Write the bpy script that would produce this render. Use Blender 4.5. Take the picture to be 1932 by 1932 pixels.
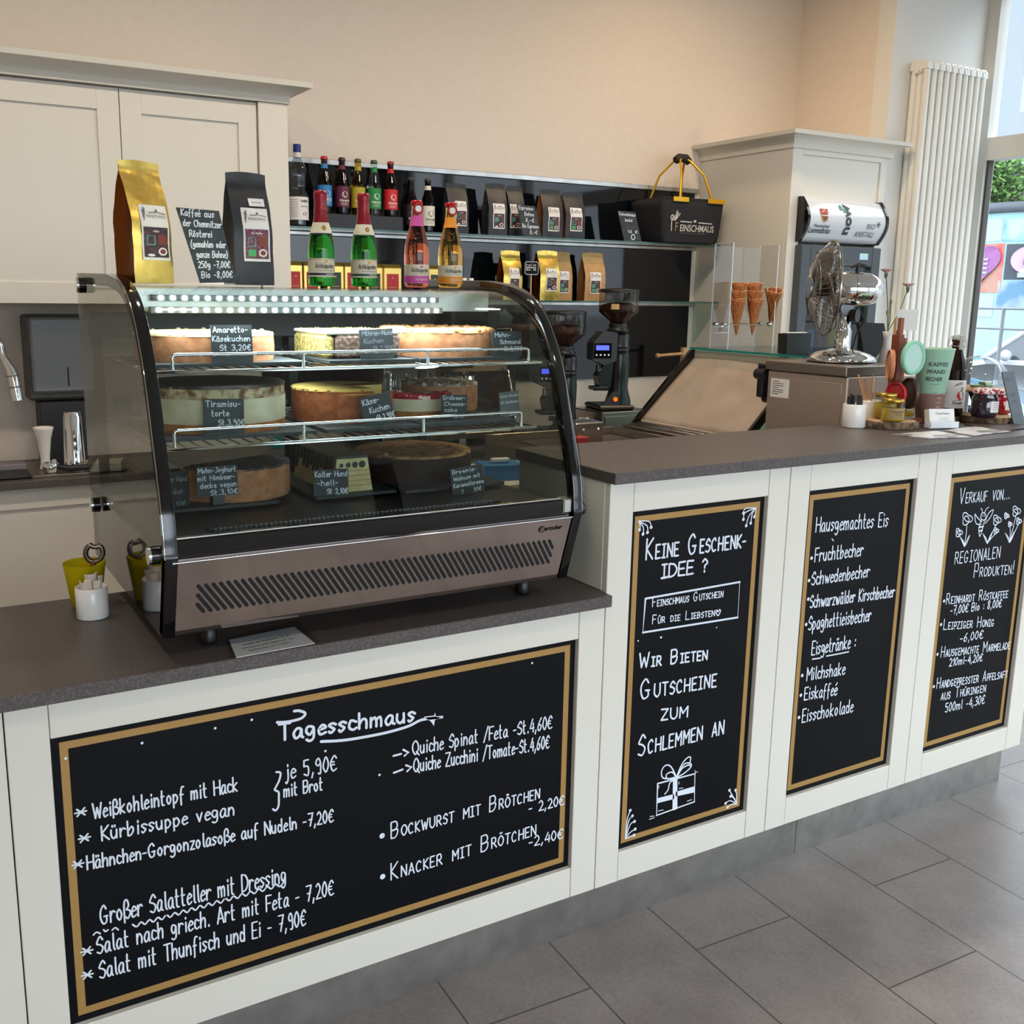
import bpy, math, random
from mathutils import Vector, Matrix, Euler
random.seed(7)
for o in list(bpy.data.objects): bpy.data.objects.remove(o)
SC = bpy.context.scene
COL = SC.collection
PI = math.pi

# ---------------------------------------------------------------- camera
FPX, YAW, PITCH, ROLL = 1912.9386, .5201577, .1948833, -.0127462
CAM = Vector((-.98972, -1.75352, 1.51759)); PCX, PCY = 893.62, 930.69
_fw = Vector((math.sin(YAW)*math.cos(PITCH), math.cos(YAW)*math.cos(PITCH), -math.sin(PITCH)))
_rt = _fw.cross(Vector((0, 0, 1))).normalized(); _dn = _fw.cross(_rt)
_c, _s = math.cos(ROLL), math.sin(ROLL)
RX = _c*_rt + _s*_dn; RY = -_s*_rt + _c*_dn
cam = bpy.data.cameras.new('camera'); camo = bpy.data.objects.new('camera', cam); COL.objects.link(camo)
cam.sensor_fit = 'HORIZONTAL'; cam.sensor_width = 36.0; cam.lens = FPX/1932*36
cam.shift_x = (966-PCX)/1932; cam.shift_y = (PCY-966)/1932
cam.clip_start = .05; cam.clip_end = 300
M = Matrix.Identity(4)
for i in range(3):
    M[i][0] = RX[i]; M[i][1] = -RY[i]; M[i][2] = -_fw[i]; M[i][3] = CAM[i]
camo.matrix_world = M
SC.camera = camo
def P(u, v, x=None, y=None, z=None):
    """point of the place seen at photo pixel (u, v) that lies on the plane x=, y= or z="""
    d = RX*((u-PCX)/FPX) + RY*((v-PCY)/FPX) + _fw
    if x is not None: s = (x-CAM.x)/d.x
    elif y is not None: s = (y-CAM.y)/d.y
    else: s = (z-CAM.z)/d.z
    return CAM + d*s

# ---------------------------------------------------------------- world, lamps, exposure
def lin(c):
    return tuple(((x/255)/12.92 if x/255 <= .04045 else ((x/255+.055)/1.055)**2.4) for x in c)
W = bpy.data.worlds.new('sky'); SC.world = W; W.use_nodes = True
nt = W.node_tree; nt.nodes.clear()
wo = nt.nodes.new('ShaderNodeOutputWorld'); bg = nt.nodes.new('ShaderNodeBackground')
tc = nt.nodes.new('ShaderNodeTexCoord'); sx = nt.nodes.new('ShaderNodeSeparateXYZ')
mr = nt.nodes.new('ShaderNodeMapRange'); mx = nt.nodes.new('ShaderNodeMix'); mx.data_type = 'RGBA'
nt.links.new(tc.outputs['Generated'], sx.inputs[0]); nt.links.new(sx.outputs['X'], mr.inputs['Value'])
mr.inputs['From Min'].default_value = .15; mr.inputs['From Max'].default_value = .75
mx.inputs['A'].default_value = (2.9, 3.25, 3.6, 1)      # bright overcast above the street in front
mx.inputs['B'].default_value = (.37, .46, .54, 1)     # dimmer blue sky low over the square on the right
mz = nt.nodes.new('ShaderNodeMapRange'); mz.inputs['From Min'].default_value = .24; mz.inputs['From Max'].default_value = .55
m2 = nt.nodes.new('ShaderNodeMix'); m2.data_type = 'RGBA'; m2.inputs['B'].default_value = (2.5, 2.85, 3.1, 1)   # overcast: brightest overhead
nt.links.new(sx.outputs['Z'], mz.inputs['Value']); nt.links.new(mz.outputs[0], m2.inputs['Factor'])
nt.links.new(mr.outputs[0], mx.inputs['Factor']); nt.links.new(mx.outputs['Result'], m2.inputs['A']); nt.links.new(m2.outputs['Result'], bg.inputs['Color'])
bg.inputs['Strength'].default_value = 1.0
nt.links.new(bg.outputs[0], wo.inputs[0])
def area(name, loc, rot, size, power, col, shape='DISK'):
    l = bpy.data.lights.new(name, 'AREA'); l.shape = shape; l.size = size; l.energy = power; l.color = col
    o = bpy.data.objects.new(name, l); COL.objects.link(o); o.location = loc; o.rotation_euler = rot
    return o
WARM = (1.0, .70, .42)
WARM2 = (1.0, .85, .68)
area('downlight', (2.40, 1.40, 3.18), (0, 0, 0), .12, 7.5, WARM)
area('downlight', (1.2, .8, 3.18), (0, 0, 0), .12, 10, WARM2)
area('downlight', (-.1, .7, 3.18), (0, 0, 0), .12, 7, WARM2)
area('downlight', (-1.4, .7, 3.18), (0, 0, 0), .12, 7, WARM2)
area('downlight', (-1.3, -1.6, 3.18), (0, 0, 0), .12, 5, WARM2)
area('downlight', (1.2, -1.6, 3.18), (0, 0, 0), .12, 5, WARM2)
VS = SC.view_settings
VS.view_transform = 'Standard'; VS.look = 'None'; VS.exposure = 0.9; VS.gamma = 1.0; VS.use_curve_mapping = False
cy = SC.cycles
cy.max_bounces = 12; cy.transparent_max_bounces = 32; cy.transmission_bounces = 10; cy.glossy_bounces = 6; cy.diffuse_bounces = 5
cy.caustics_reflective = False; cy.caustics_refractive = False
cy.sample_clamp_indirect = 6.0; cy.use_denoising = True; cy.blur_glossy = 0.5

# ---------------------------------------------------------------- materials
MATS = {}
def rgb(c): return (*lin(c), 1)
def mat(name, c, rough=.5, metal=0., spec=.5, **k):
    if name in MATS: return MATS[name]
    m = bpy.data.materials.new(name); m.use_nodes = True
    b = m.node_tree.nodes['Principled BSDF']
    b.inputs['Base Color'].default_value = rgb(c); b.inputs['Roughness'].default_value = rough
    b.inputs['Metallic'].default_value = metal; b.inputs['Specular IOR Level'].default_value = spec
    for kk, v in k.items():
        if kk == 'trans': b.inputs['Transmission Weight'].default_value = v
        if kk == 'ior': b.inputs['IOR'].default_value = v
        if kk == 'coat': b.inputs['Coat Weight'].default_value = v
        if kk == 'emit': b.inputs['Emission Color'].default_value = rgb(v); b.inputs['Emission Strength'].default_value = k.get('es', 1)
        if kk == 'noise':   # (second colour, scale, detail, low, high)
            n = m.node_tree.nodes; l = m.node_tree.links
            t = n.new('ShaderNodeTexCoord'); nz = n.new('ShaderNodeTexNoise'); r = n.new('ShaderNodeValToRGB')
            nz.inputs['Scale'].default_value = v[1]; nz.inputs['Detail'].default_value = v[2]
            r.color_ramp.elements[0].position = v[3]; r.color_ramp.elements[1].position = v[4]
            r.color_ramp.elements[0].color = rgb(c); r.color_ramp.elements[1].color = rgb(v[0])
            l.new(t.outputs['Object'], nz.inputs['Vector']); l.new(nz.outputs['Fac'], r.inputs[0]); l.new(r.outputs[0], b.inputs['Base Color'])
            if len(v) > 5:
                bp = n.new('ShaderNodeBump'); bp.inputs['Strength'].default_value = v[5]; bp.inputs['Distance'].default_value = .002
                l.new(nz.outputs['Fac'], bp.inputs['Height']); l.new(bp.outputs[0], b.inputs['Normal'])
    MATS[name] = m
    return m
def pane(name, tint=(255, 255, 255), refl=1.0, ior=1.5):
    """thin clear sheet: straight-through tinted transmission plus a Fresnel reflection"""
    if name in MATS: return MATS[name]
    m = bpy.data.materials.new(name); m.use_nodes = True; n = m.node_tree.nodes; l = m.node_tree.links; n.clear()
    out = n.new('ShaderNodeOutputMaterial'); mixs = n.new('ShaderNodeMixShader'); tr = n.new('ShaderNodeBsdfTransparent'); gl = n.new('ShaderNodeBsdfGlossy')
    fr = n.new('ShaderNodeFresnel'); mu = n.new('ShaderNodeMath'); mu.operation = 'MULTIPLY'; mu.use_clamp = True; mu.inputs[1].default_value = refl
    ge = n.new('ShaderNodeNewGeometry'); io = n.new('ShaderNodeMapRange'); io.inputs['To Min'].default_value = ior; io.inputs['To Max'].default_value = 1/ior
    l.new(ge.outputs['Backfacing'], io.inputs['Value']); l.new(io.outputs[0], fr.inputs['IOR']); tr.inputs[0].default_value = rgb(tint); gl.inputs['Roughness'].default_value = .01
    l.new(fr.outputs[0], mu.inputs[0]); l.new(mu.outputs[0], mixs.inputs[0]); l.new(tr.outputs[0], mixs.inputs[1]); l.new(gl.outputs[0], mixs.inputs[2])
    l.new(mixs.outputs[0], out.inputs[0]); MATS[name] = m
    return m
wall_paint = mat('wall_paint', (226, 215, 203), .9, noise=((222, 211, 199), 30, 4, .3, .7))
white_paint = mat('white_paint', (226, 226, 222), .7)
lacquer = mat('cream_lacquer', (224, 220, 209), .42)
lacquer_line = mat('joint_shadow_grey', (120, 114, 104), .7)
carcass = mat('carcass_grey', (150, 140, 130), .6)
board_black = mat('chalkboard_black', (9, 10, 14), .42, spec=.14)
gold_line = mat('gold_paint_line', (170, 132, 74), .45, metal=.15)
chalk = mat('white_chalk_marker', (222, 230, 242), .7)
chalk_dim = mat('faded_chalk', (120, 128, 138), .8)
worktop_m = mat('worktop_anthracite', (70, 63, 61), .42, noise=((96, 88, 85), 260, 6, .42, .66))
alu = mat('brushed_aluminium', (204, 203, 200), .30, metal=1., noise=((180, 179, 175), 18, 5, .35, .7))
steel = mat('brushed_steel', (182, 176, 168), .24, metal=1.)
steel_dull = mat('dull_steel', (150, 140, 130), .38, metal=1.)
chrome = mat('chrome', (226, 226, 226), .05, metal=1.)
mirror_steel = mat('polished_steel', (190, 180, 177), .07, metal=1.)
black_gloss = mat('black_gloss', (10, 10, 11), .08, spec=.6)
black_plastic = mat('black_plastic', (17, 18, 20), .4)
black_matte = mat('black_matte', (20, 21, 24), .7)
dark_grey = mat('dark_grey', (55, 57, 60), .55)
white_plastic = mat('white_plastic', (238, 236, 230), .35)
porcelain = mat('white_porcelain', (240, 238, 233), .15)
paper = mat('white_paper', (236, 236, 234), .8)
glass = pane('clear_glass')
case_glass = pane('case_glass', (226, 236, 232), 1.0)
shelf_glass = pane('shelf_glass', (190, 222, 212), 1.0)
acryl = pane('acrylic', (250, 250, 250), 1.0)
splash_m = mat('black_back_painted_glass', (13, 16, 22), .04, spec=.45)
slate_m = mat('slate', (38, 44, 48), .6, noise=((56, 63, 66), 40, 5, .4, .7))
wood_m = mat('oiled_wood', (150, 92, 52), .5, noise=((118, 66, 36), 14, 6, .35, .7))
wood_light = mat('pale_wood', (205, 165, 120), .55, noise=((184, 140, 95), 20, 5, .35, .7))
label_white = mat('label_paper', (232, 230, 226), .6)
# ---------------------------------------------------------------- mesh helpers
class MB:
    def __init__(s): s.v = []; s.f = []; s.m = []; s.sm = []; s.mats = []
    def mi(s, m):
        if m not in s.mats: s.mats.append(m)
        return s.mats.index(m)
    def add(s, vs, fs, m, smooth=False):
        o = len(s.v); s.v += [tuple(v) for v in vs]; k = s.mi(m)
        for f in fs: s.f.append([i+o for i in f]); s.m.append(k); s.sm.append(smooth)
        return s
    def box(s, x0, x1, y0, y1, z0, z1, m):
        vs = [(x, y, z) for z in (z0, z1) for y in (y0, y1) for x in (x0, x1)]
        return s.add(vs, [(0, 2, 3, 1), (4, 5, 7, 6), (0, 1, 5, 4), (2, 6, 7, 3), (0, 4, 6, 2), (1, 3, 7, 5)], m)
    def bbox(s, x0, x1, y0, y1, z0, z1, m, b=.003):
        """box with all edges chamfered by b"""
        X, Y, Z = (x0, x1), (y0, y1), (z0, z1); vs = []; idx = {}
        for i in (0, 1):
            for j in (0, 1):
                for k in (0, 1):
                    sx_, sy_, sz_ = (1 - 2*i)*b, (1 - 2*j)*b, (1 - 2*k)*b
                    for a in range(3):
                        idx[i, j, k, a] = len(vs)
                        vs.append((X[i] + (0 if a == 0 else sx_), Y[j] + (0 if a == 1 else sy_), Z[k] + (0 if a == 2 else sz_)))
        fs = []
        for a in range(3):
            o = [q for q in range(3) if q != a]
            for e in (0, 1):
                f = []
                for p, q in ((0, 0), (1, 0), (1, 1), (0, 1)):
                    t = [0, 0, 0]; t[a] = e; t[o[0]] = p; t[o[1]] = q; f.append(idx[t[0], t[1], t[2], a])
                fs.append(f if (e == 1) == (a != 1) else f[::-1])
            for p in (0, 1):
                for q in (0, 1):
                    t0 = [0, 0, 0]; t1 = [0, 0, 0]; t0[o[0]] = t1[o[0]] = p; t0[o[1]] = t1[o[1]] = q; t1[a] = 1
                    fs.append([idx[(*t0, o[0])], idx[(*t1, o[0])], idx[(*t1, o[1])], idx[(*t0, o[1])]])
        for i in (0, 1):
            for j in (0, 1):
                for k in (0, 1): fs.append([idx[i, j, k, a] for a in range(3)])
        return s.add(vs, fs, m)
    def prism(s, poly, axis, a0, a1, m, smooth=False, caps=True):
        """extrude a 2D outline along axis; outline coords are the other two axes in xyz order"""
        n = len(poly)
        def p(a, q): return (a, q[0], q[1]) if axis == 'x' else ((q[0], a, q[1]) if axis == 'y' else (q[0], q[1], a))
        vs = [p(a0, q) for q in poly] + [p(a1, q) for q in poly]
        s.add(vs, [(i, (i+1) % n, n+(i+1) % n, n+i) for i in range(n)], m, smooth)
        if caps: s.add(vs, [tuple(range(n)), tuple(range(2*n-1, n-1, -1))], m)
        return s
    def lathe(s, prof, m, seg=32, c=(0, 0, 0), smooth=True, a0=0., a1=2*PI, caps=False, rnd=None):
        """prof: list of (r, z)"""
        full = abs(a1-a0-2*PI) < 1e-6; k = seg if full else seg+1; vs = []
        for r, z in prof:
            for i in range(k):
                a = a0+(a1-a0)*i/seg; rr = r
                if rnd: rr = r+rnd(a, z, r)
                vs.append((c[0]+rr*math.cos(a), c[1]+rr*math.sin(a), c[2]+z))
        fs = []
        for j in range(len(prof)-1):
            for i in range(seg):
                i2 = (i+1) % k if full else i+1
                fs.append((j*k+i, j*k+i2, (j+1)*k+i2, (j+1)*k+i))
        s.add(vs, fs, m, smooth)
        if caps and full: s.add(vs, [tuple(range(k))[::-1], tuple((len(prof)-1)*k+i for i in range(k))], m)
        return s
    def tube(s, path, r, m, seg=8, closed=False, cap=True):
        pts = [Vector(p) for p in path]; n = len(pts); vs = []
        prev = None
        for i, p in enumerate(pts):
            if closed: t = pts[(i+1) % n]-pts[i-1]
            else: t = pts[min(i+1, n-1)]-pts[max(i-1, 0)]
            if t.length < 1e-9: t = Vector((0, 0, 1))
            t.normalize()
            if prev is None:
                a = Vector((0, 0, 1)) if abs(t.z) < .9 else Vector((1, 0, 0)); nn = t.cross(a).normalized()
            else:
                nn = (prev-t*prev.dot(t))
                nn = nn.normalized() if nn.length > 1e-6 else t.orthogonal().normalized()
            prev = nn; b = t.cross(nn); rr = r[i] if isinstance(r, (list, tuple)) else r
            vs += [p+nn*rr*math.cos(2*PI*k/seg)+b*rr*math.sin(2*PI*k/seg) for k in range(seg)]
        fs = []
        for i in range(n if closed else n-1):
            j = (i+1) % n
            for k in range(seg): fs.append((i*seg+k, i*seg+(k+1) % seg, j*seg+(k+1) % seg, j*seg+k))
        s.add(vs, fs, m, True)
        if cap and not closed: s.add(vs, [tuple(range(seg))[::-1], tuple((n-1)*seg+k for k in range(seg))], m)
        return s
    def sphere(s, c, r, m, seg=16, ring=8, sc=(1, 1, 1), rnd=None):
        vs = []; fs = []
        for j in range(ring+1):
            t = PI*j/ring
            for i in range(seg):
                a = 2*PI*i/seg; q = 1+(rnd() if rnd else 0)
                vs.append((c[0]+r*q*sc[0]*math.sin(t)*math.cos(a), c[1]+r*q*sc[1]*math.sin(t)*math.sin(a), c[2]+r*q*sc[2]*math.cos(t)))
        for j in range(ring):
            for i in range(seg): fs.append((j*seg+i, (j+1)*seg+i, (j+1)*seg+(i+1) % seg, j*seg+(i+1) % seg))
        return s.add(vs, fs, m, True)
    def quad(s, a, b, c, d, m): return s.add([a, b, c, d], [(0, 1, 2, 3)], m)
    def cyl(s, a, b, r, m, seg=16): return s.tube([a, b], r, m, seg)
    def grid(s, fn, nu, nv, m, smooth=True, cu=False):
        """surface fn(u, v) with u, v in 0..1"""
        vs = [fn(i/nu, j/nv) for j in range(nv+1) for i in range(nu+1)]
        return s.add(vs, [(j*(nu+1)+i, j*(nu+1)+i+1, (j+1)*(nu+1)+i+1, (j+1)*(nu+1)+i) for j in range(nv) for i in range(nu)], m, smooth)
    def xf(s, M, start=0):
        s.v[start:] = [tuple(M @ Vector(v)) for v in s.v[start:]]; return s
def obj(name, mb, parent=None, bevel=0, solid=0, sub=0):
    me = bpy.data.meshes.new(name); me.from_pydata(mb.v, [], mb.f)
    for m in mb.mats: me.materials.append(m)
    me.polygons.foreach_set('material_index', mb.m); me.polygons.foreach_set('use_smooth', mb.sm); me.update()
    o = bpy.data.objects.new(name, me); COL.objects.link(o)
    if parent: o.parent = parent
    if bevel:
        b = o.modifiers.new('b', 'BEVEL'); b.width = bevel; b.segments = 2; b.limit_method = 'ANGLE'; b.angle_limit = math.radians(40)
    if solid:
        q = o.modifiers.new('s', 'SOLIDIFY'); q.thickness = solid; q.offset = 0
    if sub:
        q = o.modifiers.new('u', 'SUBSURF'); q.levels = sub; q.render_levels = sub
    return o
def tag(o, label, cat, group=None, kind=None):
    if label: o['label'] = label
    if cat: o['category'] = cat
    if group: o['group'] = group
    if kind: o['kind'] = kind
    return o
def thing(name, label, cat, loc=(0, 0, 0), rz=0, group=None, rot=None):
    o = bpy.data.objects.new(name, None); COL.objects.link(o); o.location = loc; o.empty_display_size = .02
    o.rotation_euler = rot if rot else (0, 0, rz)
    return tag(o, label, cat, group)
def struct(name, mb, parent=None, **k):
    o = obj(name, mb, parent, **k)
    if not parent: o['kind'] = 'structure'
    return o
def copy_tree(o, loc, label, rz=None, parent=None):
    c = o.copy(); COL.objects.link(c)
    if parent is None:
        c.location = loc; c['label'] = label
        if rz is not None: c.rotation_euler = (0, 0, rz)
    else: c.parent = parent
    for ch in list(o.children): copy_tree(ch, None, None, None, c)
    return c
def R(d): return math.radians(d)

# ---------------------------------------------------------------- hand lettering: strokes as x digit + y code (0-9, A = 1.0, B.. above, a.. below the line)
YC = {**{str(i): i/10 for i in range(10)}, 'A': 1., 'B': 1.1, 'C': 1.2, 'D': 1.3, 'a': -.1, 'b': -.2, 'c': -.3, 'd': -.4}
G = {
 'A': (6, '!00 3A 60/!13 53'), 'B': (6, '!00 0A/~0A 4A 57 35 05/~05 55 52 30 00'), 'C': (6, '~58 3A 07 03 20 51'), 'D': (6, '!00 0A/~0A 49 65 41 00'),
 'E': (5, '!5A 0A 00 50/!05 45'), 'F': (5, '!00 0A 5A/!05 45'), 'G': (7, '~58 3A 07 03 20 51 54/!34 64'), 'H': (6, '!00 0A/!60 6A/!05 65'), 'I': (4, '!20 2A/!0A 4A/!00 40'),
 'J': (5, '~4A 43 20 01/!2A 5A'), 'K': (5, '!00 0A/!5A 05 50'), 'L': (5, '!0A 00 50'), 'M': (7, '!00 0A 34 7A 70'), 'N': (6, '!00 0A 60 6A'), 'O': (6, '~3A 07 03 30 63 67 3A'),
 'P': (5, '!00 0A/~0A 4A 57 44 05'), 'Q': (7, '~3A 07 03 30 63 67 3A/!42 7a'), 'R': (6, '!00 0A/~0A 4A 57 45 05/!25 60'), 'S': (5, '~58 3A 18 06 35 53 30 01'), 'T': (6, '!30 3A/!0A 6A'),
 'U': (6, '~0A 03 20 40 63 6A'), 'V': (6, '!0A 30 6A'), 'W': (8, '!0A 20 47 60 8A'), 'X': (6, '!0A 60/!6A 00'), 'Y': (6, '!0A 35 6A/!35 30'), 'Z': (6, '!0A 6A 00 60'),
 'a': (5, '~45 26 03 10 31 45/~45 41 50'), 'b': (5, '!0A 00/~03 36 43 20 00'), 'c': (4, '~45 16 02 20 41'), 'd': (5, '~44 16 02 20 42/!4A 40'), 'e': (4, '~03 44 26 03 10 41'),
 'f': (4, '~4A 2A 16 10 1b/!05 35'), 'g': (5, '~45 16 03 21 45/~45 4a 2c 0b'), 'h': (5, '!0A 00/~03 26 45 40'), 'i': (2, '!16 10/!18 19'), 'j': (3, '~26 20 1c 0b/!28 29'), 'k': (5, '!0A 00/!46 03 40'),
 'l': (2, '~1A 12 20'), 'm': (7, '!00 06/~04 26 34 30/~34 56 64 60'), 'n': (5, '!00 06/~03 26 44 40'), 'o': (5, '~26 03 20 43 26'), 'p': (5, '!06 0c/~04 26 43 20 01'), 'q': (5, '~45 16 02 20 44/!46 4c'),
 'r': (4, '!00 06/~03 26 45'), 's': (4, '~45 26 05 23 32 10 01'), 't': (4, '~1A 11 30/!06 36'), 'u': (5, '~06 02 20 43/!46 40'), 'v': (5, '!06 20 46'), 'w': (7, '!06 20 35 50 76'), 'x': (4, '!06 40/!46 00'),
 'y': (5, '!06 21/!46 1c'), 'z': (4, '!06 46 00 40'), 'ß': (5, '~0b 07 1A 3A 47 25/~25 54 52 30 11'),
 '0': (5, '~2A 06 03 20 43 47 2A'), '1': (3, '!07 2A 20'), '2': (5, '~08 2A 47 34 00/!00 50'), '3': (5, '~09 3A 47 25/~25 53 30 01'), '4': (5, '!3A 03 53/!47 40'), '5': (5, '!4A 0A 06/~06 36 43 30 01'),
 '6': (5, '~4A 16 02 20 43 25 03'), '7': (5, '!0A 5A 20/!15 45'), '8': (5, '~25 08 2A 48 25 02 20 42 25'), '9': (5, '~47 25 07 2A 47 40 20'),
 '.': (2, '!10 11'), ',': (2, '!11 0b'), ':': (2, '!11 12/!15 16'), '-': (4, '!04 34'), '!': (3, '!1A 13/!10 11'), '?': (5, '~08 2A 47 25 23/!20 21'), '/': (5, '!0a 5B'), '*': (6, '!05 65/!18 52/!58 12'),
 '(': (3, '~2B 06 02 2b'), ')': (3, '~0B 26 22 0b'), '€': (5, '~58 3A 06 03 20 51/!06 36/!04 34'), '•': (4, '!14 15'), '>': (5, '!07 44 01'), "'": (2, '!1A 18'), '+': (5, '!04 44/!26 22'), '&': (6, '~60 17 3A 48 03 20 53'),
 '}': (4, '~0A 2A 26 45/~45 24 20 00'), ' ': (4, ''),
}
for a, b, dx in (('ä', 'a', 1), ('ö', 'o', 1), ('ü', 'u', 1), ('Ä', 'A', 2), ('Ö', 'O', 2), ('Ü', 'U', 2)):
    h = '8' if a.islower() else 'C'; G[a] = (G[b][0], G[b][1]+'/!%d%s %d%s/!%d%s %d%s' % (dx, h, dx, chr(ord(h)+1), dx+2, h, dx+2, chr(ord(h)+1)))
G['é'] = (4, G['e'][1]+'/!18 3A')
def smooth_pts(p, n=4):
    if len(p) < 3: return p
    closed = p[0] == p[-1]; out = []
    for i in range(len(p)-1):
        p0 = p[i-1] if i > 0 else (p[-2] if closed else p[0]); p1, p2 = p[i], p[i+1]; p3 = p[i+2] if i+2 < len(p) else (p[1] if closed else p[-1])
        for k in range(n):
            t = k/n
            out.append(tuple(.5*(2*p1[a]+(p2[a]-p0[a])*t+(2*p0[a]-5*p1[a]+4*p2[a]-p3[a])*t*t+(3*p1[a]-p0[a]-3*p2[a]+p3[a])*t**3) for a in (0, 1)))
    out.append(p[-1]); return out
def layout(text, style=''):
    """strokes in units of the cap height; returns (strokes, width)"""
    x = 0; out = []; first = True
    for ch in text:
        k = 1.
        if 'c' in style:     # small capitals
            if ch.isalpha() and ch != 'ß':
                k = 1. if ch.isupper() else .66; ch = ch.upper()
            elif ch.isdigit() or ch in ',.€-': k = .75
        w, st = G.get(ch, G['.'])
        for s_ in st.split('/') if st else []:
            pts = [(x+int(t[0])/10*k*.9, YC[t[1]]*k) for t in s_[1:].split()]
            jit = .012 if 'j' not in style else .0
            pts = [(a+random.uniform(-jit, jit), b+random.uniform(-jit, jit)) for a, b in pts]
            if s_[0] == '~':
                q = s_[1:].split()
                if q[0] == q[-1]: pts[-1] = pts[0]
                pts = smooth_pts(pts)
            if s_[0] == '!': out += [pts[i:i+2] for i in range(len(pts)-1)]
            else: out.append(pts)
        x += (w/10*.9+(.25 if 'c' in style else .15))*k
    return out, max(x-.15, .01)
_layer = [0]
def lifted(fn, a, b):
    """fn raised by a hair so that crossing strokes do not share one plane"""
    p = Vector(fn(a, b)); n = (Vector(fn(a+.001, b))-p).cross(Vector(fn(a, b+.001))-p)
    _layer[0] = (_layer[0]+1) % 14; n = n.normalized()*(2.2e-5*_layer[0])
    return lambda c, d: tuple(Vector(fn(c, d))+n)
def stroke2d(mb, pts, w, fn0, m):
    """flat round-ended pen stroke through 2D pts; fn0 maps (a, b) to space"""
    fn = lifted(fn0, *pts[0])
    n = len(pts); L = []; Rr = []
    for i, p in enumerate(pts):
        a = pts[max(i-1, 0)]; b = pts[min(i+1, n-1)]
        dx, dy = b[0]-a[0], b[1]-a[1]; l = math.hypot(dx, dy) or 1; nx, ny = -dy/l*w/2, dx/l*w/2
        L.append((p[0]+nx, p[1]+ny)); Rr.append((p[0]-nx, p[1]-ny))
    mb.add([fn(*q) for q in L]+[fn(*q) for q in Rr], [(i, n+i, n+i+1, i+1) for i in range(n-1)], m)
    for e in {0, n-1} | {i for i in range(1, n-1) if sharp(pts, i)}:
        c = pts[e]; fn = lifted(fn0, *c); mb.add([fn(c[0]+w/2*math.cos(PI/4*k), c[1]+w/2*math.sin(PI/4*k)) for k in range(8)], [tuple(range(8))], m)
def sharp(p, i):
    a = (p[i][0]-p[i-1][0], p[i][1]-p[i-1][1]); b = (p[i+1][0]-p[i][0], p[i+1][1]-p[i][1])
    return (a[0]*b[0]+a[1]*b[1]) < .8*math.hypot(*a)*math.hypot(*b)
def pen(mb, text, x, y, h, fn, m, w=None, fit=None, style='', slope=0., pw=.1, slant=0.):
    """write text with its baseline from (x, y), cap height h, stretched to length fit"""
    st, W_ = layout(text, style); sx_ = (fit/W_) if fit else h
    for s_ in st:
        pts = [(x+(a+slant*b)*sx_, y+b*h+slope*a*sx_) for a, b in s_]
        stroke2d(mb, pts, w or h*pw, fn, m)
    return W_*sx_
_font_cache = {}
def type2d(mb, text, x, y, h, fn, m, bold=0., fit=None, center=False, shear=0., rot=0.):
    """printed lettering: built-in font outlines laid flat through fn"""
    key = (text, bold, shear)
    if key not in _font_cache:
        cu = bpy.data.curves.new('t', 'FONT'); cu.body = text; cu.size = 1; cu.offset = bold; cu.shear = shear; cu.resolution_u = 3
        o = bpy.data.objects.new('t', cu); COL.objects.link(o); dg = bpy.context.evaluated_depsgraph_get(); dg.update()
        me = bpy.data.meshes.new_from_object(o.evaluated_get(dg))
        _font_cache[key] = ([(v.co.x, v.co.y) for v in me.vertices], [tuple(p.vertices) for p in me.polygons])
        bpy.data.objects.remove(o); bpy.data.curves.remove(cu); bpy.data.meshes.remove(me)
    vs, fs = _font_cache[key]
    if not vs: return
    x0 = min(v[0] for v in vs); x1 = max(v[0] for v in vs); s_ = h/.73; sx_ = fit/(x1-x0) if fit else s_
    off = -(x1-x0)*sx_/2 if center else 0; ca, sa = math.cos(rot), math.sin(rot)
    q = [((v[0]-x0)*sx_+off, v[1]*s_) for v in vs]
    mb.add([fn(x+a*ca-b*sa, y+a*sa+b*ca) for a, b in q], fs, m)
def rect2d(mb, x0, x1, y0, y1, fn, m, n=1):
    vs = [fn(x0+(x1-x0)*i/n, yy) for yy in (y0, y1) for i in range(n+1)]
    mb.add(vs, [(i, i+1, n+2+i, n+1+i) for i in range(n)], m)
def disc2d(mb, x, y, r, fn, m, n=16, ry=None):
    mb.add([fn(x+r*math.cos(2*PI*k/n), y+(ry or r)*math.sin(2*PI*k/n)) for k in range(n)], [tuple(range(n))], m)
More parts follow.
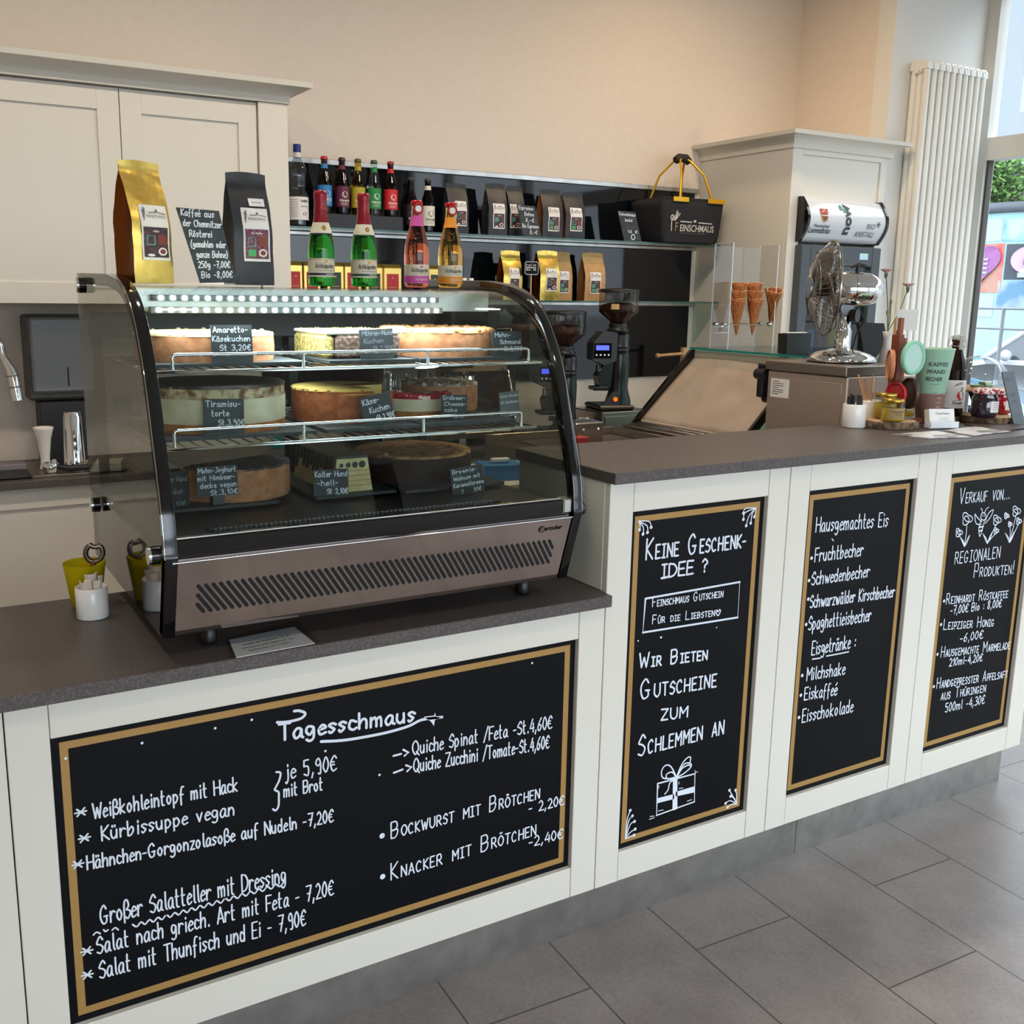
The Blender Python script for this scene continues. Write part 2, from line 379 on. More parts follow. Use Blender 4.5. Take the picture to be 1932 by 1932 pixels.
# ================================================================ the room
YB, XS, YR, XW, ZC = 2.43, 3.39, 1.825, 4.1, 3.3
TH = -.03827
def floor_mat():
    m = bpy.data.materials.new('floor_tiles'); m.use_nodes = True; n = m.node_tree.nodes; l = m.node_tree.links; b = n['Principled BSDF']
    t = n.new('ShaderNodeTexCoord'); mp = n.new('ShaderNodeMapping'); br = n.new('ShaderNodeTexBrick')
    br.offset = .5; br.offset_frequency = 2; br.squash = 1
    br.inputs['Scale'].default_value = 1; br.inputs['Brick Width'].default_value = .6; br.inputs['Row Height'].default_value = .2979
    br.inputs['Mortar Size'].default_value = .0022; br.inputs['Mortar Smooth'].default_value = .1; br.inputs['Bias'].default_value = 0
    br.inputs['Color1'].default_value = (1, 1, 1, 1); br.inputs['Color2'].default_value = (.9, .9, .9, 1); br.inputs['Mortar'].default_value = (.22, .21, .2, 1)
    mp.inputs['Location'].default_value = (.14+.6+.3, .2533+.2979*10, 0)
    l.new(t.outputs['Object'], mp.inputs[0]); l.new(mp.outputs[0], br.inputs['Vector'])
    n1 = n.new('ShaderNodeTexNoise'); n1.inputs['Scale'].default_value = 3.2; n1.inputs['Detail'].default_value = 8; n1.inputs['Roughness'].default_value = .65
    n2 = n.new('ShaderNodeTexNoise'); n2.inputs['Scale'].default_value = 90; n2.inputs['Detail'].default_value = 5
    r = n.new('ShaderNodeValToRGB'); r.color_ramp.elements[0].position = .32; r.color_ramp.elements[1].position = .68
    r.color_ramp.elements[0].color = rgb((112, 104, 101)); r.color_ramp.elements[1].color = rgb((152, 142, 138))
    mm = n.new('ShaderNodeMix'); mm.data_type = 'FLOAT'; mm.inputs[0].default_value = .3
    l.new(t.outputs['Object'], n1.inputs['Vector']); l.new(t.outputs['Object'], n2.inputs['Vector'])
    l.new(n1.outputs['Fac'], mm.inputs[2]); l.new(n2.outputs['Fac'], mm.inputs[3]); l.new(mm.outputs[0], r.inputs[0])
    mul = n.new('ShaderNodeMix'); mul.data_type = 'RGBA'; mul.blend_type = 'MULTIPLY'; mul.inputs[0].default_value = 1
    l.new(r.outputs[0], mul.inputs['A']); l.new(br.outputs['Color'], mul.inputs['B']); l.new(mul.outputs['Result'], b.inputs['Base Color'])
    b.inputs['Roughness'].default_value = .36; b.inputs['Specular IOR Level'].default_value = .5
    bp = n.new('ShaderNodeBump'); bp.inputs['Strength'].default_value = .25; bp.inputs['Distance'].default_value = .003
    l.new(br.outputs['Fac'], bp.inputs['Height']); bp.invert = True; l.new(bp.outputs[0], b.inputs['Normal'])
    return m
f = MB()
# floor in a frame turned like the tile grid: local x runs into the room, local y to the left
c_, s_ = math.cos(-(TH+PI/2)), math.sin(-(TH+PI/2))
f.add([(x*c_-y*s_, x*s_+y*c_, 0) for x, y in ((-3.2, -4.2), (4.1, -4.2), (4.1, 2.5), (-3.2, 2.5))], [(0, 1, 2, 3)], floor_mat())
fl = struct('floor', f); fl.rotation_euler = (0, 0, TH+PI/2)
struct('ceiling', MB().box(-3.3, 4.2, -4.3, 2.55, ZC, ZC+.1, white_paint))
struct('wall_back', MB().box(-3.3, XS+.1, YB, YB+.1, -.05, ZC, wall_paint))
struct('wall_left', MB().box(-3.3, -3.2, -4.3, YB, -.05, ZC, wall_paint))
struct('wall_side', MB().box(XS, XS+.1, YR+.1, YB, -.05, ZC, wall_paint))
struct('wall_reveal', MB().box(XS, XW+.1, YR, YR+.1, -.05, ZC, white_paint))
struct('wall_right', MB().box(XW, XW+.12, -4.3, YR, -.2, .25, white_paint).box(XW, XW+.12, -4.3, YR, 3.15, ZC, white_paint).box(XW, XW+.12, -4.3, -3.9, .25, 3.15, white_paint))
struct('wall_front', MB().box(-3.3, 4.2, -4.3, -4.2, -.05, .3, white_paint).box(-3.3, 4.2, -4.3, -4.2, 2.4, ZC, white_paint)
       .box(-3.3, -1.7, -4.3, -4.2, .3, 2.4, white_paint).box(1.75, 1.95, -4.3, -4.2, .3, 3.0, white_paint).box(3.9, 4.2, -4.3, -4.2, .3, 3.0, white_paint))  # unseen front wall; openings shaped for the daylight and the reflections in the glass
# window on the right: frame and panes
frame_m = mat('window_frame_cream', (214, 212, 204), .45)
wf = MB(); X0, X1 = XW-.01, XW+.07
ys = [1.757, .15, -1.4, -2.9]
for y0, y1 in ((1.757, YR), (.05, .15), (-1.5, -1.4), (-3.0, -2.9), (-4.0, -3.9)): wf.box(X0, X1, y0, y1, .25, 3.15, frame_m)
bounds = [(.15, 1.757), (-1.4, .05), (-2.9, -1.5), (-3.9, -3.0)]
for y0, y1 in bounds:
    wf.box(X0, X1, y0, y1, 2.235, 2.347, frame_m); wf.box(X0, X1, y0, y1, .25, .33, frame_m); wf.box(X0, X1, y0, y1, 3.07, 3.15, frame_m)
    for a, b in ((y0, y0+.012), (y1-.012, y1)): wf.box(XW+.01, XW+.05, a, b, .33, 2.235, mat('window_gasket', (70, 66, 62), .6))
win = struct('window_1', wf)
pm = MB()
for y0, y1 in bounds: pm.quad((XW+.03, y0, .33), (XW+.03, y1, .33), (XW+.03, y1, 2.235), (XW+.03, y0, 2.235), glass).quad((XW+.03, y0, 2.347), (XW+.03, y1, 2.347), (XW+.03, y1, 3.07), (XW+.03, y0, 3.07), glass)
obj('window_pane', pm, win)

# ================================================================ the counter
def counter_unit(name, label, x0, x1, s0, s1, ztop, bt, bb=.201, z0=.125, side=None):
    t = thing(name, label, 'counter', ((x0+x1)/2, 0, 0), 0, 'counter units'); ox = -(x0+x1)/2; g = .0012
    obj('carcass', MB().box(x0+ox+.004, x1+ox-.004, .02, .37, z0+.004, ztop-.002, lacquer_line), t)
    obj('stile', MB().bbox(x0+ox+g, s0+ox-g, 0, .02, z0, ztop, lacquer, .0012), t)
    obj('stile', MB().bbox(s1+ox+g, x1+ox-g, 0, .02, z0, ztop, lacquer, .0012), t)
    obj('top_rail', MB().bbox(s0+ox, s1+ox, .0004, .02, bt, ztop, lacquer, .0012), t)
    obj('bottom_rail', MB().bbox(s0+ox, s1+ox, .0004, .02, z0, bb, lacquer, .0012), t)
    if side is not None: obj('side_panel', MB().bbox(x0+ox, x0+ox+.018, .019, .375, side, ztop, lacquer, .001), t)
    return t
XL = -.8799
counter_unit('counter_unit', 'white counter panel at the far left edge of the low counter', -1.6, XL, -1.52, -.95, .8338, .7629)
counter_unit('counter_unit', 'wide white low counter unit framing the landscape chalkboard', XL, .3608, -.8095, .2895, .8338, .7629)
counter_unit('counter_unit', 'white tall counter unit framing the gift voucher chalkboard', .3608, .9177, .4298, .8456, 1.1111, 1.0395, side=.8608)
counter_unit('counter_unit', 'white tall counter unit framing the ice cream chalkboard', .9177, 1.4797, .9907, 1.4034, 1.1111, 1.0395)
counter_unit('counter_unit', 'white tall counter unit framing the regional products chalkboard', 1.4797, 2.037, 1.5504, 1.9577, 1.1111, 1.0395)
tag(obj('toe_kick', MB().box(-1.6, 1.072, .03, .045, 0, .125, alu)), 'long brushed metal plinth strip under the low counter', 'plinth')
tag(obj('toe_kick', MB().box(1.074, 1.9934, .03, .045, 0, .125, alu).box(1.978, 1.9934, .045, .36, 0, .125, alu)), 'short brushed metal plinth strip at the right end of the counter', 'plinth')
tag(obj('worktop', MB().bbox(-1.6, .3603, -.025, .50, .8345, .861, worktop_m, .0015)), 'long dark grey low worktop carrying the cake display case', 'worktop')
tag(obj('worktop', MB().bbox(.3548, 2.09, -.025, .385, 1.1116, 1.137, worktop_m, .0015)), 'dark grey raised worktop above the tall counter units', 'worktop')

# ---------------------------------------------------------------- chalkboards
YBD = .012
def board_fn(y): return lambda a, b: (a, y, b)
def chalkboard(label, x0, x1, z0, z1):
    t = thing('chalkboard', label, 'chalkboard', (x0, YBD, z0), 0, 'chalkboards in the counter front'); w, h = x1-x0, z1-z0
    obj('board', MB().box(.0005, w-.0005, 0, .007, .0005, h-.0005, board_black), t)
    mb = MB(); a, b = .014, .028; yy = -.0005
    for p in ((a, w-a, a, b), (a, w-a, h-b, h-a)): mb.box(p[0], p[1], yy, 0, p[2], p[3], gold_line)
    for p in ((a, b, b, h-b), (w-b, w-a, b, h-b)): mb.box(p[0], p[1], yy, 0, p[2], p[3], gold_line)
    obj('gold_border', mb, t)
    return t
class Writer:
    """chalk writing on one board; positions are read off the photo and laid on the board's plane"""
    def __init__(s, t): s.t = t; s.mb = MB(); s.o = t.location
    def pt(s, u, v): q = P(u, v, y=YBD-.0008); return (q.x-s.o.x, q.z-s.o.z)
    def fn(s, a, b): return (a, -.0008, b)
    def text(s, txt, u0, v0, u1, v1, cap, style='', w=None, m=None, slant=0.):
        a = s.pt(u0, v0); b = s.pt(u1, v1); c = s.pt(u0, v0-cap); mid = s.pt((u0+u1)/2, (v0+v1)/2-cap); m0 = s.pt((u0+u1)/2, (v0+v1)/2)
        h = .5*(c[1]-a[1]+mid[1]-m0[1]); L = b[0]-a[0]
        pen(s.mb, txt, a[0], a[1], h, s.fn, m or chalk, w or (.0032 if s.o.x < 0 else .0038), L, style, (b[1]-a[1])/L, slant=slant)
    def line(s, pts, w=.0035, smooth=True, m=None):
        q = [s.pt(*p) for p in pts]
        if smooth: q = smooth_pts(q)
        stroke2d(s.mb, q, w, s.fn, m or chalk)
    def dot(s, u, v, r=.004, m=None): q = s.pt(u, v); disc2d(s.mb, q[0], q[1], r, s.fn, m or chalk, 10)
    def fill(s, pts, m=None):
        s.mb.add([s.fn(*s.pt(*p)) for p in pts], [tuple(range(len(pts)))], m or chalk)
    def done(s): obj('chalk_writing', s.mb, s.t)
def cr(x0, y0, k):            # crop coordinates to photo pixels
    return lambda p: (x0+p[0]*k, y0+p[1]*k)

t = chalkboard('wide landscape chalkboard with the dishes of the day in white writing', -.8095, .2895, .201, .7629)
w = Writer(t); A = cr(80, 1280, .3209); B = cr(600, 1300, .2847)
w.text('Tagesschmaus', 527, 1397, 783, 1360, 30, '', .0055)
w.line([A(p) for p in ((1380, 258), (1440, 255), (1520, 235), (1545, 205), (1510, 190), (1480, 192))], .0055)
w.line([(606, 1399), (645, 1397), (685, 1391), (730, 1382), (771, 1370), (796, 1358), (834, 1353)], .006)
w.fill([B(p) for p in ((700, 185), (770, 175), (775, 155), (782, 185), (820, 188), (775, 205), (768, 245), (748, 215))])
for txt, u0, v0, u1, v1, c in (('Weißkohleintopf mit Hack', 176, 1545, 449, 1492, 28), ('Kürbissuppe vegan', 193, 1586, 443, 1537, 27),
        ('Hähnchen-Gorgonzolasoße auf Nudeln -7,20€', 165, 1641, 629, 1550, 26), ('je 5,90€', 539, 1470, 635, 1453, 29), ('mit Brot', 536, 1504, 609, 1490, 24),
        ('Großer Salatteller mit Dressing', 191, 1744, 540, 1664, 34), ('Salat nach griech. Art mit Feta - 7,20€', 184, 1800, 629, 1688, 31),
        ('Salat mit Thunfisch und Ei - 7,90€', 189, 1846, 577, 1745, 32), ('Quiche Spinat /Feta -St.4,60€', 779, 1424, 1041, 1374, 25), ('Quiche Zucchini /Tomate-St.4,60€', 781, 1457, 1036, 1411, 25)):
    w.text(txt, u0, v0, u1, v1, c)
for p in ((230, 795), (250, 948), (212, 1102), (265, 1612), (268, 1752)):
    a = A((p[0]-36, p[1]+32)); w.text('*', a[0], a[1], a[0]+22, a[1]-5, 22)
w.line([A(p) for p in ((1375, 550), (1400, 556), (1392, 600), (1372, 640), (1366, 655), (1388, 668), (1390, 700), (1388, 750), (1372, 776), (1355, 768))], .004)
sq = [(530+890*i/36, 1452-250*i/36+(14 if i % 2 else -6)) for i in range(37)]; w.line([A(p) for p in sq], .0032)
for p in (((300, 1508), (318, 1492), (340, 1500)), ((410, 1480), (428, 1465), (446, 1478)), ((360, 1478), (372, 1488), (385, 1478))): w.line([A(q) for q in p], .003)
for a_, b_, c_2, d_ in (((500, 443), (550, 430), (565, 402), (598, 420)), ((502, 555), (560, 533), (583, 505), (618, 518))):
    w.line([B(a_), B(b_)], .0045, False); w.line([B(c_2), B(d_), B((c_2[0]+8, c_2[1]+40))], .0045, False)
for txt, u0, v0, u1, v1, c in (('Bockwurst mit Brötchen', 738, 1582, 1018, 1506, 29), ('Knacker mit Brötchen', 738, 1660, 1011, 1575, 30)): w.text(txt, u0, v0, u1, v1, c, 'c')
w.text('- 2,20€', 998, 1534, 1064, 1518, 18); w.text('-2,40€', 998, 1598, 1062, 1581, 18)
w.dot(721, 1577, .0062); w.dot(722, 1654, .0062); w.dot(716, 1462, .0028)
for u, v in ((475, 1358), (406, 1374), (1004, 1251), (124, 1431), (614, 1417), (268, 1402)): w.dot(u, v, .0026)
w.done()

t = chalkboard('tall chalkboard offering gift vouchers with a drawn present', .4298, .8456, .201, 1.0395)
w = Writer(t); C = cr(1140, 920, .1967); D = cr(1100, 1200, .207)
w.text('Keine Geschenk-', 1219, 1056, 1408, 1032, 38, 'c', .0048)
w.text('IDEE ?', 1248, 1091, 1336, 1078, 25, '', .0048)
w.line([C((548, 868)), C((625, 852))], .005, False)
bx = [C(p) for p in ((395, 1065), (1300, 905), (1280, 1245), (370, 1390))]; w.line(bx+[bx[0]], .005, False)
w.text('Feinschmaus Gutschein', 1231, 1145, 1364, 1126, 17, 'c', .0026); w.text('Für die Liebsten', 1231, 1177, 1348, 1162, 16, 'c', .0026)
w.line([C(p) for p in ((1092, 1228), (1072, 1195), (1080, 1175), (1093, 1190), (1105, 1170), (1115, 1185), (1092, 1228))], .0032)
w.text('Wir Bieten', 1206, 1260, 1334, 1244, 26, 'c', .0046); w.text('Gutscheine', 1209, 1319, 1351, 1295, 36, 'c', .0046)
w.text('zum', 1247, 1359, 1297, 1352, 30, 'c', .0046); w.text('Schlemmen an', 1204, 1427, 1365, 1384, 38, 'c', .0046)
for p in (((680, 1345), (1020, 1255), (1015, 1510), (670, 1635), (680, 1345)),): w.line([D(q) for q in p], .0042, False)
w.fill([D(p) for p in ((820, 1300), (860, 1290), (860, 1575), (815, 1592))]); w.fill([D(p) for p in ((672, 1480), (830, 1440), (830, 1485), (672, 1525))]); w.fill([D(p) for p in ((845, 1420), (1015, 1370), (1015, 1425), (845, 1462))])
for p in (((845, 1285), (800, 1190), (750, 1180), (716, 1230), (725, 1290), (790, 1300), (845, 1285)), ((845, 1280), (810, 1240), (760, 1262), (770, 1300), (845, 1285)), ((850, 1280), (920, 1170), (975, 1160), (985, 1190), (930, 1245), (855, 1290)),
          ((855, 1275), (900, 1170), (950, 1110), (980, 1105), (975, 1150)), ((855, 1290), (900, 1210), (960, 1175), (975, 1185)), ((830, 1310), (790, 1340), (775, 1400), (745, 1440))): w.line([D(q) for q in p], .0036)
for p in (((690, 1365), (690, 1385)), ((685, 1595), (730, 1585)), ((875, 1330), (872, 1350)), ((875, 1390), (910, 1385)), ((950, 1505), (990, 1490)), ((1020, 1225), (1022, 1245), (1045, 1235)), ((605, 1670), (650, 1655)), ((610, 1645), (645, 1640))): w.line([D(q) for q in p], .002, False)
for fl_ in (((330, 325), (345, 370), (338, 405)), ((330, 325), (375, 380), (372, 445)), ((330, 325), (410, 365), (415, 430)), ((330, 320), (430, 325), (450, 380)),
            ((1455, 195), (1355, 200), (1335, 245)), ((1455, 195), (1350, 240), (1335, 305)), ((1455, 195), (1390, 270), (1362, 365)), ((1455, 195), (1420, 250), (1405, 340)), ((1455, 195), (1450, 235), (1440, 280))):
    q = [C(p) for p in fl_]; w.line(q, .0028); w.dot(*q[-1], .0042)
for fl_ in (((385, 1850), (400, 1680), (430, 1590)), ((385, 1850), (415, 1690), (450, 1640)), ((385, 1850), (430, 1720), (470, 1690)), ((385, 1850), (430, 1790), (475, 1760)), ((385, 1850), (430, 1830), (465, 1815)),
            ((1400, 1530), (1400, 1450), (1390, 1405)), ((1400, 1530), (1370, 1470), (1335, 1405)), ((1400, 1530), (1380, 1480), (1345, 1460)), ((1400, 1530), (1340, 1500), (1300, 1525)), ((1400, 1530), (1345, 1540), (1318, 1560))):
    q = [D(p) for p in fl_]; w.line(q, .0028); w.dot(*q[-1], .0042)
w.dot(*C((545, 1437)), .003); w.dot(*C((325, 1470)), .0022); w.dot(*C((1078, 1342)), .002)
w.done()

t = chalkboard('tall chalkboard listing home-made ice cream sundaes and drinks', .9907, 1.4034, .201, 1.0395)
w = Writer(t)
for txt, u0, v0, u1, v1, c in (('Hausgemachtes Eis', 1539, 1004, 1675, 993, 27), ('Fruchtbecher', 1537, 1060, 1628, 1048, 25), ('Schwedenbecher', 1531, 1104, 1640, 1088, 24), ('Schwarzwälder Kirschbecher', 1528, 1147, 1687, 1126, 23),
        ('Spaghettieisbecher', 1525, 1189, 1643, 1171, 25), ('Eisgetränke :', 1531, 1236, 1614, 1221, 25), ('Milchshake', 1522, 1284, 1594, 1272, 23), ('Eiskaffeé', 1517, 1321, 1579, 1311, 23), ('Eisschokolade', 1513, 1363, 1609, 1343, 24)):
    w.text(txt, u0, v0, u1, v1, c, '', .0036)
E_ = cr(1480, 880, .3106)
for p in ((165, 557), (150, 693), (145, 806), (132, 960), (108, 1270), (100, 1390), (88, 1525)): w.dot(*E_(p), .0048)
w.line([E_((170, 1171)), E_((218, 1164))], .0036, False); w.line([E_((255, 1152)), E_((320, 1140)), E_((390, 1126))], .0036)
w.line([E_((288, 440)), E_((298, 452))], .0028, False)
w.done()

t = chalkboard('tall chalkboard advertising regional products with drawn flowers and a bee', 1.5504, 1.9577, .201, 1.0395)
w = Writer(t); F_ = cr(1732, 860, .2899)
for txt, u0, v0, u1, v1, c in (('Verkauf von...', 1810, 950, 1905, 941, 28), ('REGIONALEN', 1801, 1064, 1887, 1052, 21), ('Produkten!', 1837, 1089, 1915, 1082, 25), ('Reinhardt Röstkaffee', 1785, 1140, 1901, 1127, 19), ('Leipziger Honig', 1780, 1188, 1875, 1181, 19),
        ('Hausgemachte Marmelade', 1775, 1240, 1905, 1224, 19), ('Handgepresster Apfelsaft', 1767, 1299, 1900, 1278, 19), ('aus Thüringen', 1775, 1321, 1859, 1305, 19)): w.text(txt, u0, v0, u1, v1, c, 'c', .0030)
for txt, u0, v0, u1, v1, c in (('-7,00€ Bio : 8,00€', 1793, 1159, 1889, 1145, 15), ('-6,00€', 1811, 1212, 1854, 1204, 15), ('210ml-4,20€', 1791, 1257, 1853, 1247, 14), ('500ml -4,30€', 1783, 1344, 1857, 1327, 16)): w.text(txt, u0, v0, u1, v1, c, '', .0032)
for p in ((170, 945), (150, 1098), (127, 1292), (103, 1502)): w.dot(*F_(p), .0048)
def flower(cx_, cy_, r, sx_, sy_, leaves=True):
    w.line([F_((cx_+r*math.cos(a)*(1+.25*math.cos(3*a)), cy_+r*1.2*math.sin(a)*(1+.25*math.cos(3*a)))) for a in [2*PI*i/14 for i in range(15)]], .003)
    w.line([F_((cx_+.5*r*math.cos(a), cy_+.6*r*math.sin(a+.4))) for a in [2*PI*i/9 for i in range(10)]], .003)
    w.line([F_((cx_, cy_+r)), F_(((cx_+sx_)/2+4, (cy_+sy_)/2)), F_((sx_, sy_))], .0028)
flower(318, 410, 30, 302, 590); flower(265, 500, 20, 302, 590); flower(512, 418, 24, 450, 570); flower(508, 488, 15, 450, 570); flower(638, 360, 24, 595, 565); flower(655, 425, 16, 595, 565); flower(598, 445, 12, 595, 565); flower(575, 390, 14, 595, 400)
for x_, y_ in ((302, 590), (450, 570), (595, 565)):
    w.line([F_((x_, y_)), F_((x_-22, y_-50)), F_((x_-28, y_-62)), F_((x_-5, y_-30)), F_((x_, y_))], .0028); w.line([F_((x_, y_)), F_((x_+20, y_-50)), F_((x_+34, y_-72)), F_((x_+16, y_-25)), F_((x_, y_))], .0028)
w.line([F_((425+17*math.cos(a), 395+24*math.sin(a))) for a in [2*PI*i/10 for i in range(11)]], .003)
w.line([F_(p) for p in ((410, 420), (395, 470), (402, 525), (420, 470), (432, 425))], .003); w.line([F_((398, 465)), F_((424, 460))], .005); w.line([F_((398, 490)), F_((418, 485))], .005)
w.line([F_(p) for p in ((415, 430), (385, 400), (370, 380), (378, 440), (412, 445))], .003); w.line([F_(p) for p in ((436, 440), (470, 400), (490, 352), (462, 370), (438, 420))], .003)
w.line([F_(p) for p in ((420, 372), (416, 350), (408, 342))], .0025); w.line([F_(p) for p in ((432, 372), (445, 345), (460, 335))], .0025)
w.dot(*F_((419, 390)), .002); w.dot(*F_((431, 390)), .002)
w.done()

# ================================================================ wall cupboard on the left, back counter
def moulding_profile(y0, z0, dy, dz):
    """cove crown, outline in (y, z); front towards -y"""
    pr = [(y0+.02, z0), (y0-.006, z0), (y0-.006, z0+.016)]
    for i in range(9):
        a = PI/2*i/8; pr.append((y0-.006-(dy-.010)*(1-math.cos(a)), z0+.016+(dz-.034)*math.sin(a)))
    return pr+[(y0-dy, z0+dz), (y0+.02, z0+dz)]
def crown(name, parent, x0, x1, yf, yw, z0, dz, o, left, right, ywr=None, xtop=None):
    """crown running along the front with returns on the open ends, mitred"""
    pr = moulding_profile(0, 0, o, dz); mb = MB(); n = len(pr); rings = []
    if left: rings.append([(x0+p[0], yw, z0+p[1]) for p in pr])
    rings.append([(x0+(p[0] if left else 0), yf+p[0], z0+p[1]) for p in pr])
    rings.append([(x1-(p[0] if right else 0), yf+p[0], z0+p[1]) for p in pr])
    if right: rings.append([(x1-p[0], ywr or yw, z0+p[1]) for p in pr])
    for a, b in zip(rings, rings[1:]): mb.add(a+b, [(i, i+1, n+i+1, n+i) for i in range(n-1)], lacquer, False)
    zt = z0+dz; xr = x1+(o if right else 0); xl = x0-(o if left else 0); yr = ywr or yw
    mb.add([(xl, yf-o, zt), (xr, yf-o, zt), (xr, yr, zt), (xtop or xr, yr, zt), (xtop or xr, yw, zt), (xl, yw, zt)], [tuple(range(6))], lacquer)
    mb.add(rings[-1], [tuple(range(n))], lacquer); mb.add(rings[0], [tuple(range(n))], lacquer)
    return obj(name, mb, parent)
def door(mb, x0, x1, z0, z1, yf, l, r_, t_, b_):
    """frame and recessed panel, front face at yf"""
    mb.bbox(x0, x0+l, yf, yf+.02, z0, z1, lacquer, .001); mb.bbox(x1-r_, x1, yf, yf+.02, z0, z1, lacquer, .001)
    mb.bbox(x0+l, x1-r_, yf+.0003, yf+.02, z1-t_, z1, lacquer, .0008); mb.bbox(x0+l, x1-r_, yf+.0003, yf+.02, z0, z0+b_, lacquer, .0008)
    mb.box(x0+l, x1-r_, yf+.008, yf+.016, z0+b_, z1-t_, lacquer)
YC_ = 2.05
t = thing('wall_cupboard', 'cream wall cupboard with framed doors above the left back counter', 'cupboard', (0, 0, 0))
obj('cabinet_body', MB().box(-1.45, .365, YC_+.022, YB-.002, 1.4646, 2.2, lacquer), t)
obj('side_panel', MB().bbox(.2540, .3651, YC_-.012, YC_+.022, 1.4646, 2.195, lacquer, .0012), t)
m = MB(); door(m, -1.05, -.2365, 1.4646, 2.1905, YC_, .075, .0735, .0725, .0716); obj('door', m, t)
m = MB(); door(m, -.2335, .2500, 1.4646, 2.1905, YC_, .0715, .0690, .0755, .0716); obj('door', m, t)
crown('crown_moulding', t, -1.45, .366, YC_-.014, YB-.002, 2.196, .070, .075, False, True)

WZ = .87
t = thing('base_cupboard', 'cream base cupboard under the back worktop on the left', 'cupboard', (0, 0, 0))
obj('cabinet_body', MB().box(-1.45, 1.30, 1.99, YB-.002, .1, WZ-.026, lacquer), t)
for i, (a, b) in enumerate(((-1.45, -.82), (-.817, -.2), (-.197, .42), (.423, .95))):
    m = MB(); door(m, a, b, .12, WZ-.03, 1.968, .07, .07, .07, .07); obj('door', m, t)
tag(obj('worktop', MB().bbox(-1.45, 2.62, 1.94, YB-.002, WZ-.026, WZ, worktop_m, .0015)), 'dark back worktop along the rear wall behind the display case', 'worktop')

# tall cupboard on the right
TX0, TX1, TYF = 2.735, 3.388, 1.80
t = thing('tall_cupboard', 'cream tall cupboard with crown moulding housing the drinks fridge', 'cupboard', (0, 0, 0))
obj('side_panel', MB().bbox(TX0, TX0+.02, TYF+.02, YB-.002, 0, 2.2, lacquer, .001), t)
m = MB(); m.bbox(TX0, TX0+.072, TYF, TYF+.02, 0, 2.2, lacquer, .001); obj('stile', m, t)
obj('fascia', MB().bbox(TX0+.073, TX1-.045, TYF+.008, TYF+.02, 1.96, 2.175, lacquer, .001).bbox(TX0+.073, TX1-.002, TYF, TYF+.02, 2.175, 2.2, lacquer, .001), t)
obj('stile', MB().bbox(TX1-.044, TX1-.002, TYF, TYF+.02, 0, 2.175, lacquer, .001), t)
obj('cabinet_body', MB().box(TX0+.02, TX1-.002, TYF+.3, YB-.002, 0, 2.2, lacquer).box(TX0+.02, TX1-.002, TYF+.02, TYF+.3, 2.0, 2.2, lacquer), t)
crown('crown_moulding', t, TX0-.002, TX1+.03, TYF-.002, YB-.002, 2.2, .072, .065, True, True, YR-.002, XS-.002)

# splashback glass
zt = 2.038
t = thing('splashback', 'black glass splashback with an aluminium top strip on the rear wall', 'splashback', (0, 0, 0))
obj('glass_panel', MB().box(.366, 1.62, YB-.008, YB-.001, 1.10, zt, splash_m).box(1.622, 2.70, YB-.008, YB-.001, 1.10, zt, splash_m), t)
obj('top_strip', MB().bbox(.366, 2.72, YB-.02, YB-.0005, zt, zt+.022, alu, .002), t)
def shelf(z, x0, x1, label):
    t = thing('glass_shelf', label, 'shelf', (x0, 2.23, z), 0, 'glass shelves on the splashback')
    obj('shelf_glass', MB().bbox(0, x1-x0, 0, YB-.009-2.23, -.008, 0, shelf_glass, .001), t)
    obj('front_edge', MB().box(0, x1-x0, -.0012, -.0002, -.008, 0, mat('green_glass_edge', (52, 92, 84), .15)), t)
    obj('wall_rail', MB().bbox(0, x1-x0, YB-.03-2.23, YB-.009-2.23, -.024, -.0085, alu, .002), t)
    return t
SH1, SH2 = 1.772, 1.489
shelf(SH1, .37, 2.715, 'upper green-edged glass shelf holding bottles and black coffee bags')
shelf(SH2, .37, 2.725, 'lower green-edged glass shelf holding tea tins and gold coffee bags')

# radiator in front of the reveal
t = thing('radiator', 'tall white column radiator beside the window', 'radiator', (3.515, 1.72, 0))
rad_m = mat('radiator_white', (232, 231, 224), .3)
pit = (3.995-3.515)/10
for i in range(10):
    m = MB(); x0 = i*pit; xc = x0+pit/2
    for yy in (.016, .050, .084): m.tube([(xc, yy, .16), (xc, yy, 2.655)], .0175, rad_m, 14)
    for zz, d in ((2.635, 1), (.17, -1)):
        out = [(-.002, -.012), (.0, .012), (.012, .030), (.088, .030), (.099, .012), (.101, -.012)]
        m.prism([(a, zz+d*b) for a, b in out], 'x', x0+.005, x0+pit-.005, rad_m)
    for zz in (2.62, .19): m.cyl((x0-.001, .05, zz), (x0+pit+.001, .05, zz), .021, rad_m, 14)
    if i == 0: m.cyl((x0-.012, .05, 2.62), (x0, .05, 2.62), .016, rad_m, 6)
    obj('radiator_section', m, t)
obj('wall_bracket', MB().box(.05, .08, .095, .103, 2.5, 2.56, rad_m), t)
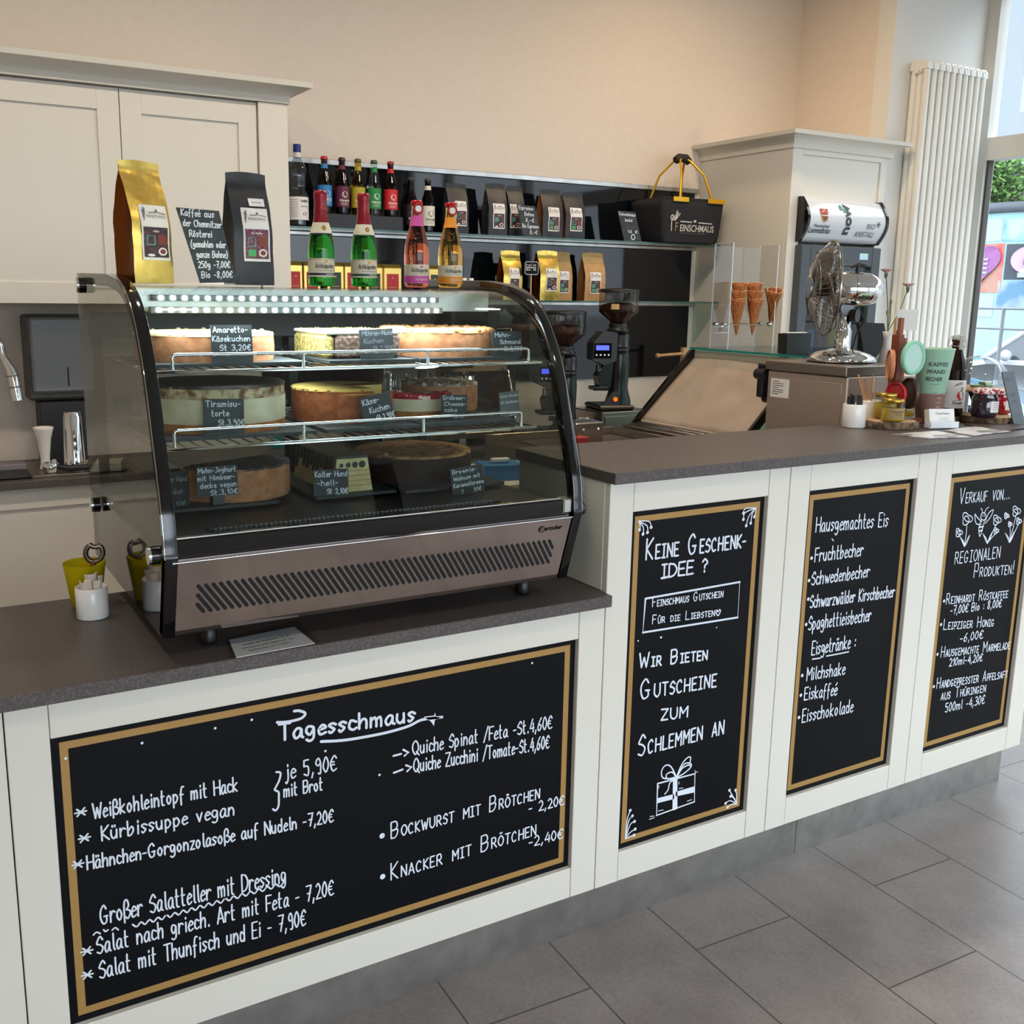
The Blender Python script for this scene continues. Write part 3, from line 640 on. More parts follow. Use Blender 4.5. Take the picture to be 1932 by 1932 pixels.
# ================================================================ refrigerated display case
LZ = .861
CXL, CXR = -.612, .262
OUT = [(.016, .905), (-.036, 1.062), (-.034, 1.08), (-.025, 1.14), (.011, 1.25), (.05, 1.36), (.087, 1.427), (.125, 1.475), (.175, 1.510), (.235, 1.531), (.3, 1.541), (.36, 1.546), (.69, 1.551)]
def catmull(p, n=5): return smooth_pts(p, n)
OUTS = OUT[:2]+catmull(OUT[1:12], 4)[1:]+OUT[12:]
def offset_poly(p, d):
    o = []
    for i, q in enumerate(p):
        a = p[max(i-1, 0)]; b = p[min(i+1, len(p)-1)]; dx, dy = b[0]-a[0], b[1]-a[1]; l = math.hypot(dx, dy) or 1
        o.append((q[0]+dy/l*d, q[1]-dx/l*d))
    return o
inner = offset_poly(OUTS, .024); glass_prof = [q for q in offset_poly(OUTS[2:], .014)]
glass_prof = [(y, min(z, 1.524)) for y, z in glass_prof if y < .668]+[(.668, 1.524)]
glass_prof = [(-.024+(.026+.024)*i/6, 1.085+.165*i/6) for i in range(7)]+[q for q in glass_prof if q[1] > 1.262]
case = thing('display_case', 'countertop cake display case with curved glass and slotted steel front', 'display case', (0, 0, LZ))
def wz(mb): return mb.xf(Matrix.Translation((0, 0, -LZ)))
dark_polish = mat('dark_polished_panel', (96, 92, 92), .06, metal=1.)
m = MB().prism([(.022, .907), (-.026, 1.060), (-.024, 1.064), (.688, 1.064), (.688, .907)], 'x', CXL+.012, CXR-.012, dark_polish)
obj('base_body', wz(m), case)
# front panel with slanted vent slots
fa = Vector((.017, .908)); fb = Vector((-.0318, 1.0535)); FL = (fb-fa).length; fd = (fb-fa)/FL; fnv = Vector((-fd.y, fd.x))
def front(a, b, off=.0): q = fa+fd*b+fnv*off; return (a, q.x, q.y)
m = MB().prism([tuple(fa), tuple(fb), tuple(fb-fnv*.012), tuple(fa-fnv*.012)], 'x', CXL+.010, CXR-.025, mirror_steel)
m.tube([front(CXL+.012, FL+.002, .003), front(CXR-.026, FL+.002, .003)], .002, chrome, 6)
obj('front_panel', wz(m), case)
m = MB()
z0s, z1s = P(380, 1150, y=.015).z, P(374, 1097, y=.015).z
b0, b1 = (z0s-fa.y)/fd.y, (z1s-fa.y)/fd.y
xa, xb = P(368, 1125, y=.012).x, P(1032, 1040, y=.012).x
dx = (b1-b0)*.68; pitch = (xb-xa)/57
for k in range(-4, 58):
    p0, p1 = (xa+k*pitch, b1), (xa+k*pitch+dx, b0)
    t0 = max(0, (xa-p0[0])/dx); t1 = min(1, (xb-p0[0])/dx)
    if t1-t0 < .02: continue
    q0 = (p0[0]+dx*t0, b1+(b0-b1)*t0); q1 = (p0[0]+dx*t1, b1+(b0-b1)*t1)
    stroke2d(m, [q0, q1], .0070, lambda a, b: front(a, b, .0006), black_matte)
obj('vent_slots', wz(m), case)
m = MB(); lab = lambda a, b: front(a, b, .0008)
u = P(1016, 985, y=-.02); bb_ = FL-.026
m2 = P(1059, 975, y=-.02)
type2d(m, 'artscher', u.x+.013, bb_, .0105, lab, black_gloss, .02, fit=m2.x-u.x-.013, shear=.25)
disc2d(m, u.x+.0055, bb_+.004, .0085, lab, black_gloss, 20, .0078)
obj('maker_mark', wz(m), case)
m = MB(); type2d(m, 'B', u.x+.001, bb_-.001, .012, lambda a, b: front(a, b, .0012), mirror_steel, .02, shear=.25); obj('maker_mark', wz(m), case)
# rail under the glass
m = MB().bbox(CXL+.02, CXR-.045, -.028, .002, 1.061, 1.093, black_gloss, .003)
obj('bottom_rail', wz(m), case)
m = MB().bbox(CXR-.044, CXR-.022, -.0285, .002, 1.062, 1.0935, alu, .003); obj('rail_end', wz(m), case)
m = MB().tube([(CXL+.022, -.024, 1.0945), (CXR-.05, -.024, 1.0945)], .0016, alu, 6); obj('glass_channel', wz(m), case)
# side trims, side glass, spacers
for x0, x1 in ((CXL, CXL+.022), (CXR-.022, CXR)):
    n = len(OUTS); m = MB()
    vs = [(x0, *q) for q in OUTS]+[(x1, *q) for q in OUTS]+[(x1, *q) for q in inner]+[(x0, *q) for q in inner]
    fs = []
    for i in range(n-1):
        for k in range(4): fs.append((k*n+i, k*n+i+1, ((k+1) % 4)*n+i+1, ((k+1) % 4)*n+i))
    fs += [(0, n, 2*n, 3*n), (n-1, 4*n-1, 3*n-1, 2*n-1)]
    m.add(vs, fs, black_gloss, True)
    xo = x0 if x0 < 0 else x1
    m.tube([(xo, q[0]+.001, q[1]) for q in offset_poly(OUTS, .001)[1:]], .0018, chrome, 6)
    obj('side_trim', wz(m), case, bevel=.003)
# side glass (inset behind the trim, full height)
sg = pane('side_glass', (228, 227, 218), .9)
for x in (CXL-.004, CXR+.002):
    m = MB(); pr = [q for q in OUTS[2:]]+[(.69, 1.06)]
    vs = [(x, *q) for q in pr]+[(x+.004, *q) for q in pr]; n = len(pr)
    m.add(vs, [tuple(range(n)), tuple(range(2*n-1, n-1, -1))]+[(i, (i+1) % n, n+(i+1) % n, n+i) for i in range(n)], sg)
    obj('side_glass', wz(m), case)
for x in (CXL, CXR-.010):
    pr = [(.016, .905), (-.030, 1.055), (-.028, 1.064), (.69, 1.064), (.69, .907)]
    m = MB().prism(pr, 'x', x, x+.010, dark_polish); obj('base_side', wz(m), case)
for (u_, v_) in ((153, 538), (180, 952), (290, 1048)):
    q = P(u_, v_, x=CXL-.012); yy = min(q.y, .672)
    m = MB().cyl((CXL-.018, yy, q.z), (CXL-.003, yy, q.z), .0165, black_gloss, 24).cyl((CXL-.0225, yy, q.z), (CXL-.018, yy, q.z), .0155, chrome, 24)
    obj('glass_knob', wz(m), case)
    m = MB().cyl((CXR+.006, yy, q.z), (CXR+.021, yy, q.z), .0165, black_gloss, 24); obj('glass_knob', wz(m), case)
# curved front glass and top
m = MB(); n = len(glass_prof)
m.add([(CXL+.012, *q) for q in glass_prof]+[(CXR-.012, *q) for q in glass_prof], [(i, i+1, n+i+1, n+i) for i in range(n-1)], case_glass, True)
obj('curved_glass', wz(m), case)
m = MB()
# inside: floor, back header, sliding door stiles
m.box(CXL+.012, CXR-.012, .012, .66, 1.0645, 1.072, black_plastic); obj('case_floor', wz(m), case)
m = MB()
for k in range(62):
    xx = CXL+.12+k*.0098
    m.lathe([(.0046, 0), (.0046, .006), (.003, .0085), (0, .009)], dark_grey, 8, (xx, .085, 1.0725))
m.box(CXL+.11, CXR-.13, .088, .115, 1.0725, 1.078, black_plastic)
obj('vent_grille', wz(m), case)
m = MB().bbox(CXL+.012, CXR-.012, .650, .685, 1.408, 1.466, dark_grey, .002); obj('rear_header', wz(m), case)
m = MB().bbox(CXL+.012, CXR-.012, .640, .688, 1.0725, 1.090, black_plastic, .001); obj('rear_sill', wz(m), case)
door_g = pane('rear_glass', (190, 196, 192), 1.3)
for x0, x1, y in ((CXL+.014, P(560, 750, y=.66).x, .655), (P(538, 750, y=.66).x, CXR-.014, .672)):
    m = MB().bbox(x0, x0+.022, y-.006, y+.006, 1.0905, 1.4075, black_plastic, .001).bbox(x1-.022, x1, y-.006, y+.006, 1.0905, 1.4075, black_plastic, .001)
    d = obj('sliding_door', wz(m), case)
    obj('door_glass', wz(MB().quad((x0+.022, y, 1.0905), (x1-.022, y, 1.0905), (x1-.022, y, 1.4075), (x0+.022, y, 1.4075), door_g)), d)
q0, q1 = P(866, 828, y=.648), P(876, 870, y=.648)
m = MB().box(q0.x, q1.x, .640, .648, q1.z, q0.z, alu).cyl(((q0.x+q1.x)/2, .634, (q0.z+q1.z)/2), ((q0.x+q1.x)/2, .641, (q0.z+q1.z)/2), .006, chrome)
obj('door_lock', wz(m), case)
# feet
for fx in (CXL+.10, CXR-.07):
    for fy in (.085, .60): obj('foot', wz(MB().lathe([(0, LZ), (.016, LZ), (.018, LZ+.006), (.013, .907), (0, .907)], black_plastic, 16, (fx, fy, 0))), case)
# LED strips under the top
led_on = mat('led_white', (255, 255, 255), .4, emit=(232, 244, 255), es=22)
for (ua, va, ub, vb, y, zs) in ((292, 555, 825, 572, .300, .0085), (288, 578, 832, 592, .275, .0085)):
    a, b = P(ua, va, y=y), P(ub, vb, y=y); zz = (a.z+b.z)/2
    m = MB().box(a.x-.004, b.x+.004, y, y+.02, zz-.006, zz+.006, mat('led_bar', (92, 98, 98), .5)); s_ = obj('led_strip', wz(m), case)
    m = MB()
    for k in range(27):
        xx = a.x+(b.x-a.x)*(k+.5)/27
        m.box(xx-.0042, xx+.0042, y-.0025, y-.0002, zz-.0038, zz+.0038, led_on)
    obj('led', wz(m), s_)
la = area('case_led', (-.20, .25, 1.472), (0, 0, 0), .7, 4.2, (.86, .95, 1.0), 'RECTANGLE'); la.data.size_y = .2; la.name = 'case_led_light'
m = MB().box(CXL+.03, CXR-.03, .322, .326, 1.476, 1.520, alu).box(CXL+.03, CXR-.03, .326, .66, 1.514, 1.519, mat('top_liner', (150, 152, 150), .3, metal=.8)); obj('lamp_housing', wz(m), case)
m = MB(); disc2d(m, .135, .22, .028, lambda a, b: (a, b, 1.5215), mat('green_sticker', (122, 150, 116), .6), 24, .022); obj('round_sticker', wz(m), case)

# wire shelves
def wire_shelf(label, x0, x1, y0, y1, z, zg, posts):
    t = thing('wire_shelf', label, 'shelf', (x0, y0, z), 0, 'wire shelves in the display case'); w, d = x1-x0, y1-y0; r = .0032
    obj('shelf_frame', MB().tube([(0, 0, -r), (w, 0, -r), (w, d, -r), (0, d, -r)], r, chrome, 8, closed=True), t)
    m = MB(); k = int(w/.0247)
    for i in range(1, k): m.tube([(w*i/k, -.001, -.0015), (w*i/k, d, -.0015)], .0015, chrome, 6)
    for yy in (d*.35, d*.68): m.tube([(0, yy, -.0045), (w, yy, -.0045)], .002, chrome, 6)
    obj('shelf_wires', m, t)
    a, b = posts[0]-x0, posts[-1]-x0; h = zg-z; c = .006
    m = MB().tube(smooth_pts([(a, 0), (a, h-c)], 2) and [(a, .002, 0), (a, .002, h-c), (a+c*.3, .002, h-c*.3), (a+c, .002, h), (b-c, .002, h), (b-c*.3, .002, h-c*.3), (b, .002, h-c), (b, .002, 0)], .0032, chrome, 8)
    for p in posts[1:-1]: m.cyl((p-x0, .002, 0), (p-x0, .002, h), .0028, chrome, 8)
    obj('guard_rail', m, t)
Z1, Z2 = 1.3745, 1.2395
Y1_, Y2_ = .10, .065
wire_shelf('upper chrome wire shelf with guard rail inside the display case', -.589, .236, Y1_, .63, Z1, 1.402, [P(u_, 675, y=Y1_).x for u_ in (325, 573, 808, 998)])
wire_shelf('middle chrome wire shelf with guard rail inside the display case', -.591, .204, Y2_, .63, Z2, 1.270, [P(u_, 815, y=Y2_).x for u_ in (329, 574, 800, 984)])

# ---------------------------------------------------------------- cakes
def cake_mat(name, c1, c2, sc, lo=.38, hi=.62, rough=.75, bump=.6): return mat(name, c1, rough, noise=(c2, sc, 6, lo, hi, bump))
crust_tan = cake_mat('crust_tan', (196, 138, 98), (176, 112, 72), 60)
crust_brown = cake_mat('crust_brown', (176, 100, 48), (150, 78, 34), 70)
almond = cake_mat('cream_almond', (240, 226, 180), (226, 196, 132), 60)
cocoa = cake_mat('cocoa', (52, 38, 32), (34, 25, 22), 120)
cream_m = cake_mat('cream', (226, 218, 188), (204, 192, 156), 25, .35, .75, bump=.2)
cream_dust = cake_mat('cocoa_dusted_cream', (208, 192, 154), (120, 78, 44), 55, .42, .62)
biscuit = cake_mat('biscuit_base', (190, 128, 64), (160, 96, 44), 50)
pistachio = cake_mat('pistachio_crumb', (196, 176, 104), (126, 108, 58), 150, .4, .6)
carrot = cake_mat('carrot_crumb', (80, 58, 48), (128, 104, 90), 120, .48, .6)
icing = cake_mat('white_icing', (238, 234, 222), (220, 212, 196), 30)
crumble = cake_mat('crumble', (204, 148, 92), (176, 116, 66), 110, .35, .65, bump=1)
curd = cake_mat('yellow_curd', (222, 196, 112), (206, 172, 84), 20)
red_jelly = mat('red_jelly', (176, 16, 40), .12, coat=.6)
sugar = cake_mat('powdered_crust', (150, 112, 82), (232, 226, 216), 60, .45, .6)
choc = mat('dark_chocolate', (40, 28, 24), .3)
choc_cake = cake_mat('chocolate_cake', (50, 24, 17), (36, 18, 13), 60)
caramel = cake_mat('caramel_top', (150, 96, 54), (196, 156, 108), 30, .4, .62)
poppy = cake_mat('poppy_top', (50, 40, 46), (92, 76, 78), 90)
loaf_cream = cake_mat('layered_cream', (224, 210, 156), (204, 186, 128), 30)
def wob(a=.003): return lambda ang, z, r: random.uniform(-a, a)
def round_cake(name, label, x, y, z, r, h, side, top, a0=0, a1=2*PI, cut=None, layers=None, dome=.004, bumps=0, group='cakes in the display case'):
    """cake with side crust, topping and (if a wedge) cut faces"""
    t = thing(name, label, 'cake', (x, y, z), 0, group)
    m = MB(); seg = 72
    if layers is None: layers = [(0, h, side)]
    full = a1-a0 > 2*PI-.01
    for za, zb, ms in layers:
        k = max(2, int((zb-za)/.006))
        prof = [(r*(1-.012*(1-math.sin(PI*min(1, (za+(zb-za)*i/k)/h)))), za+(zb-za)*i/k) for i in range(k+1)]
        m.lathe(prof, ms, seg, (0, 0, 0), True, a0, a1, rnd=wob(.0008))
    if not full:
        cm = cut or side
        for a in (a0, a1): m.quad((0, 0, 0), (r*math.cos(a), r*math.sin(a), 0), (r*math.cos(a), r*math.sin(a), h), (0, 0, h), cm)
    obj('cake_body', m, t)
    m = MB(); prof = [(r*1.0, h-.003), (r*.985, h+.002), (r*.93, h+.003), (r*.7, h+dome), (r*.4, h+dome), (r*.15, h+dome*.8), (0, h+dome*.8)]
    m.lathe(prof, top, seg, (0, 0, 0), True, a0, a1, rnd=wob(.0016))
    for i in range(bumps):
        a = random.uniform(a0, a1); q = r*math.sqrt(random.uniform(.45, 1))*.95
        m.sphere((q*math.cos(a), q*math.sin(a), h+.002), random.uniform(.003, .0075)*(1.5 if bumps > 100 else 1), top, 7, 5, (1, 1, .7))
    obj('topping', m, t)
    return t
SL = .006
def slate(label, x0, x1, y0, y1, z):
    m = MB(); n = 24; per = []
    for (ax, ay, bx_, by) in ((x0, y0, x1, y0), (x1, y0, x1, y1), (x1, y1, x0, y1), (x0, y1, x0, y0)):
        for i in range(n): per.append((ax+(bx_-ax)*i/n+random.uniform(-.0012, .0012), ay+(by-ay)*i/n+random.uniform(-.0012, .0012)))
    m.prism(per, 'z', z, z+SL, slate_m); tag(obj('slate_board', m), label, 'slate board', 'slate boards under the cakes')
slate('dark slate board under the almond cheesecake on the upper shelf', -.575, -.27, .17, .47, Z1)
slate('dark slate board under the carrot cake on the upper shelf', -.225, -.03, .17, .46, Z1)
slate('dark slate board under the crumble cake on the upper shelf', -.02, .225, .17, .47, Z1)
slate('dark slate board under the tall cream torte on the middle shelf', -.575, -.265, .14, .45, Z2)
slate('dark slate board under the yellow cheesecake on the middle shelf', -.245, -.035, .14, .46, Z2)
slate('dark slate board under the strawberry and powdered cakes on the middle shelf', -.025, .20, .14, .46, Z2)
CF = 1.0785
slate('dark slate board on the case floor under the half poppy cake', P(322, 972, z=CF).x, P(528, 950, z=CF).x, P(322, 972, z=CF).y+.015, .50, CF)
slate('dark slate board on the case floor under the chocolate-coated loaf', -.225, -.035, .26, .56, CF)
slate('dark slate board on the case floor under the brownie cake', -.02, .235, .24, .56, CF)
z1, z2, z3 = Z1+SL, Z2+SL, CF+SL
round_cake('cheesecake', 'round cheesecake with pale almond topping at the left of the upper shelf', -.435, .32, z1, .138, .052, crust_tan, almond, bumps=30)
# carrot cake: cut block
t = thing('carrot_cake', 'cut carrot nut cake with yellow pistachio coating on the upper shelf', 'cake', (-.13, .30, z1), 0, 'cakes in the display case')
m = MB().bbox(-.062, .085, -.085, .11, 0, .049, carrot, .006); obj('crumb', m, t)
m = MB().bbox(-.085, -.0625, -.080, .11, 0, .050, pistachio, .008); obj('coating', m, t)
m = MB().bbox(-.084, .086, -.084, .112, .0495, .057, icing, .003)
for i in range(160): m.sphere((random.uniform(-.08, .08), random.uniform(-.083, .1), .057), random.uniform(.0015, .003), pistachio, 5, 4)
obj('topping', m, t)
round_cake('crumble_cake', 'large round poppy seed cake with brown crumble at the right of the upper shelf', .098, .325, z1, .135, .054, crust_tan, crumble, bumps=190)
round_cake('cream_torte', 'tall cream torte with dark cocoa top on the middle shelf', -.425, .300, z2, .142, .089, cream_m, cocoa, layers=[(0, .018, biscuit), (.018, .066, cream_m), (.066, .089, cream_dust)])
round_cake('cheesecake', 'yellow cheesecake in a brown crust, cut open, on the middle shelf', -.14, .33, z2, .105, .068, crust_brown, curd, PI*.02, PI*1.62, cut=curd)
t = thing('cake_slice', 'cheesecake slice standing in front of the cut yellow cheesecake', 'cake', (-.125, .205, z2), 0, 'cakes in the display case')
m = MB(); m.lathe([(.1, 0), (.101, .03), (.1, .06)], crust_brown, 20, (0, .095, 0), True, PI*1.28, PI*1.72); obj('crust', m, t)
m = MB(); a0, a1 = PI*1.28, PI*1.72
m.add([(0, .02, .06)]+[(.1*math.cos(a0+(a1-a0)*i/12), .095+.1*math.sin(a0+(a1-a0)*i/12), .06) for i in range(13)], [(0, i, i+1) for i in range(1, 13)], curd)
m.quad((0, .02, 0), (.1*math.cos(a0), .095+.1*math.sin(a0), 0), (.1*math.cos(a0), .095+.1*math.sin(a0), .06), (0, .02, .06), curd).quad((0, .02, 0), (.1*math.cos(a1), .095+.1*math.sin(a1), 0), (.1*math.cos(a1), .095+.1*math.sin(a1), .06), (0, .02, .06), curd); obj('filling', m, t)
round_cake('strawberry_cheesecake', 'strawberry cheesecake wedge with glossy red jelly top on the middle shelf', .055, .34, z2, .09, .048, cream_m, red_jelly, PI*.95, PI*1.75, cut=cream_m, layers=[(0, .012, biscuit), (.012, .039, cream_m), (.039, .048, red_jelly)], bumps=14)
round_cake('poppy_strudel', 'brown cake with powdered sugar top at the right of the middle shelf', .145, .40, z2, .092, .062, crust_tan, sugar, bumps=60)
# case floor
round_cake('poppy_yoghurt_cake', 'half poppy yoghurt cake with dark top on the case floor', -.365, .40, z3, .125, .068, crust_tan, poppy, PI*1.12, PI*2.12, cut=biscuit, bumps=20)
t = thing('layered_loaf', 'chocolate-dripped cream biscuit loaf with a pale cut end on the case floor', 'cake', (-.13, .40, z3), 0, 'cakes in the display case')
pr = [(-.048, 0), (.048, 0), (.036, .074), (-.036, .074)]
m = MB(); m.prism([(q[0]*1.0, q[1]) for q in pr], 'y', -.115, .13, loaf_cream); obj('loaf', m, t)
m = MB(); m.prism([(-.039, .0745), (.039, .0745), (.037, .079), (-.037, .079)], 'y', -.112, .132, choc)
for k in range(11):
    yy = -.105+k*.022; dl = random.uniform(.025, .05)
    for sx_ in (-1, 1): m.tube([(sx_*.0375, yy, .076), (sx_*(.040), yy, .06), (sx_*(.0365+.012*(dl/.074)+.001), yy+.001, .074-dl)], [.006, .0055, .004], choc, 6)
obj('chocolate_glaze', m, t)
m = MB()
for i, xx in enumerate((-.026, -.010, .006, .023)): disc2d(m, xx, .060, .0045+.0012*i, lambda a, b: (a, -.1156, b), choc, 14)
for zz in (.046, .035, .024, .013): m.box(-.043, .043, -.1155, -.115, zz, zz+.0012, biscuit)
obj('cut_face', m, t)
round_cake('brownie_cake', 'dark brownie walnut cake with caramel cream top on the case floor', .085, .42, z3, .14, .062, choc_cake, caramel, bumps=24)
t = thing('dark_loaf', 'dark chocolate loaf behind the price card at the left of the case floor', 'cake', (-.52, .47, z3-SL), 0, 'cakes in the display case')
obj('loaf', MB().bbox(-.045, .045, -.1, .11, 0, .07, choc, .008), t)

# ---------------------------------------------------------------- price cards
def card(label, u0, v0, u1, v1, y, lines, zb=None, tilt=0, back=.12, m=slate_m, stand=False, ink=chalk, hs=None):
    """slate price card seen between photo pixels (u0, v0) and (u1, v1), standing at depth y"""
    a, b = P(u0, v1, y=y), P(u1, v0, y=y); c = P((u0+u1)/2, v1, y=y); d = P((u0+u1)/2, v0, y=y)
    wd, ht, bot = b.x-a.x, d.z-c.z, c.z
    if zb is not None: ht += max(bot-zb, 0); low = max(bot-zb, 0); bot = zb if bot > zb else bot
    else: low = 0
    t = thing('price_card', label, 'price card', ((a.x+b.x)/2, y, bot), 0, 'price cards in the display case', (R(-4), R(-tilt), 0))
    obj('card', MB().box(-wd/2, wd/2, 0, .0025, 0, ht, m), t)
    mb = MB(); fn = lambda p, q: (p, -.0006, q); n = len(lines); vis = ht-low
    for i, (tx, x0, x1) in enumerate(lines):
        hh = (hs or .62)*vis/n; zz = low+vis*(1-(i+.82)/n)
        pen(mb, tx, -wd/2+x0*wd, zz, hh, fn, ink, min(.0022, hh*.16), (x1-x0)*wd)
    obj('chalk_writing', mb, t)
    if stand: obj('card_stand', MB().box(-.012, .012, -.004, .02, -(bot-CF)+.004+SL*stand, .002, black_plastic), t)
    return t
card('price card on the almond cheesecake reading 3,20', 400, 613, 476, 664, .172, [('Amaretto-', .05, .9), ('Käsekuchen', .03, .95), ('St 3,20€', .2, .95)], Z1+SL)
card('price card leaning on the carrot cake, faded writing', 681, 621, 744, 664, .185, [('Möhren-Nuss', .08, .98), ('Kuchen', .12, .7), ('St.2,90€', .38, .98)], Z1+SL, 2, ink=chalk_dim)
card('price card at the right of the upper shelf reading 2,90', 930, 625, 986, 664, .178, [('Mohn-', .08, .62), ('Schmand', .25, .95), ('St.2,90€', .38, 1.)], Z1+SL, ink=chalk)
card('price card in front of the tall cream torte', 384, 753, 459, 806, .148, [('Tiramisu-', .06, .92), ('torte', .2, .62), ('St.3,90€', .36, 1.)], Z2+SL, -2)
card('tilted price card in front of the yellow cheesecake', 690, 744, 748, 796, .150, [('Käse-', .08, .62), ('Kuchen', .25, .9), ('St.2,90€', .42, 1.)], Z2+SL, 12)
card('price card in front of the red strawberry cheesecake', 833, 745, 881, 790, .205, [('Erdbeer-', .05, .95), ('Cheese-', .1, .95), ('cake', .12, .6), ('2,90', .5, .9)], Z2+SL, -3)
card('grey price card in front of the powdered cake', 945, 739, 982, 786, .235, [('Quark-Strudel', .03, .98), ('mit Heidelbeeren', .05, .98), ('', 0, 1), ('Stk. 2,90', .45, .95)], Z2+SL, 4, m=mat('grey_card', (108, 116, 122), .6), hs=.4)
card('price card in front of the half poppy cake', 373, 880, 448, 936, .262, [('Mohn-Joghurt', .05, .97), ('mit Himbeer-', .02, .94), ('decke vegan', .08, .97), ('St.3,10€', .32, .98)], None, 0, stand=1, hs=.66)
card('price card in front of the cream biscuit loaf', 592, 886, 657, 935, .262, [('Kalter Hund', .04, .97), ('-hell-', .1, .7), ('St 2,10€', .38, .98)], None, -2, stand=1)
card('price card in front of the brownie cake', 854, 880, 915, 931, .205, [('Brownie-', .06, .8), ('Walnuss mit', .08, .9), ('Karamellcreme', .06, .99), ('St.2,90€', .3, .9)], None, 5, stand=1, hs=.58)
card('dark price card with faded writing at the left of the case floor', 306, 890, 356, 960, .30, [('Kalter Hund', .02, .95), ('-dunkel-', .05, .85), ('2,10€', .3, .85)], CF, 0, m=black_matte, ink=chalk_dim, hs=.4)
# ================================================================ bags, bottles, cards
def patch(mb, x0, x1, z0, z1, fn, m, nx=4, ny=4, smooth=True):
    return mb.grid(lambda u, v: fn(x0+(x1-x0)*u, z0+(z1-z0)*v), nx, ny, m, smooth)
gold_foil = mat('gold_foil', (238, 206, 112), .3, metal=1., noise=((222, 184, 88), 30, 4, .35, .7, .5))
gold_inner = mat('gold_side', (120, 66, 22), .4, metal=.9)
black_foil = mat('black_bag_film', (33, 36, 40), .45, noise=((42, 45, 50), 20, 4, .3, .7, .4))
kraft = mat('kraft_paper', (196, 156, 104), .75, noise=((182, 140, 90), 40, 5, .35, .7, .3))
kraft_dark = mat('brown_bag_side', (120, 74, 38), .7)
photo_plum = mat('label_photo_plum', (52, 34, 46), .45, noise=((96, 62, 62), 180, 5, .45, .62))
photo_maroon = mat('label_photo_maroon', (96, 36, 58), .45, noise=((132, 82, 96), 160, 5, .45, .62))
teal = mat('label_teal', (80, 150, 140), .5); green_l = mat('label_green', (70, 165, 100), .5); bean_b = mat('bean_brown', (122, 58, 44), .5); grey_ink = mat('grey_ink', (110, 100, 96), .6); ink = mat('dark_ink', (30, 28, 32), .6)
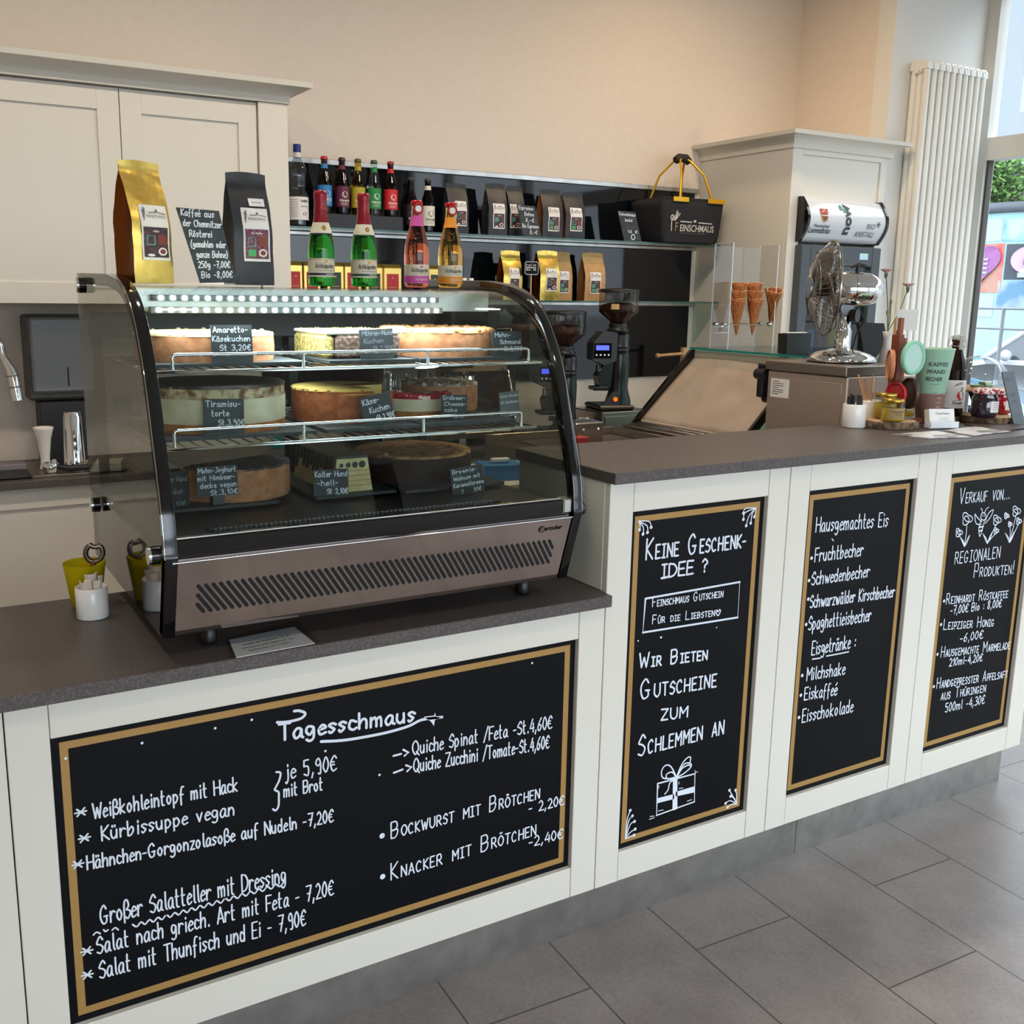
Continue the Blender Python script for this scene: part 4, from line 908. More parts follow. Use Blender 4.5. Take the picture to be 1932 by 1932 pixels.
def coffee_bag(name, label, loc, w, d, h, m_front, m_side, rz=0, lab=None, group=None, lean=0., sticker=None, pl=photo_plum, word='Kaffee', eco=False):
    t = thing(name, label, 'coffee bag', loc, rz, group)
    def dep(q): return d*(1.0 if q < .5 else max(.03, 1-((q-.5)/.42)**1.4*.97)) if q < .93 else d*.03
    def wid(q): return w*(1-.03*math.sin(PI*min(1, q/.9)))+(w*.0 if q < .93 else 0)
    def yc(q): return lean*q*h
    def fy(x, q):   # front surface y
        b = .10*d*math.sin(PI*min(1, q/.85))*(1-(2*x/w)**2) if q < .85 else 0
        return yc(q)-dep(q)/2-b-.0012*math.sin(23*q+9*x/w)
    Q = [0, .03, .1, .2, .3, .4, .5, .58, .66, .74, .82, .89, .93, .965, 1.]
    mf = MB(); ms = MB(); mb_ = MB(); NX = 8
    fr = [[(x, fy(x, q), q*h+ (.004*math.cos(3*x/w) if q == 1. else 0)) for x in [wid(q)*(-.5+i/NX) for i in range(NX+1)]] for q in Q]
    bk = [[(x, 2*yc(q)-fy(x, q), q*h) for x in [wid(q)*(-.5+i/NX) for i in range(NX+1)]] for q in Q]
    for S, flip in ((fr, 0), (bk, 1)):
        vs = [p for r_ in S for p in r_]; mf.add(vs, [(j*(NX+1)+i, j*(NX+1)+i+1, (j+1)*(NX+1)+i+1, (j+1)*(NX+1)+i) for j in range(len(Q)-1) for i in range(NX)], m_front, True)
    mf.add(fr[0]+bk[0], [tuple(range(NX+1))+tuple(range(2*NX+1, NX, -1))], m_side)
    o = obj('bag_body', mf, t)
    for sgn, i in ((-1, 0), (1, NX)):
        vs = []
        for j, q in enumerate(Q):
            a, b = fr[j][i], bk[j][i]; pin = .22*w*min(1, q*1.3)*(dep(q)/d)+.0015
            vs += [a, (a[0]-sgn*pin*.5, (3*a[1]+b[1])/4, a[2]), (a[0]-sgn*pin, (a[1]+b[1])/2, a[2]), (a[0]-sgn*pin*.5, (a[1]+3*b[1])/4, a[2]), b]
        ms.add(vs, [(j*5+k, j*5+k+1, (j+1)*5+k+1, (j+1)*5+k) for j in range(len(Q)-1) for k in range(4)], m_side, True)
    obj('gusset', ms, t)
    if lab:
        x0, x1, z0, z1 = lab; off = [.0014]
        fn = lambda a, b: (a, fy(a, b/h)-off[0], b)
        m = MB(); patch(m, x0, x1, z0, z1, fn, label_white, 6, 8); W_, H_ = x1-x0, z1-z0; off[0] = .0019
        zc = z0+H_*.60
        patch(m, x0+W_*.06, x1-W_*.06, z0+H_*.05, zc, fn, pl, 6, 6); off[0] = .0024
        type2d(m, word, (x0+x1)/2, zc-H_*.09, H_*.04, fn, label_white, .01, center=True)
        rect2d(m, x0+W_*.14, x0+W_*.44, z0+H_*.27, z0+H_*.45, fn, teal); rect2d(m, x0+W_*.55, x0+W_*.9, z0+H_*.28, z0+H_*.46, fn, bean_b)
        disc2d(m, x0+W_*.70, z0+H_*.16, W_*.17, fn, label_white, 16, H_*.075); 
        if eco: rect2d(m, x0+W_*.16, x0+W_*.44, z0+H_*.09, z0+H_*.22, fn, green_l)
        else: disc2d(m, x0+W_*.3, z0+H_*.09, W_*.13, fn, label_white, 12, H_*.025)
        type2d(m, 'FEINSCHMAUS', x0+W_*.22, z0+H_*.77, H_*.055, fn, grey_ink, 0, fit=W_*.7)
        for pts in (((.10, .78), (.13, .86), (.08, .9)), ((.13, .86), (.18, .93)), ((.12, .86), (.15, .95)), ((.11, .72), (.15, .82), (.17, .88)), ((.3, .86), (.55, .87)), ((.62, .87), (.92, .85))):
            stroke2d(m, [(x0+W_*a, z0+H_*b) for a, b in pts], W_*.03, fn, grey_ink)
        disc2d(m, x0+W_*.58, z0+H_*.9, W_*.05, fn, grey_ink, 10)
        off[0] = .0028; disc2d(m, x0+W_*.70, z0+H_*.16, W_*.11, fn, bean_b, 16, H_*.045)
        obj('label', m, t)
    if sticker:
        x0, x1, z0, z1 = sticker; m = MB(); fn = lambda a, b: (a, fy(a, b/h)-.0030, b); patch(m, x0, x1, z0, z1, fn, label_white, 3, 2)
        fn2 = lambda a, b: (a, fy(a, b/h)-.0035, b); type2d(m, 'Gemahlen', x0+(x1-x0)*.2, (z0+z1)/2-.0012, .003, fn2, ink, fit=(x1-x0)*.6); obj('sticker', m, t)
    return t
ZT = 1.5285
coffee_bag('coffee_bag', 'large gold foil coffee bag on top of the display case', (-.535, .37, ZT), .088, .066, .232, gold_foil, gold_inner, R(20), (-.026, .036, .045, .150), lean=.03, word='Kaffee')
coffee_bag('coffee_bag', 'large black coffee bag on top of the display case', (-.318, .385, ZT), .086, .066, .226, black_foil, black_foil, R(4), (-.024, .034, .048, .156), lean=.03, sticker=(-.004, .030, .160, .176), pl=photo_maroon, word='Bio Kaffee', eco=True)
# slanted blackboard sign
yb = .335
pts = [P(332, 391, y=yb), P(413, 398, y=yb), P(446, 532, y=yb), P(378, 534, y=yb)]
o0 = Vector((pts[3].x, yb, ZT)); q = [(p.x-o0.x, max(p.z-o0.z, .0)) for p in pts]
t = thing('slanted_blackboard', 'slanted blackboard sign with coffee prices on top of the display case', 'blackboard sign', o0)
obj('board', MB().prism(q[::-1], 'y', 0, .003, slate_m), t)
obj('foot', MB().box(q[3][0]+.002, q[2][0]-.002, .0032, .035, 0, .003, acryl), t)
m = MB()
for i, (tx, a, b) in enumerate((('Kaffeé aus', .06, .84), ('der Chemnitzer', .03, .96), ('Rösterei', .1, .66), ('(gemahlen oder', .06, .94), ('ganze Bohne)', .12, .93), ('250g -7,00€', .08, .92), ('Bio -8,00€', .08, .92))):
    f_ = (i+.72)/7.2; L0 = (q[0][0]+(q[3][0]-q[0][0])*f_, q[0][1]+(q[3][1]-q[0][1])*f_); R0 = (q[1][0]+(q[2][0]-q[1][0])*f_, q[1][1]+(q[2][1]-q[1][1])*f_)
    pen(m, tx, L0[0]+(R0[0]-L0[0])*a, L0[1]+(R0[1]-L0[1])*a, .0125, lambda a_, b_: (a_, -.0006, b_), chalk, .0019, (R0[0]-L0[0])*(b-a), slope=(R0[1]-L0[1])/(R0[0]-L0[0]))
obj('chalk_writing', m, t)

# bottles
def glass_solid(name, c, rough=.02): return mat(name, c, rough, trans=1., ior=1.33, spec=.6)
def ring_label(parent, r, z0, z1, m, half=1.75, extra=None, name='label'):
    mb = MB().lathe([(r, z0), (r, z1)], m, 36, (0, 0, 0), True, -PI/2-half, -PI/2+half)
    if extra:
        lv = [0]
        def fn(a, b): return ((r+.0004+lv[0]*.0002)*math.cos(-PI/2+a/r), (r+.0004+lv[0]*.0002)*math.sin(-PI/2+a/r), b)
        extra(mb, fn, lv)
    return obj(name, mb, parent)
def arc_rect(mb, x0, x1, z0, z1, fn, m): return rect2d(mb, x0, x1, z0, z1, fn, m, 14)
def bottle(name, label, loc, prof, mg, rz=0, group=None, cat='bottle'):
    t = thing(name, label, cat, loc, rz, group)
    mb = MB(); n = len(prof); mb.lathe([(0, .002), (prof[0][0]*.8, 0)]+prof, mg, 36); obj('glass_body', mb, t)
    return t
def smooth_prof(p): return smooth_pts(p, 4)
# sparkling wine bottles on the case
green_g = glass_solid('green_bottle_glass', (48, 168, 60)); rose_g = glass_solid('rose_wine', (238, 140, 120)); gold_g = glass_solid('golden_wine', (240, 196, 108))
wine_red = mat('red_foil_capsule', (146, 24, 42), .3, metal=.35, noise=((122, 16, 32), 60, 4, .4, .7, .4)); cream_l = mat('cream_label', (224, 216, 190), .55); gold_ink = mat('gold_ink', (170, 130, 60), .35, metal=.6)
navy = mat('navy_band', (28, 34, 66), .5); dgreen = mat('green_band', (18, 78, 52), .5); pink = mat('pink_band', (214, 84, 166), .5); orange = mat('orange_band', (238, 152, 40), .5)
SP = smooth_prof([(.0285, .003), (.0292, .02), (.0292, .06), (.0285, .085), (.0245, .112), (.0165, .140), (.0125, .165), (.0118, .19), (.013, .2)])
FP = smooth_prof([(.0265, .003), (.0282, .012), (.0285, .045), (.0292, .075), (.0270, .100), (.0205, .125), (.0145, .148), (.0118, .168), (.0108, .186), (.0122, .190), (.0122, .193)])
def sekt(label, u, y, band, word, z=ZT):
    p = P(u, 540, y=y); t = bottle('wine_bottle', label, (p.x, y, z), SP, green_g, R(-10), 'small sparkling wine bottles on the display case')
    obj('capsule', MB().lathe([(.0175, .137), (.0150, .150), (.0137, .170), (.0135, .186), (.0146, .190), (.0146, .199), (.013, .205), (0, .2055)], wine_red, 28), t)
    def ex(mb, fn, lv):
        arc_rect(mb, -.050, .050, .0235, .0285, fn, band); type2d(mb, word, .006, .0245, .0028, (lambda a, b: fn(a, b)), cream_l, .01, fit=.022); lv[0] = 1
        type2d(mb, word, .004, .0248, .0026, fn, cream_l, .02, fit=.024)
        pen(mb, 'Rothkäppchen', -.019, .0395, .0095, fn, ink, .0009, .042, slant=.25); arc_rect(mb, -.05, .05, .0575, .0585, fn, gold_ink)
        disc2d(mb, .005, .0535, .0035, fn, gold_ink, 12); rect2d(mb, -.012, .022, .0335, .0343, fn, grey_ink, 6)
    ring_label(t, .0296, .020, .060, cream_l, 1.75, ex)
    mb = MB().lathe([(.0252, .114), (.0215, .125), (.0180, .137)], cream_l, 30, (0, 0, 0), True, -PI/2-1.5, -PI/2+1.5); mb.lathe([(.0260, .111), (.0253, .114)], band, 30, (0, 0, 0), True, -PI/2-1.5, -PI/2+1.5)
    mb.sphere((.003, -.0225, .125), .0045, gold_ink, 10, 6, (1, .5, 1.2)); obj('neck_label', mb, t)
    pts_ = MB(); fnc = lambda a, b: (.0139*math.cos(-PI/2+.5-b/.0139), .0139*math.sin(-PI/2+.5-b/.0139), .150+a); pen(pts_, 'Rothkäppchen', .0, -.003, .006, fnc, gold_ink, .0007, .034); obj('capsule_script', pts_, t)
    return t
sekt('green sparkling wine bottle with red capsule and navy label band, leftmost on the case', 607, .42, navy, 'HALBTROCKEN')
sekt('green sparkling wine bottle with red capsule and dark green label band', 687, .42, dgreen, 'TROCKEN')
def frucht(label, u, y, liq, band, word, z=ZT):
    p = P(u, 542, y=y); t = bottle('wine_bottle', label, (p.x, y, z), FP, liq, R(-10), 'small sparkling wine bottles on the display case')
    def ex(mb, fn, lv):
        arc_rect(mb, -.05, .05, .0105, .027, fn, band); type2d(mb, word, -.010, .0165, .0042, fn, cream_l, .0, fit=.03)
        pen(mb, 'Rothkäppchen', -.020, .0355, .009, fn, ink, .0009, .042, slant=.25); disc2d(mb, .004, .0475, .003, fn, band, 10); rect2d(mb, -.014, .022, .0305, .0312, fn, grey_ink, 6)
        lv[0] = 1; type2d(mb, word, -.010, .0168, .0042, fn, cream_l, .0, fit=.03)
    ring_label(t, .0291, .010, .0525, cream_l, 1.75, ex)
    mb = MB().lathe([(.0175, .139), (.0142, .1505), (.0127, .163)], band, 30); obj('neck_band', mb, t)
    mb = MB().lathe([(.0138, .187), (.0138, .193), (.012, .197), (0, .1975)], mat('red_cap', (176, 26, 36), .3, metal=.5), 20); obj('cap', mb, t)
    mb = MB(); mb.tube([(.0098*math.cos(a), -.0148-.001*math.sin(a), .178+.0108*math.sin(a)) for a in [2*PI*i/20 for i in range(20)]], .0018, mat('red_cap', (0, 0, 0)), 6, closed=True); mb.cyl((0, -.0138, .178), (0, -.0146, .178), .0075, label_white, 16); obj('pull_ring', mb, t)
frucht('pink sparkling wine bottle with red pull-ring cap on the display case', 786, .42, rose_g, pink, 'HIMBEERE')
frucht('golden sparkling wine bottle with red pull-ring cap on the display case', 849, .42, gold_g, orange, 'MANGO')

# lemonade bottles on the upper shelf
YSH = 2.315
KP = smooth_prof([(.0285, .003), (.0300, .012), (.0300, .115), (.0285, .130), (.0220, .152), (.0155, .175), (.0130, .195), (.0128, .212), (.0138, .216), (.0138, .222)])
brown_g = glass_solid('brown_bottle', (74, 34, 16)); dark_g = glass_solid('dark_cola', (30, 14, 10)); amber_g = glass_solid('yellow_lemonade', (206, 150, 40)); clear_g = glass_solid('clear_lemonade', (214, 226, 206)); red_g = glass_solid('dark_red_soda', (60, 14, 14)); purple_g = glass_solid('dark_purple_soda', (48, 16, 28))
riser = tag(obj('bottle_riser', MB().bbox(P(600, 420, y=2.28).x, P(757, 420, y=2.28).x, 2.262, 2.40, SH1, SH1+.058, mat('riser_grey', (34, 37, 43), .5), .002)), 'dark grey riser block under the row of lemonade bottles', 'riser')
def soda(label, u, v, z, mg, lab, cap, word, round_logo=True, y=YSH, neck=True, text=label_white):
    p = P(u, v, y=y); t = bottle('lemonade_bottle', label, (p.x, y, z), KP, mg, R(-6), 'lemonade bottles on the upper shelf')
    lm = mat('lab_%d_%d_%d' % lab, lab, .5)
    def ex(mb, fn, lv):
        if round_logo:
            disc2d(mb, .004, .080, .0125, fn, text, 20); lv[0] = 1; rr = .004
            for sg_ in (-1, 1): disc2d(mb, .004+sg_*.0052, .081, .0042, fn, lm, 12)
            rect2d(mb, -.003, .011, .0735, .0752, fn, lm, 3)
        type2d(mb, word, -.019, .052, .0105, fn, text, .02, fit=.045)
        for k in range(3): rect2d(mb, -.016, .022-.004*k, .046-.004*k, .0468-.004*k, fn, text, 4)
    ring_label(t, .0304, .03, .113, lm, 1.9, ex)
    if neck: obj('neck_label', MB().lathe([(.0152, .180), (.0134, .198)], lm, 20), t)
    obj('cap', MB().lathe([(.0150, .2155), (.0152, .220), (.0140, .226), (.011, .2285), (0, .2285)], mat('cap_%d_%d_%d' % cap, cap, .35), 20), t)
    return t
ZR = SH1+.0585
soda('brown beer bottle with a light blue label and red cap', 613, 400, ZR, brown_g, (44, 128, 190), (190, 50, 46), 'SPEZI')
soda('dark lemonade bottle with plum label and purple cap', 646, 400, ZR, purple_g, (98, 28, 56), (64, 34, 56), 'fritz-spritz')
soda('yellow lemonade bottle with olive yellow label', 676, 400, ZR, amber_g, (176, 160, 34), (92, 92, 46), 'fritz-limo')
soda('pale lemonade bottle with green label and green cap', 706, 400, ZR, clear_g, (26, 134, 66), (52, 92, 62), 'fritz-limo')
soda('dark lemonade bottle with bright red label', 737, 400, ZR, red_g, (206, 30, 40), (150, 44, 48), 'fritz-limo')
soda('dark cola bottle with black label, left of the pair on the shelf', 775, 420, SH1, dark_g, (18, 18, 20), (40, 40, 42), 'fritz-kola', neck=False)
soda('dark cola bottle with cream label, right of the pair on the shelf', 807, 420, SH1, dark_g, (228, 222, 208), (44, 44, 46), 'fritz-kola', text=ink)
# syrup bottle with the blue cap
p = P(563, 418, y=YSH)
t = bottle('syrup_bottle', 'clear waisted syrup bottle with blue cap and white label', (p.x, YSH, SH1), smooth_prof([(.040, .003), (.042, .012), (.042, .110), (.040, .135), (.034, .150), (.0335, .165), (.0375, .190), (.0380, .215), (.031, .243), (.019, .265), (.0145, .280), (.0142, .300)]), pane('clear_bottle', (214, 220, 224), 1.6), R(-10))
obj('syrup', MB().lathe([(0, .006), (.0385, .006), (.0395, .03), (.0395, .034), (0, .034)], mat('dark_syrup', (36, 16, 10), .2), 28), t)
def ex(mb, fn, lv):
    arc_rect(mb, -.065, .065, .119, .124, fn, ink); type2d(mb, 'FABBRI', .004, .097, .010, fn, navy, .03, fit=.034); type2d(mb, 'AMARETTO', .004, .078, .0055, fn, ink, .01, fit=.034); disc2d(mb, .022, .052, .010, fn, bean_b, 16, .007)
    for k in range(9): rect2d(mb, -.044, -.008, .105-.008*k, .1065-.008*k, fn, grey_ink, 5)
ring_label(t, .0424, .028, .118, label_white, 1.75, ex)
obj('neck_label', MB().lathe([(.0165, .272), (.0150, .292)], label_white, 20).lathe([(.0153, .284), (.0152, .288)], bean_b, 20), t)
obj('cap', MB().lathe([(.0155, .292), (.0160, .294), (.0160, .322), (.015, .324), (0, .324)], mat('blue_cap', (22, 48, 130), .35), 24), t)

# black coffee bags on the upper shelf
def bag_px(label, u0, u1, v0, v1, y, z, mf, msd, labpx=None, rz=0, group='coffee bags on the glass shelves', **k):
    a, b = P(u0, v1, y=y), P(u1, v1, y=y); w = (b.x-a.x)/max(.5, math.cos(rz)); h = P(u0, v0, y=y).z-z; xc = (a.x+b.x)/2; lab = None
    if labpx: l0, l1 = P(labpx[0], labpx[3], y=y), P(labpx[2], labpx[1], y=y); lab = (max(l0.x-xc, -w*.47), min(l1.x-xc, w*.47), l0.z-z, l1.z-z)
    return coffee_bag('coffee_bag', label, (xc, y+.03, z), w, .062, h, mf, msd, rz, lab, group, **k)
bag_px('black coffee bag right beside the dark cola bottles', 846, 884, 345, 440, 2.30, SH1, black_foil, black_foil, (858, 380, 880, 426), word='Espresso')
bag_px('black coffee bag left of the espresso price board', 921, 957, 345, 442, 2.26, SH1, black_foil, black_foil, (929, 385, 952, 431), word='Espresso')
bag_px('black coffee bag half behind the espresso price board', 960, 990, 350, 442, 2.31, SH1, black_foil, black_foil, (962, 386, 983, 430), word='Espresso')
bag_px('brown-sided black coffee bag right of the espresso price board', 1023, 1061, 356, 447, 2.28, SH1, black_foil, kraft_dark, (1033, 392, 1055, 436), eco=True, word='Espresso')
bag_px('brown-sided black coffee bag left of the shopping basket', 1066, 1103, 362, 449, 2.28, SH1, black_foil, kraft_dark, (1074.5, 393, 1098, 436), eco=True, word='Espresso')
def slate_sign(label, pts_px, y, z, lines, cat='price board', m=slate_m, hs=.6, ink_=chalk, lean=0):
    q = [P(u, v, y=y) for u, v in pts_px]; o = Vector((q[3].x, y, z)); q = [(p.x-o.x, p.z-o.z) for p in q]; q[2] = (q[2][0], 0); q[3] = (q[3][0], 0)
    t = thing('price_board', label, cat, o, 0, None, (R(-3), 0, 0)); obj('board', MB().prism(q[::-1], 'y', 0, .003, m), t)
    obj('foot', MB().box(q[3][0]+.002, q[2][0]-.002, .003, .03, 0, .002, m), t)
    mb = MB(); n = len(lines)
    for i, (tx, a, b) in enumerate(lines):
        f_ = (i+.8)/(n+.25); L0 = (q[0][0]+(q[3][0]-q[0][0])*f_, q[0][1]*(1-f_)); R0 = (q[1][0]+(q[2][0]-q[1][0])*f_, q[1][1]*(1-f_))
        pen(mb, tx, L0[0]+(R0[0]-L0[0])*a, L0[1], q[0][1]/n*hs, lambda a_, b_: (a_, -.0006, b_), ink_, .0022, (R0[0]-L0[0])*(b-a), slope=(R0[1]-L0[1])/(R0[0]-L0[0]))
    obj('chalk_writing', mb, t); return t
slate_sign('small slate board with espresso prices between the black coffee bags', [(977, 385), (1011, 389), (1022, 445), (987, 443)], 2.235, SH1, [('Espresso-', .05, .9), ('Bohne', .3, .8), ('8,-€', .3, .75), ('Bio Espresso-', .05, .98), ('8,-€', .4, .8)])
t = slate_sign('small slate price card with a ring doodle beside the shopping basket', [(1167, 397), (1200, 400), (1211, 454), (1178, 453)], 2.235, SH1, [('Feinschmaus', .03, .97), ('beutel', .3, .7), ('', 0, 1), ('16 €', .3, .85), ('', 0, 1)], hs=.5)
m = MB(); stroke2d(m, [(.052+.011*math.cos(a), .020+.012*math.sin(a)) for a in [2*PI*i/16 for i in range(17)]], .004, lambda a, b: (a, -.0007, b), chalk); obj('ring_doodle', m, t)

# lower shelf: tea tins, small jars, gold bags, stick sign
tea_red = mat('tea_label_red', (176, 34, 48), .5); tea_green = mat('tea_label_green', (40, 60, 48), .5); gold_tin = mat('gold_tin', (224, 192, 108), .3, metal=.85)
def tin(label, u0, u1, v0, lm, y=2.30):
    a, b = P(u0, 520, y=y), P(u1, 520, y=y); h = P(u0, v0, y=y).z-SH2; w = b.x-a.x
    t = thing('tea_box', label, 'tea box', ((a.x+b.x)/2, y, SH2), 0, 'gold tea boxes on the lower shelf')
    m = MB().bbox(-w/2, w/2, 0, .05, 0, h*.9, gold_tin, .003); m.prism([(.001, h*.9), (.049, h*.9), (.027, h), (.022, h)], 'x', -w/2+.001, w/2-.001, gold_tin); obj('box', m, t)
    m = MB().box(-w*.33, w*.33, -.0008, 0, .008, h*.72, lm); fn = lambda p, q: (p, -.0012, q); disc2d(m, 0, h*.6, .004, fn, gold_ink, 10); rect2d(m, -w*.22, w*.22, h*.32, h*.34, fn, gold_ink); rect2d(m, -w*.14, w*.14, h*.26, h*.275, fn, gold_ink); obj('label', m, t)
tin('gold tea box with red label beside the wall cupboard', 545, 571, 492, tea_red)
tin('gold tea box left of the first green wine bottle', 573, 605, 493, tea_red, 2.31)
tin('gold tea box with dark green label right of the first green wine bottle', 617, 649, 494, tea_green)
tin('gold tea box left of the second green wine bottle', 650, 682, 495, tea_red, 2.31)
tin('gold tea box right behind the second green wine bottle', 690, 723, 497, tea_green, 2.31)
tin('gold tea box with red label left of the pink wine bottle', 724, 758, 498, tea_red)
tin('gold tea box between the pink and golden wine bottles', 809, 832, 500, tea_green, 2.32)
for u, lb in ((876, 'small clear glass jar with white lid, left of the two by the golden wine bottle'), (889, 'small clear glass jar with white lid, right of the two by the golden wine bottle')):
    p = P(u, 530, y=2.29); t = thing('glass_jar', lb, 'jar', (p.x, 2.29, SH2), 0, 'small jars on the lower shelf')
    obj('jar', MB().lathe([(0, 0), (.0125, 0), (.013, .003), (.013, .066), (.010, .072), (.010, .076)], acryl, 20), t); obj('lid', MB().lathe([(.0112, .0765), (.0112, .094), (0, .0945)], white_plastic, 18), t); obj('label', MB().lathe([(.0134, .02), (.0134, .055)], label_white, 16, (0, 0, 0), True, -PI/2-1.2, -PI/2+1.2), t)
bag_px('gold foil coffee bag left of the small stick sign', 949, 985, 473, 560, 2.27, SH2, gold_foil, gold_inner, (960, 506, 980, 556))
bag_px('gold foil coffee bag right of the small stick sign', 1018, 1055, 473, 565, 2.255, SH2, gold_foil, gold_inner, (1029, 507, 1051, 549), sticker=(.004, .030, .112, .122))
bag_px('brown paper coffee bag half behind the gold one', 1050, 1079, 476, 565, 2.31, SH2, kraft, kraft_dark, (1054, 512, 1073, 553), eco=True, sticker=(-.002, .02, .108, .118))
bag_px('brown paper coffee bag standing alone left of the grinder hopper', 1102, 1141, 477, 566, 2.275, SH2, kraft, kraft_dark, (1112, 514, 1133, 554), eco=True)
p = P(1003, 506, y=2.25); t = thing('stick_sign', 'tiny white-framed chalkboard sign on a wooden stick', 'sign', (p.x, 2.25, SH2)); h = p.z-SH2
obj('stick', MB().box(-.003, .003, .001, .005, .004, h, wood_light), t); obj('base', MB().bbox(-.012, .012, -.012, .018, 0, .0045, wood_light, .001), t)
a_, b_ = P(990, 506, y=2.25).x-p.x, P(1015, 506, y=2.25).x-p.x; zt_, zb_ = P(1003, 494, y=2.25).z-SH2, P(1003, 518, y=2.25).z-SH2
oc = [(a_, zb_+.006), (a_+.004, zb_+.004), (a_+.006, zb_), (b_-.006, zb_), (b_-.004, zb_+.004), (b_, zb_+.006), (b_, zt_-.006), (b_-.004, zt_-.004), (b_-.006, zt_), (a_+.006, zt_), (a_+.004, zt_-.004), (a_, zt_-.006)]
obj('board', MB().prism(oc, 'y', -.002, .001, board_black), t); m = MB(); fn = lambda p_, q_: (p_, -.0026, q_); stroke2d(m, oc+[oc[0]], .002, fn, label_white)
for i, tx in enumerate(('helle', 'Kaffeebohne', 'Stk. 7€')): pen(m, tx, a_+.006, zt_-.017-.011*i, .0075, fn, label_white, .0013, (b_-a_)*.74)
obj('writing', m, t)

# folding shopping basket
yf = 2.165
fl_, fr_ = P(1248, 420, y=yf).x, P(1362, 420, y=yf).x; zr = P(1300, 376, y=yf).z; zb0 = SH1+.001
t = thing('shopping_basket', 'black fabric shopping basket with yellow handles and printed lettering', 'basket', ((fl_+fr_)/2, yf, zb0)); wb, hb, db = fr_-fl_, zr-zb0, .24
fab = mat('black_fabric', (22, 23, 27), .85, noise=((32, 33, 38), 240, 3, .4, .65, .4))
m = MB()
def bk(u, v, tt):  # ring param tt round the basket, v height
    k = 1-.10*(1-v)+.015*math.sin(3*v); x, y = u
    return (x*k, db/2+(y-db/2)*k, v*hb)
ring = []
N = 10
for i in range(N): ring.append((-wb/2+wb*i/N, 0))
for i in range(N): ring.append((wb/2, db*i/N))
for i in range(N): ring.append((wb/2-wb*i/N, db))
for i in range(N): ring.append((-wb/2, db-db*i/N))
vs = []; V = [0, .02, .2, .4, .6, .8, 1.]
for v in V:
    for i, u in enumerate(ring):
        x, y, z = bk(u, v, i); bul = .006*math.sin(PI*v)*math.sin(PI*((i % N)/N)); s0 = i//N
        x += (0, bul, 0, -bul)[s0]; y += (-bul, 0, bul, 0)[s0]
        vs.append((x*(.96 if v == 0 else 1), y, z))
n = len(ring); m.add(vs, [(j*n+i, j*n+(i+1) % n, (j+1)*n+(i+1) % n, (j+1)*n+i) for j in range(len(V)-1) for i in range(n)], fab, True); m.add(vs[:n], [tuple(range(n))[::-1]], fab)
obj('body', m, t, solid=.003)
obj('rim', MB().tube([(-wb/2, 0, hb), (wb/2, 0, hb), (wb/2, db, hb), (-wb/2, db, hb)], .006, fab, 8, closed=True), t)
yel = mat('yellow_anodised', (222, 172, 34), .3, metal=.5)
zg = P(1287, 300, y=yf+db/2).z-zb0; xg = P(1287, 297, y=yf+db/2).x-(fl_+fr_)/2
for yy in (.0, db):
    x1, x2 = -wb*.22, wb*.33; s_ = 1 if yy == 0 else -1; y2 = db/2-s_*.012
    m = MB(); pth = [(x1, yy, hb-.01), (x1+(xg-.03-x1)*.45, yy+(y2-yy)*.35, hb+(zg-hb)*.62), (xg-.032, y2-(y2-yy)*.12, zg-.012), (xg-.015, y2, zg), (xg+.02, y2, zg), (xg+.036, y2-(y2-yy)*.12, zg-.014), (x2+(xg+.035-x2)*.45, yy+(y2-yy)*.35, hb+(zg-hb)*.6), (x2, yy, hb-.01)]
    m.tube([tuple(Vector(a)) for a in pth], .0055, yel, 8); obj('handle', m, t)
    m = MB()
    for xx in (x1, x2): m.bbox(xx-.048 if xx < 0 else xx-.040, xx+.048 if xx < 0 else wb/2+.003, yy-s_*.0085-.003, yy-s_*.0085+.003, hb-.014, hb+.008, yel, .001)
    o_ = obj('bracket', m, t)
m = MB().tube([(xg-.04, db/2, zg-.010), (xg-.02, db/2, zg+.004), (xg+.025, db/2, zg+.004), (xg+.045, db/2, zg-.012)], [.019, .021, .021, .019], mat('black_grip', (38, 36, 38), .8), 10); obj('grip', m, t)
m = MB(); k = 1-.05; fn = lambda a, b: (a, db/2-(db/2)*(1-.10*(1-b/hb))-.0085-.002, b)
type2d(m, 'F', -wb*.28, hb*.26, hb*.21, fn, gold_line, 0, fit=.016); type2d(m, 'EINSCHMAUS', -wb*.20, hb*.26, hb*.16, fn, mat('silver_print', (206, 202, 190), .5), .01, fit=wb*.56)
type2d(m, 'FOOD & DRINKS', -wb*.20, hb*.20, hb*.035, fn, grey_ink, 0, fit=wb*.45)
sv = mat('silver_print', (0, 0, 0))
for pts_ in (((-.34, .26), (-.345, .5), (-.31, .6)), ((-.34, .62), (-.31, .55), (-.335, .5), (-.365, .56), (-.34, .62)), ((-.29, .5), (-.25, .68)), ((-.28, .52), (-.22, .66)), ((-.3, .5), (-.27, .72)), ((-.2, .48), (-.02, .475)), ((.1, .47), (.32, .46))):
    stroke2d(m, smooth_pts([(a*wb, b*hb) for a, b in pts_]), .005, fn, sv)
disc2d(m, .035*wb, .5*hb, .009, fn, sv, 14, .006)
obj('printed_lettering', m, t)
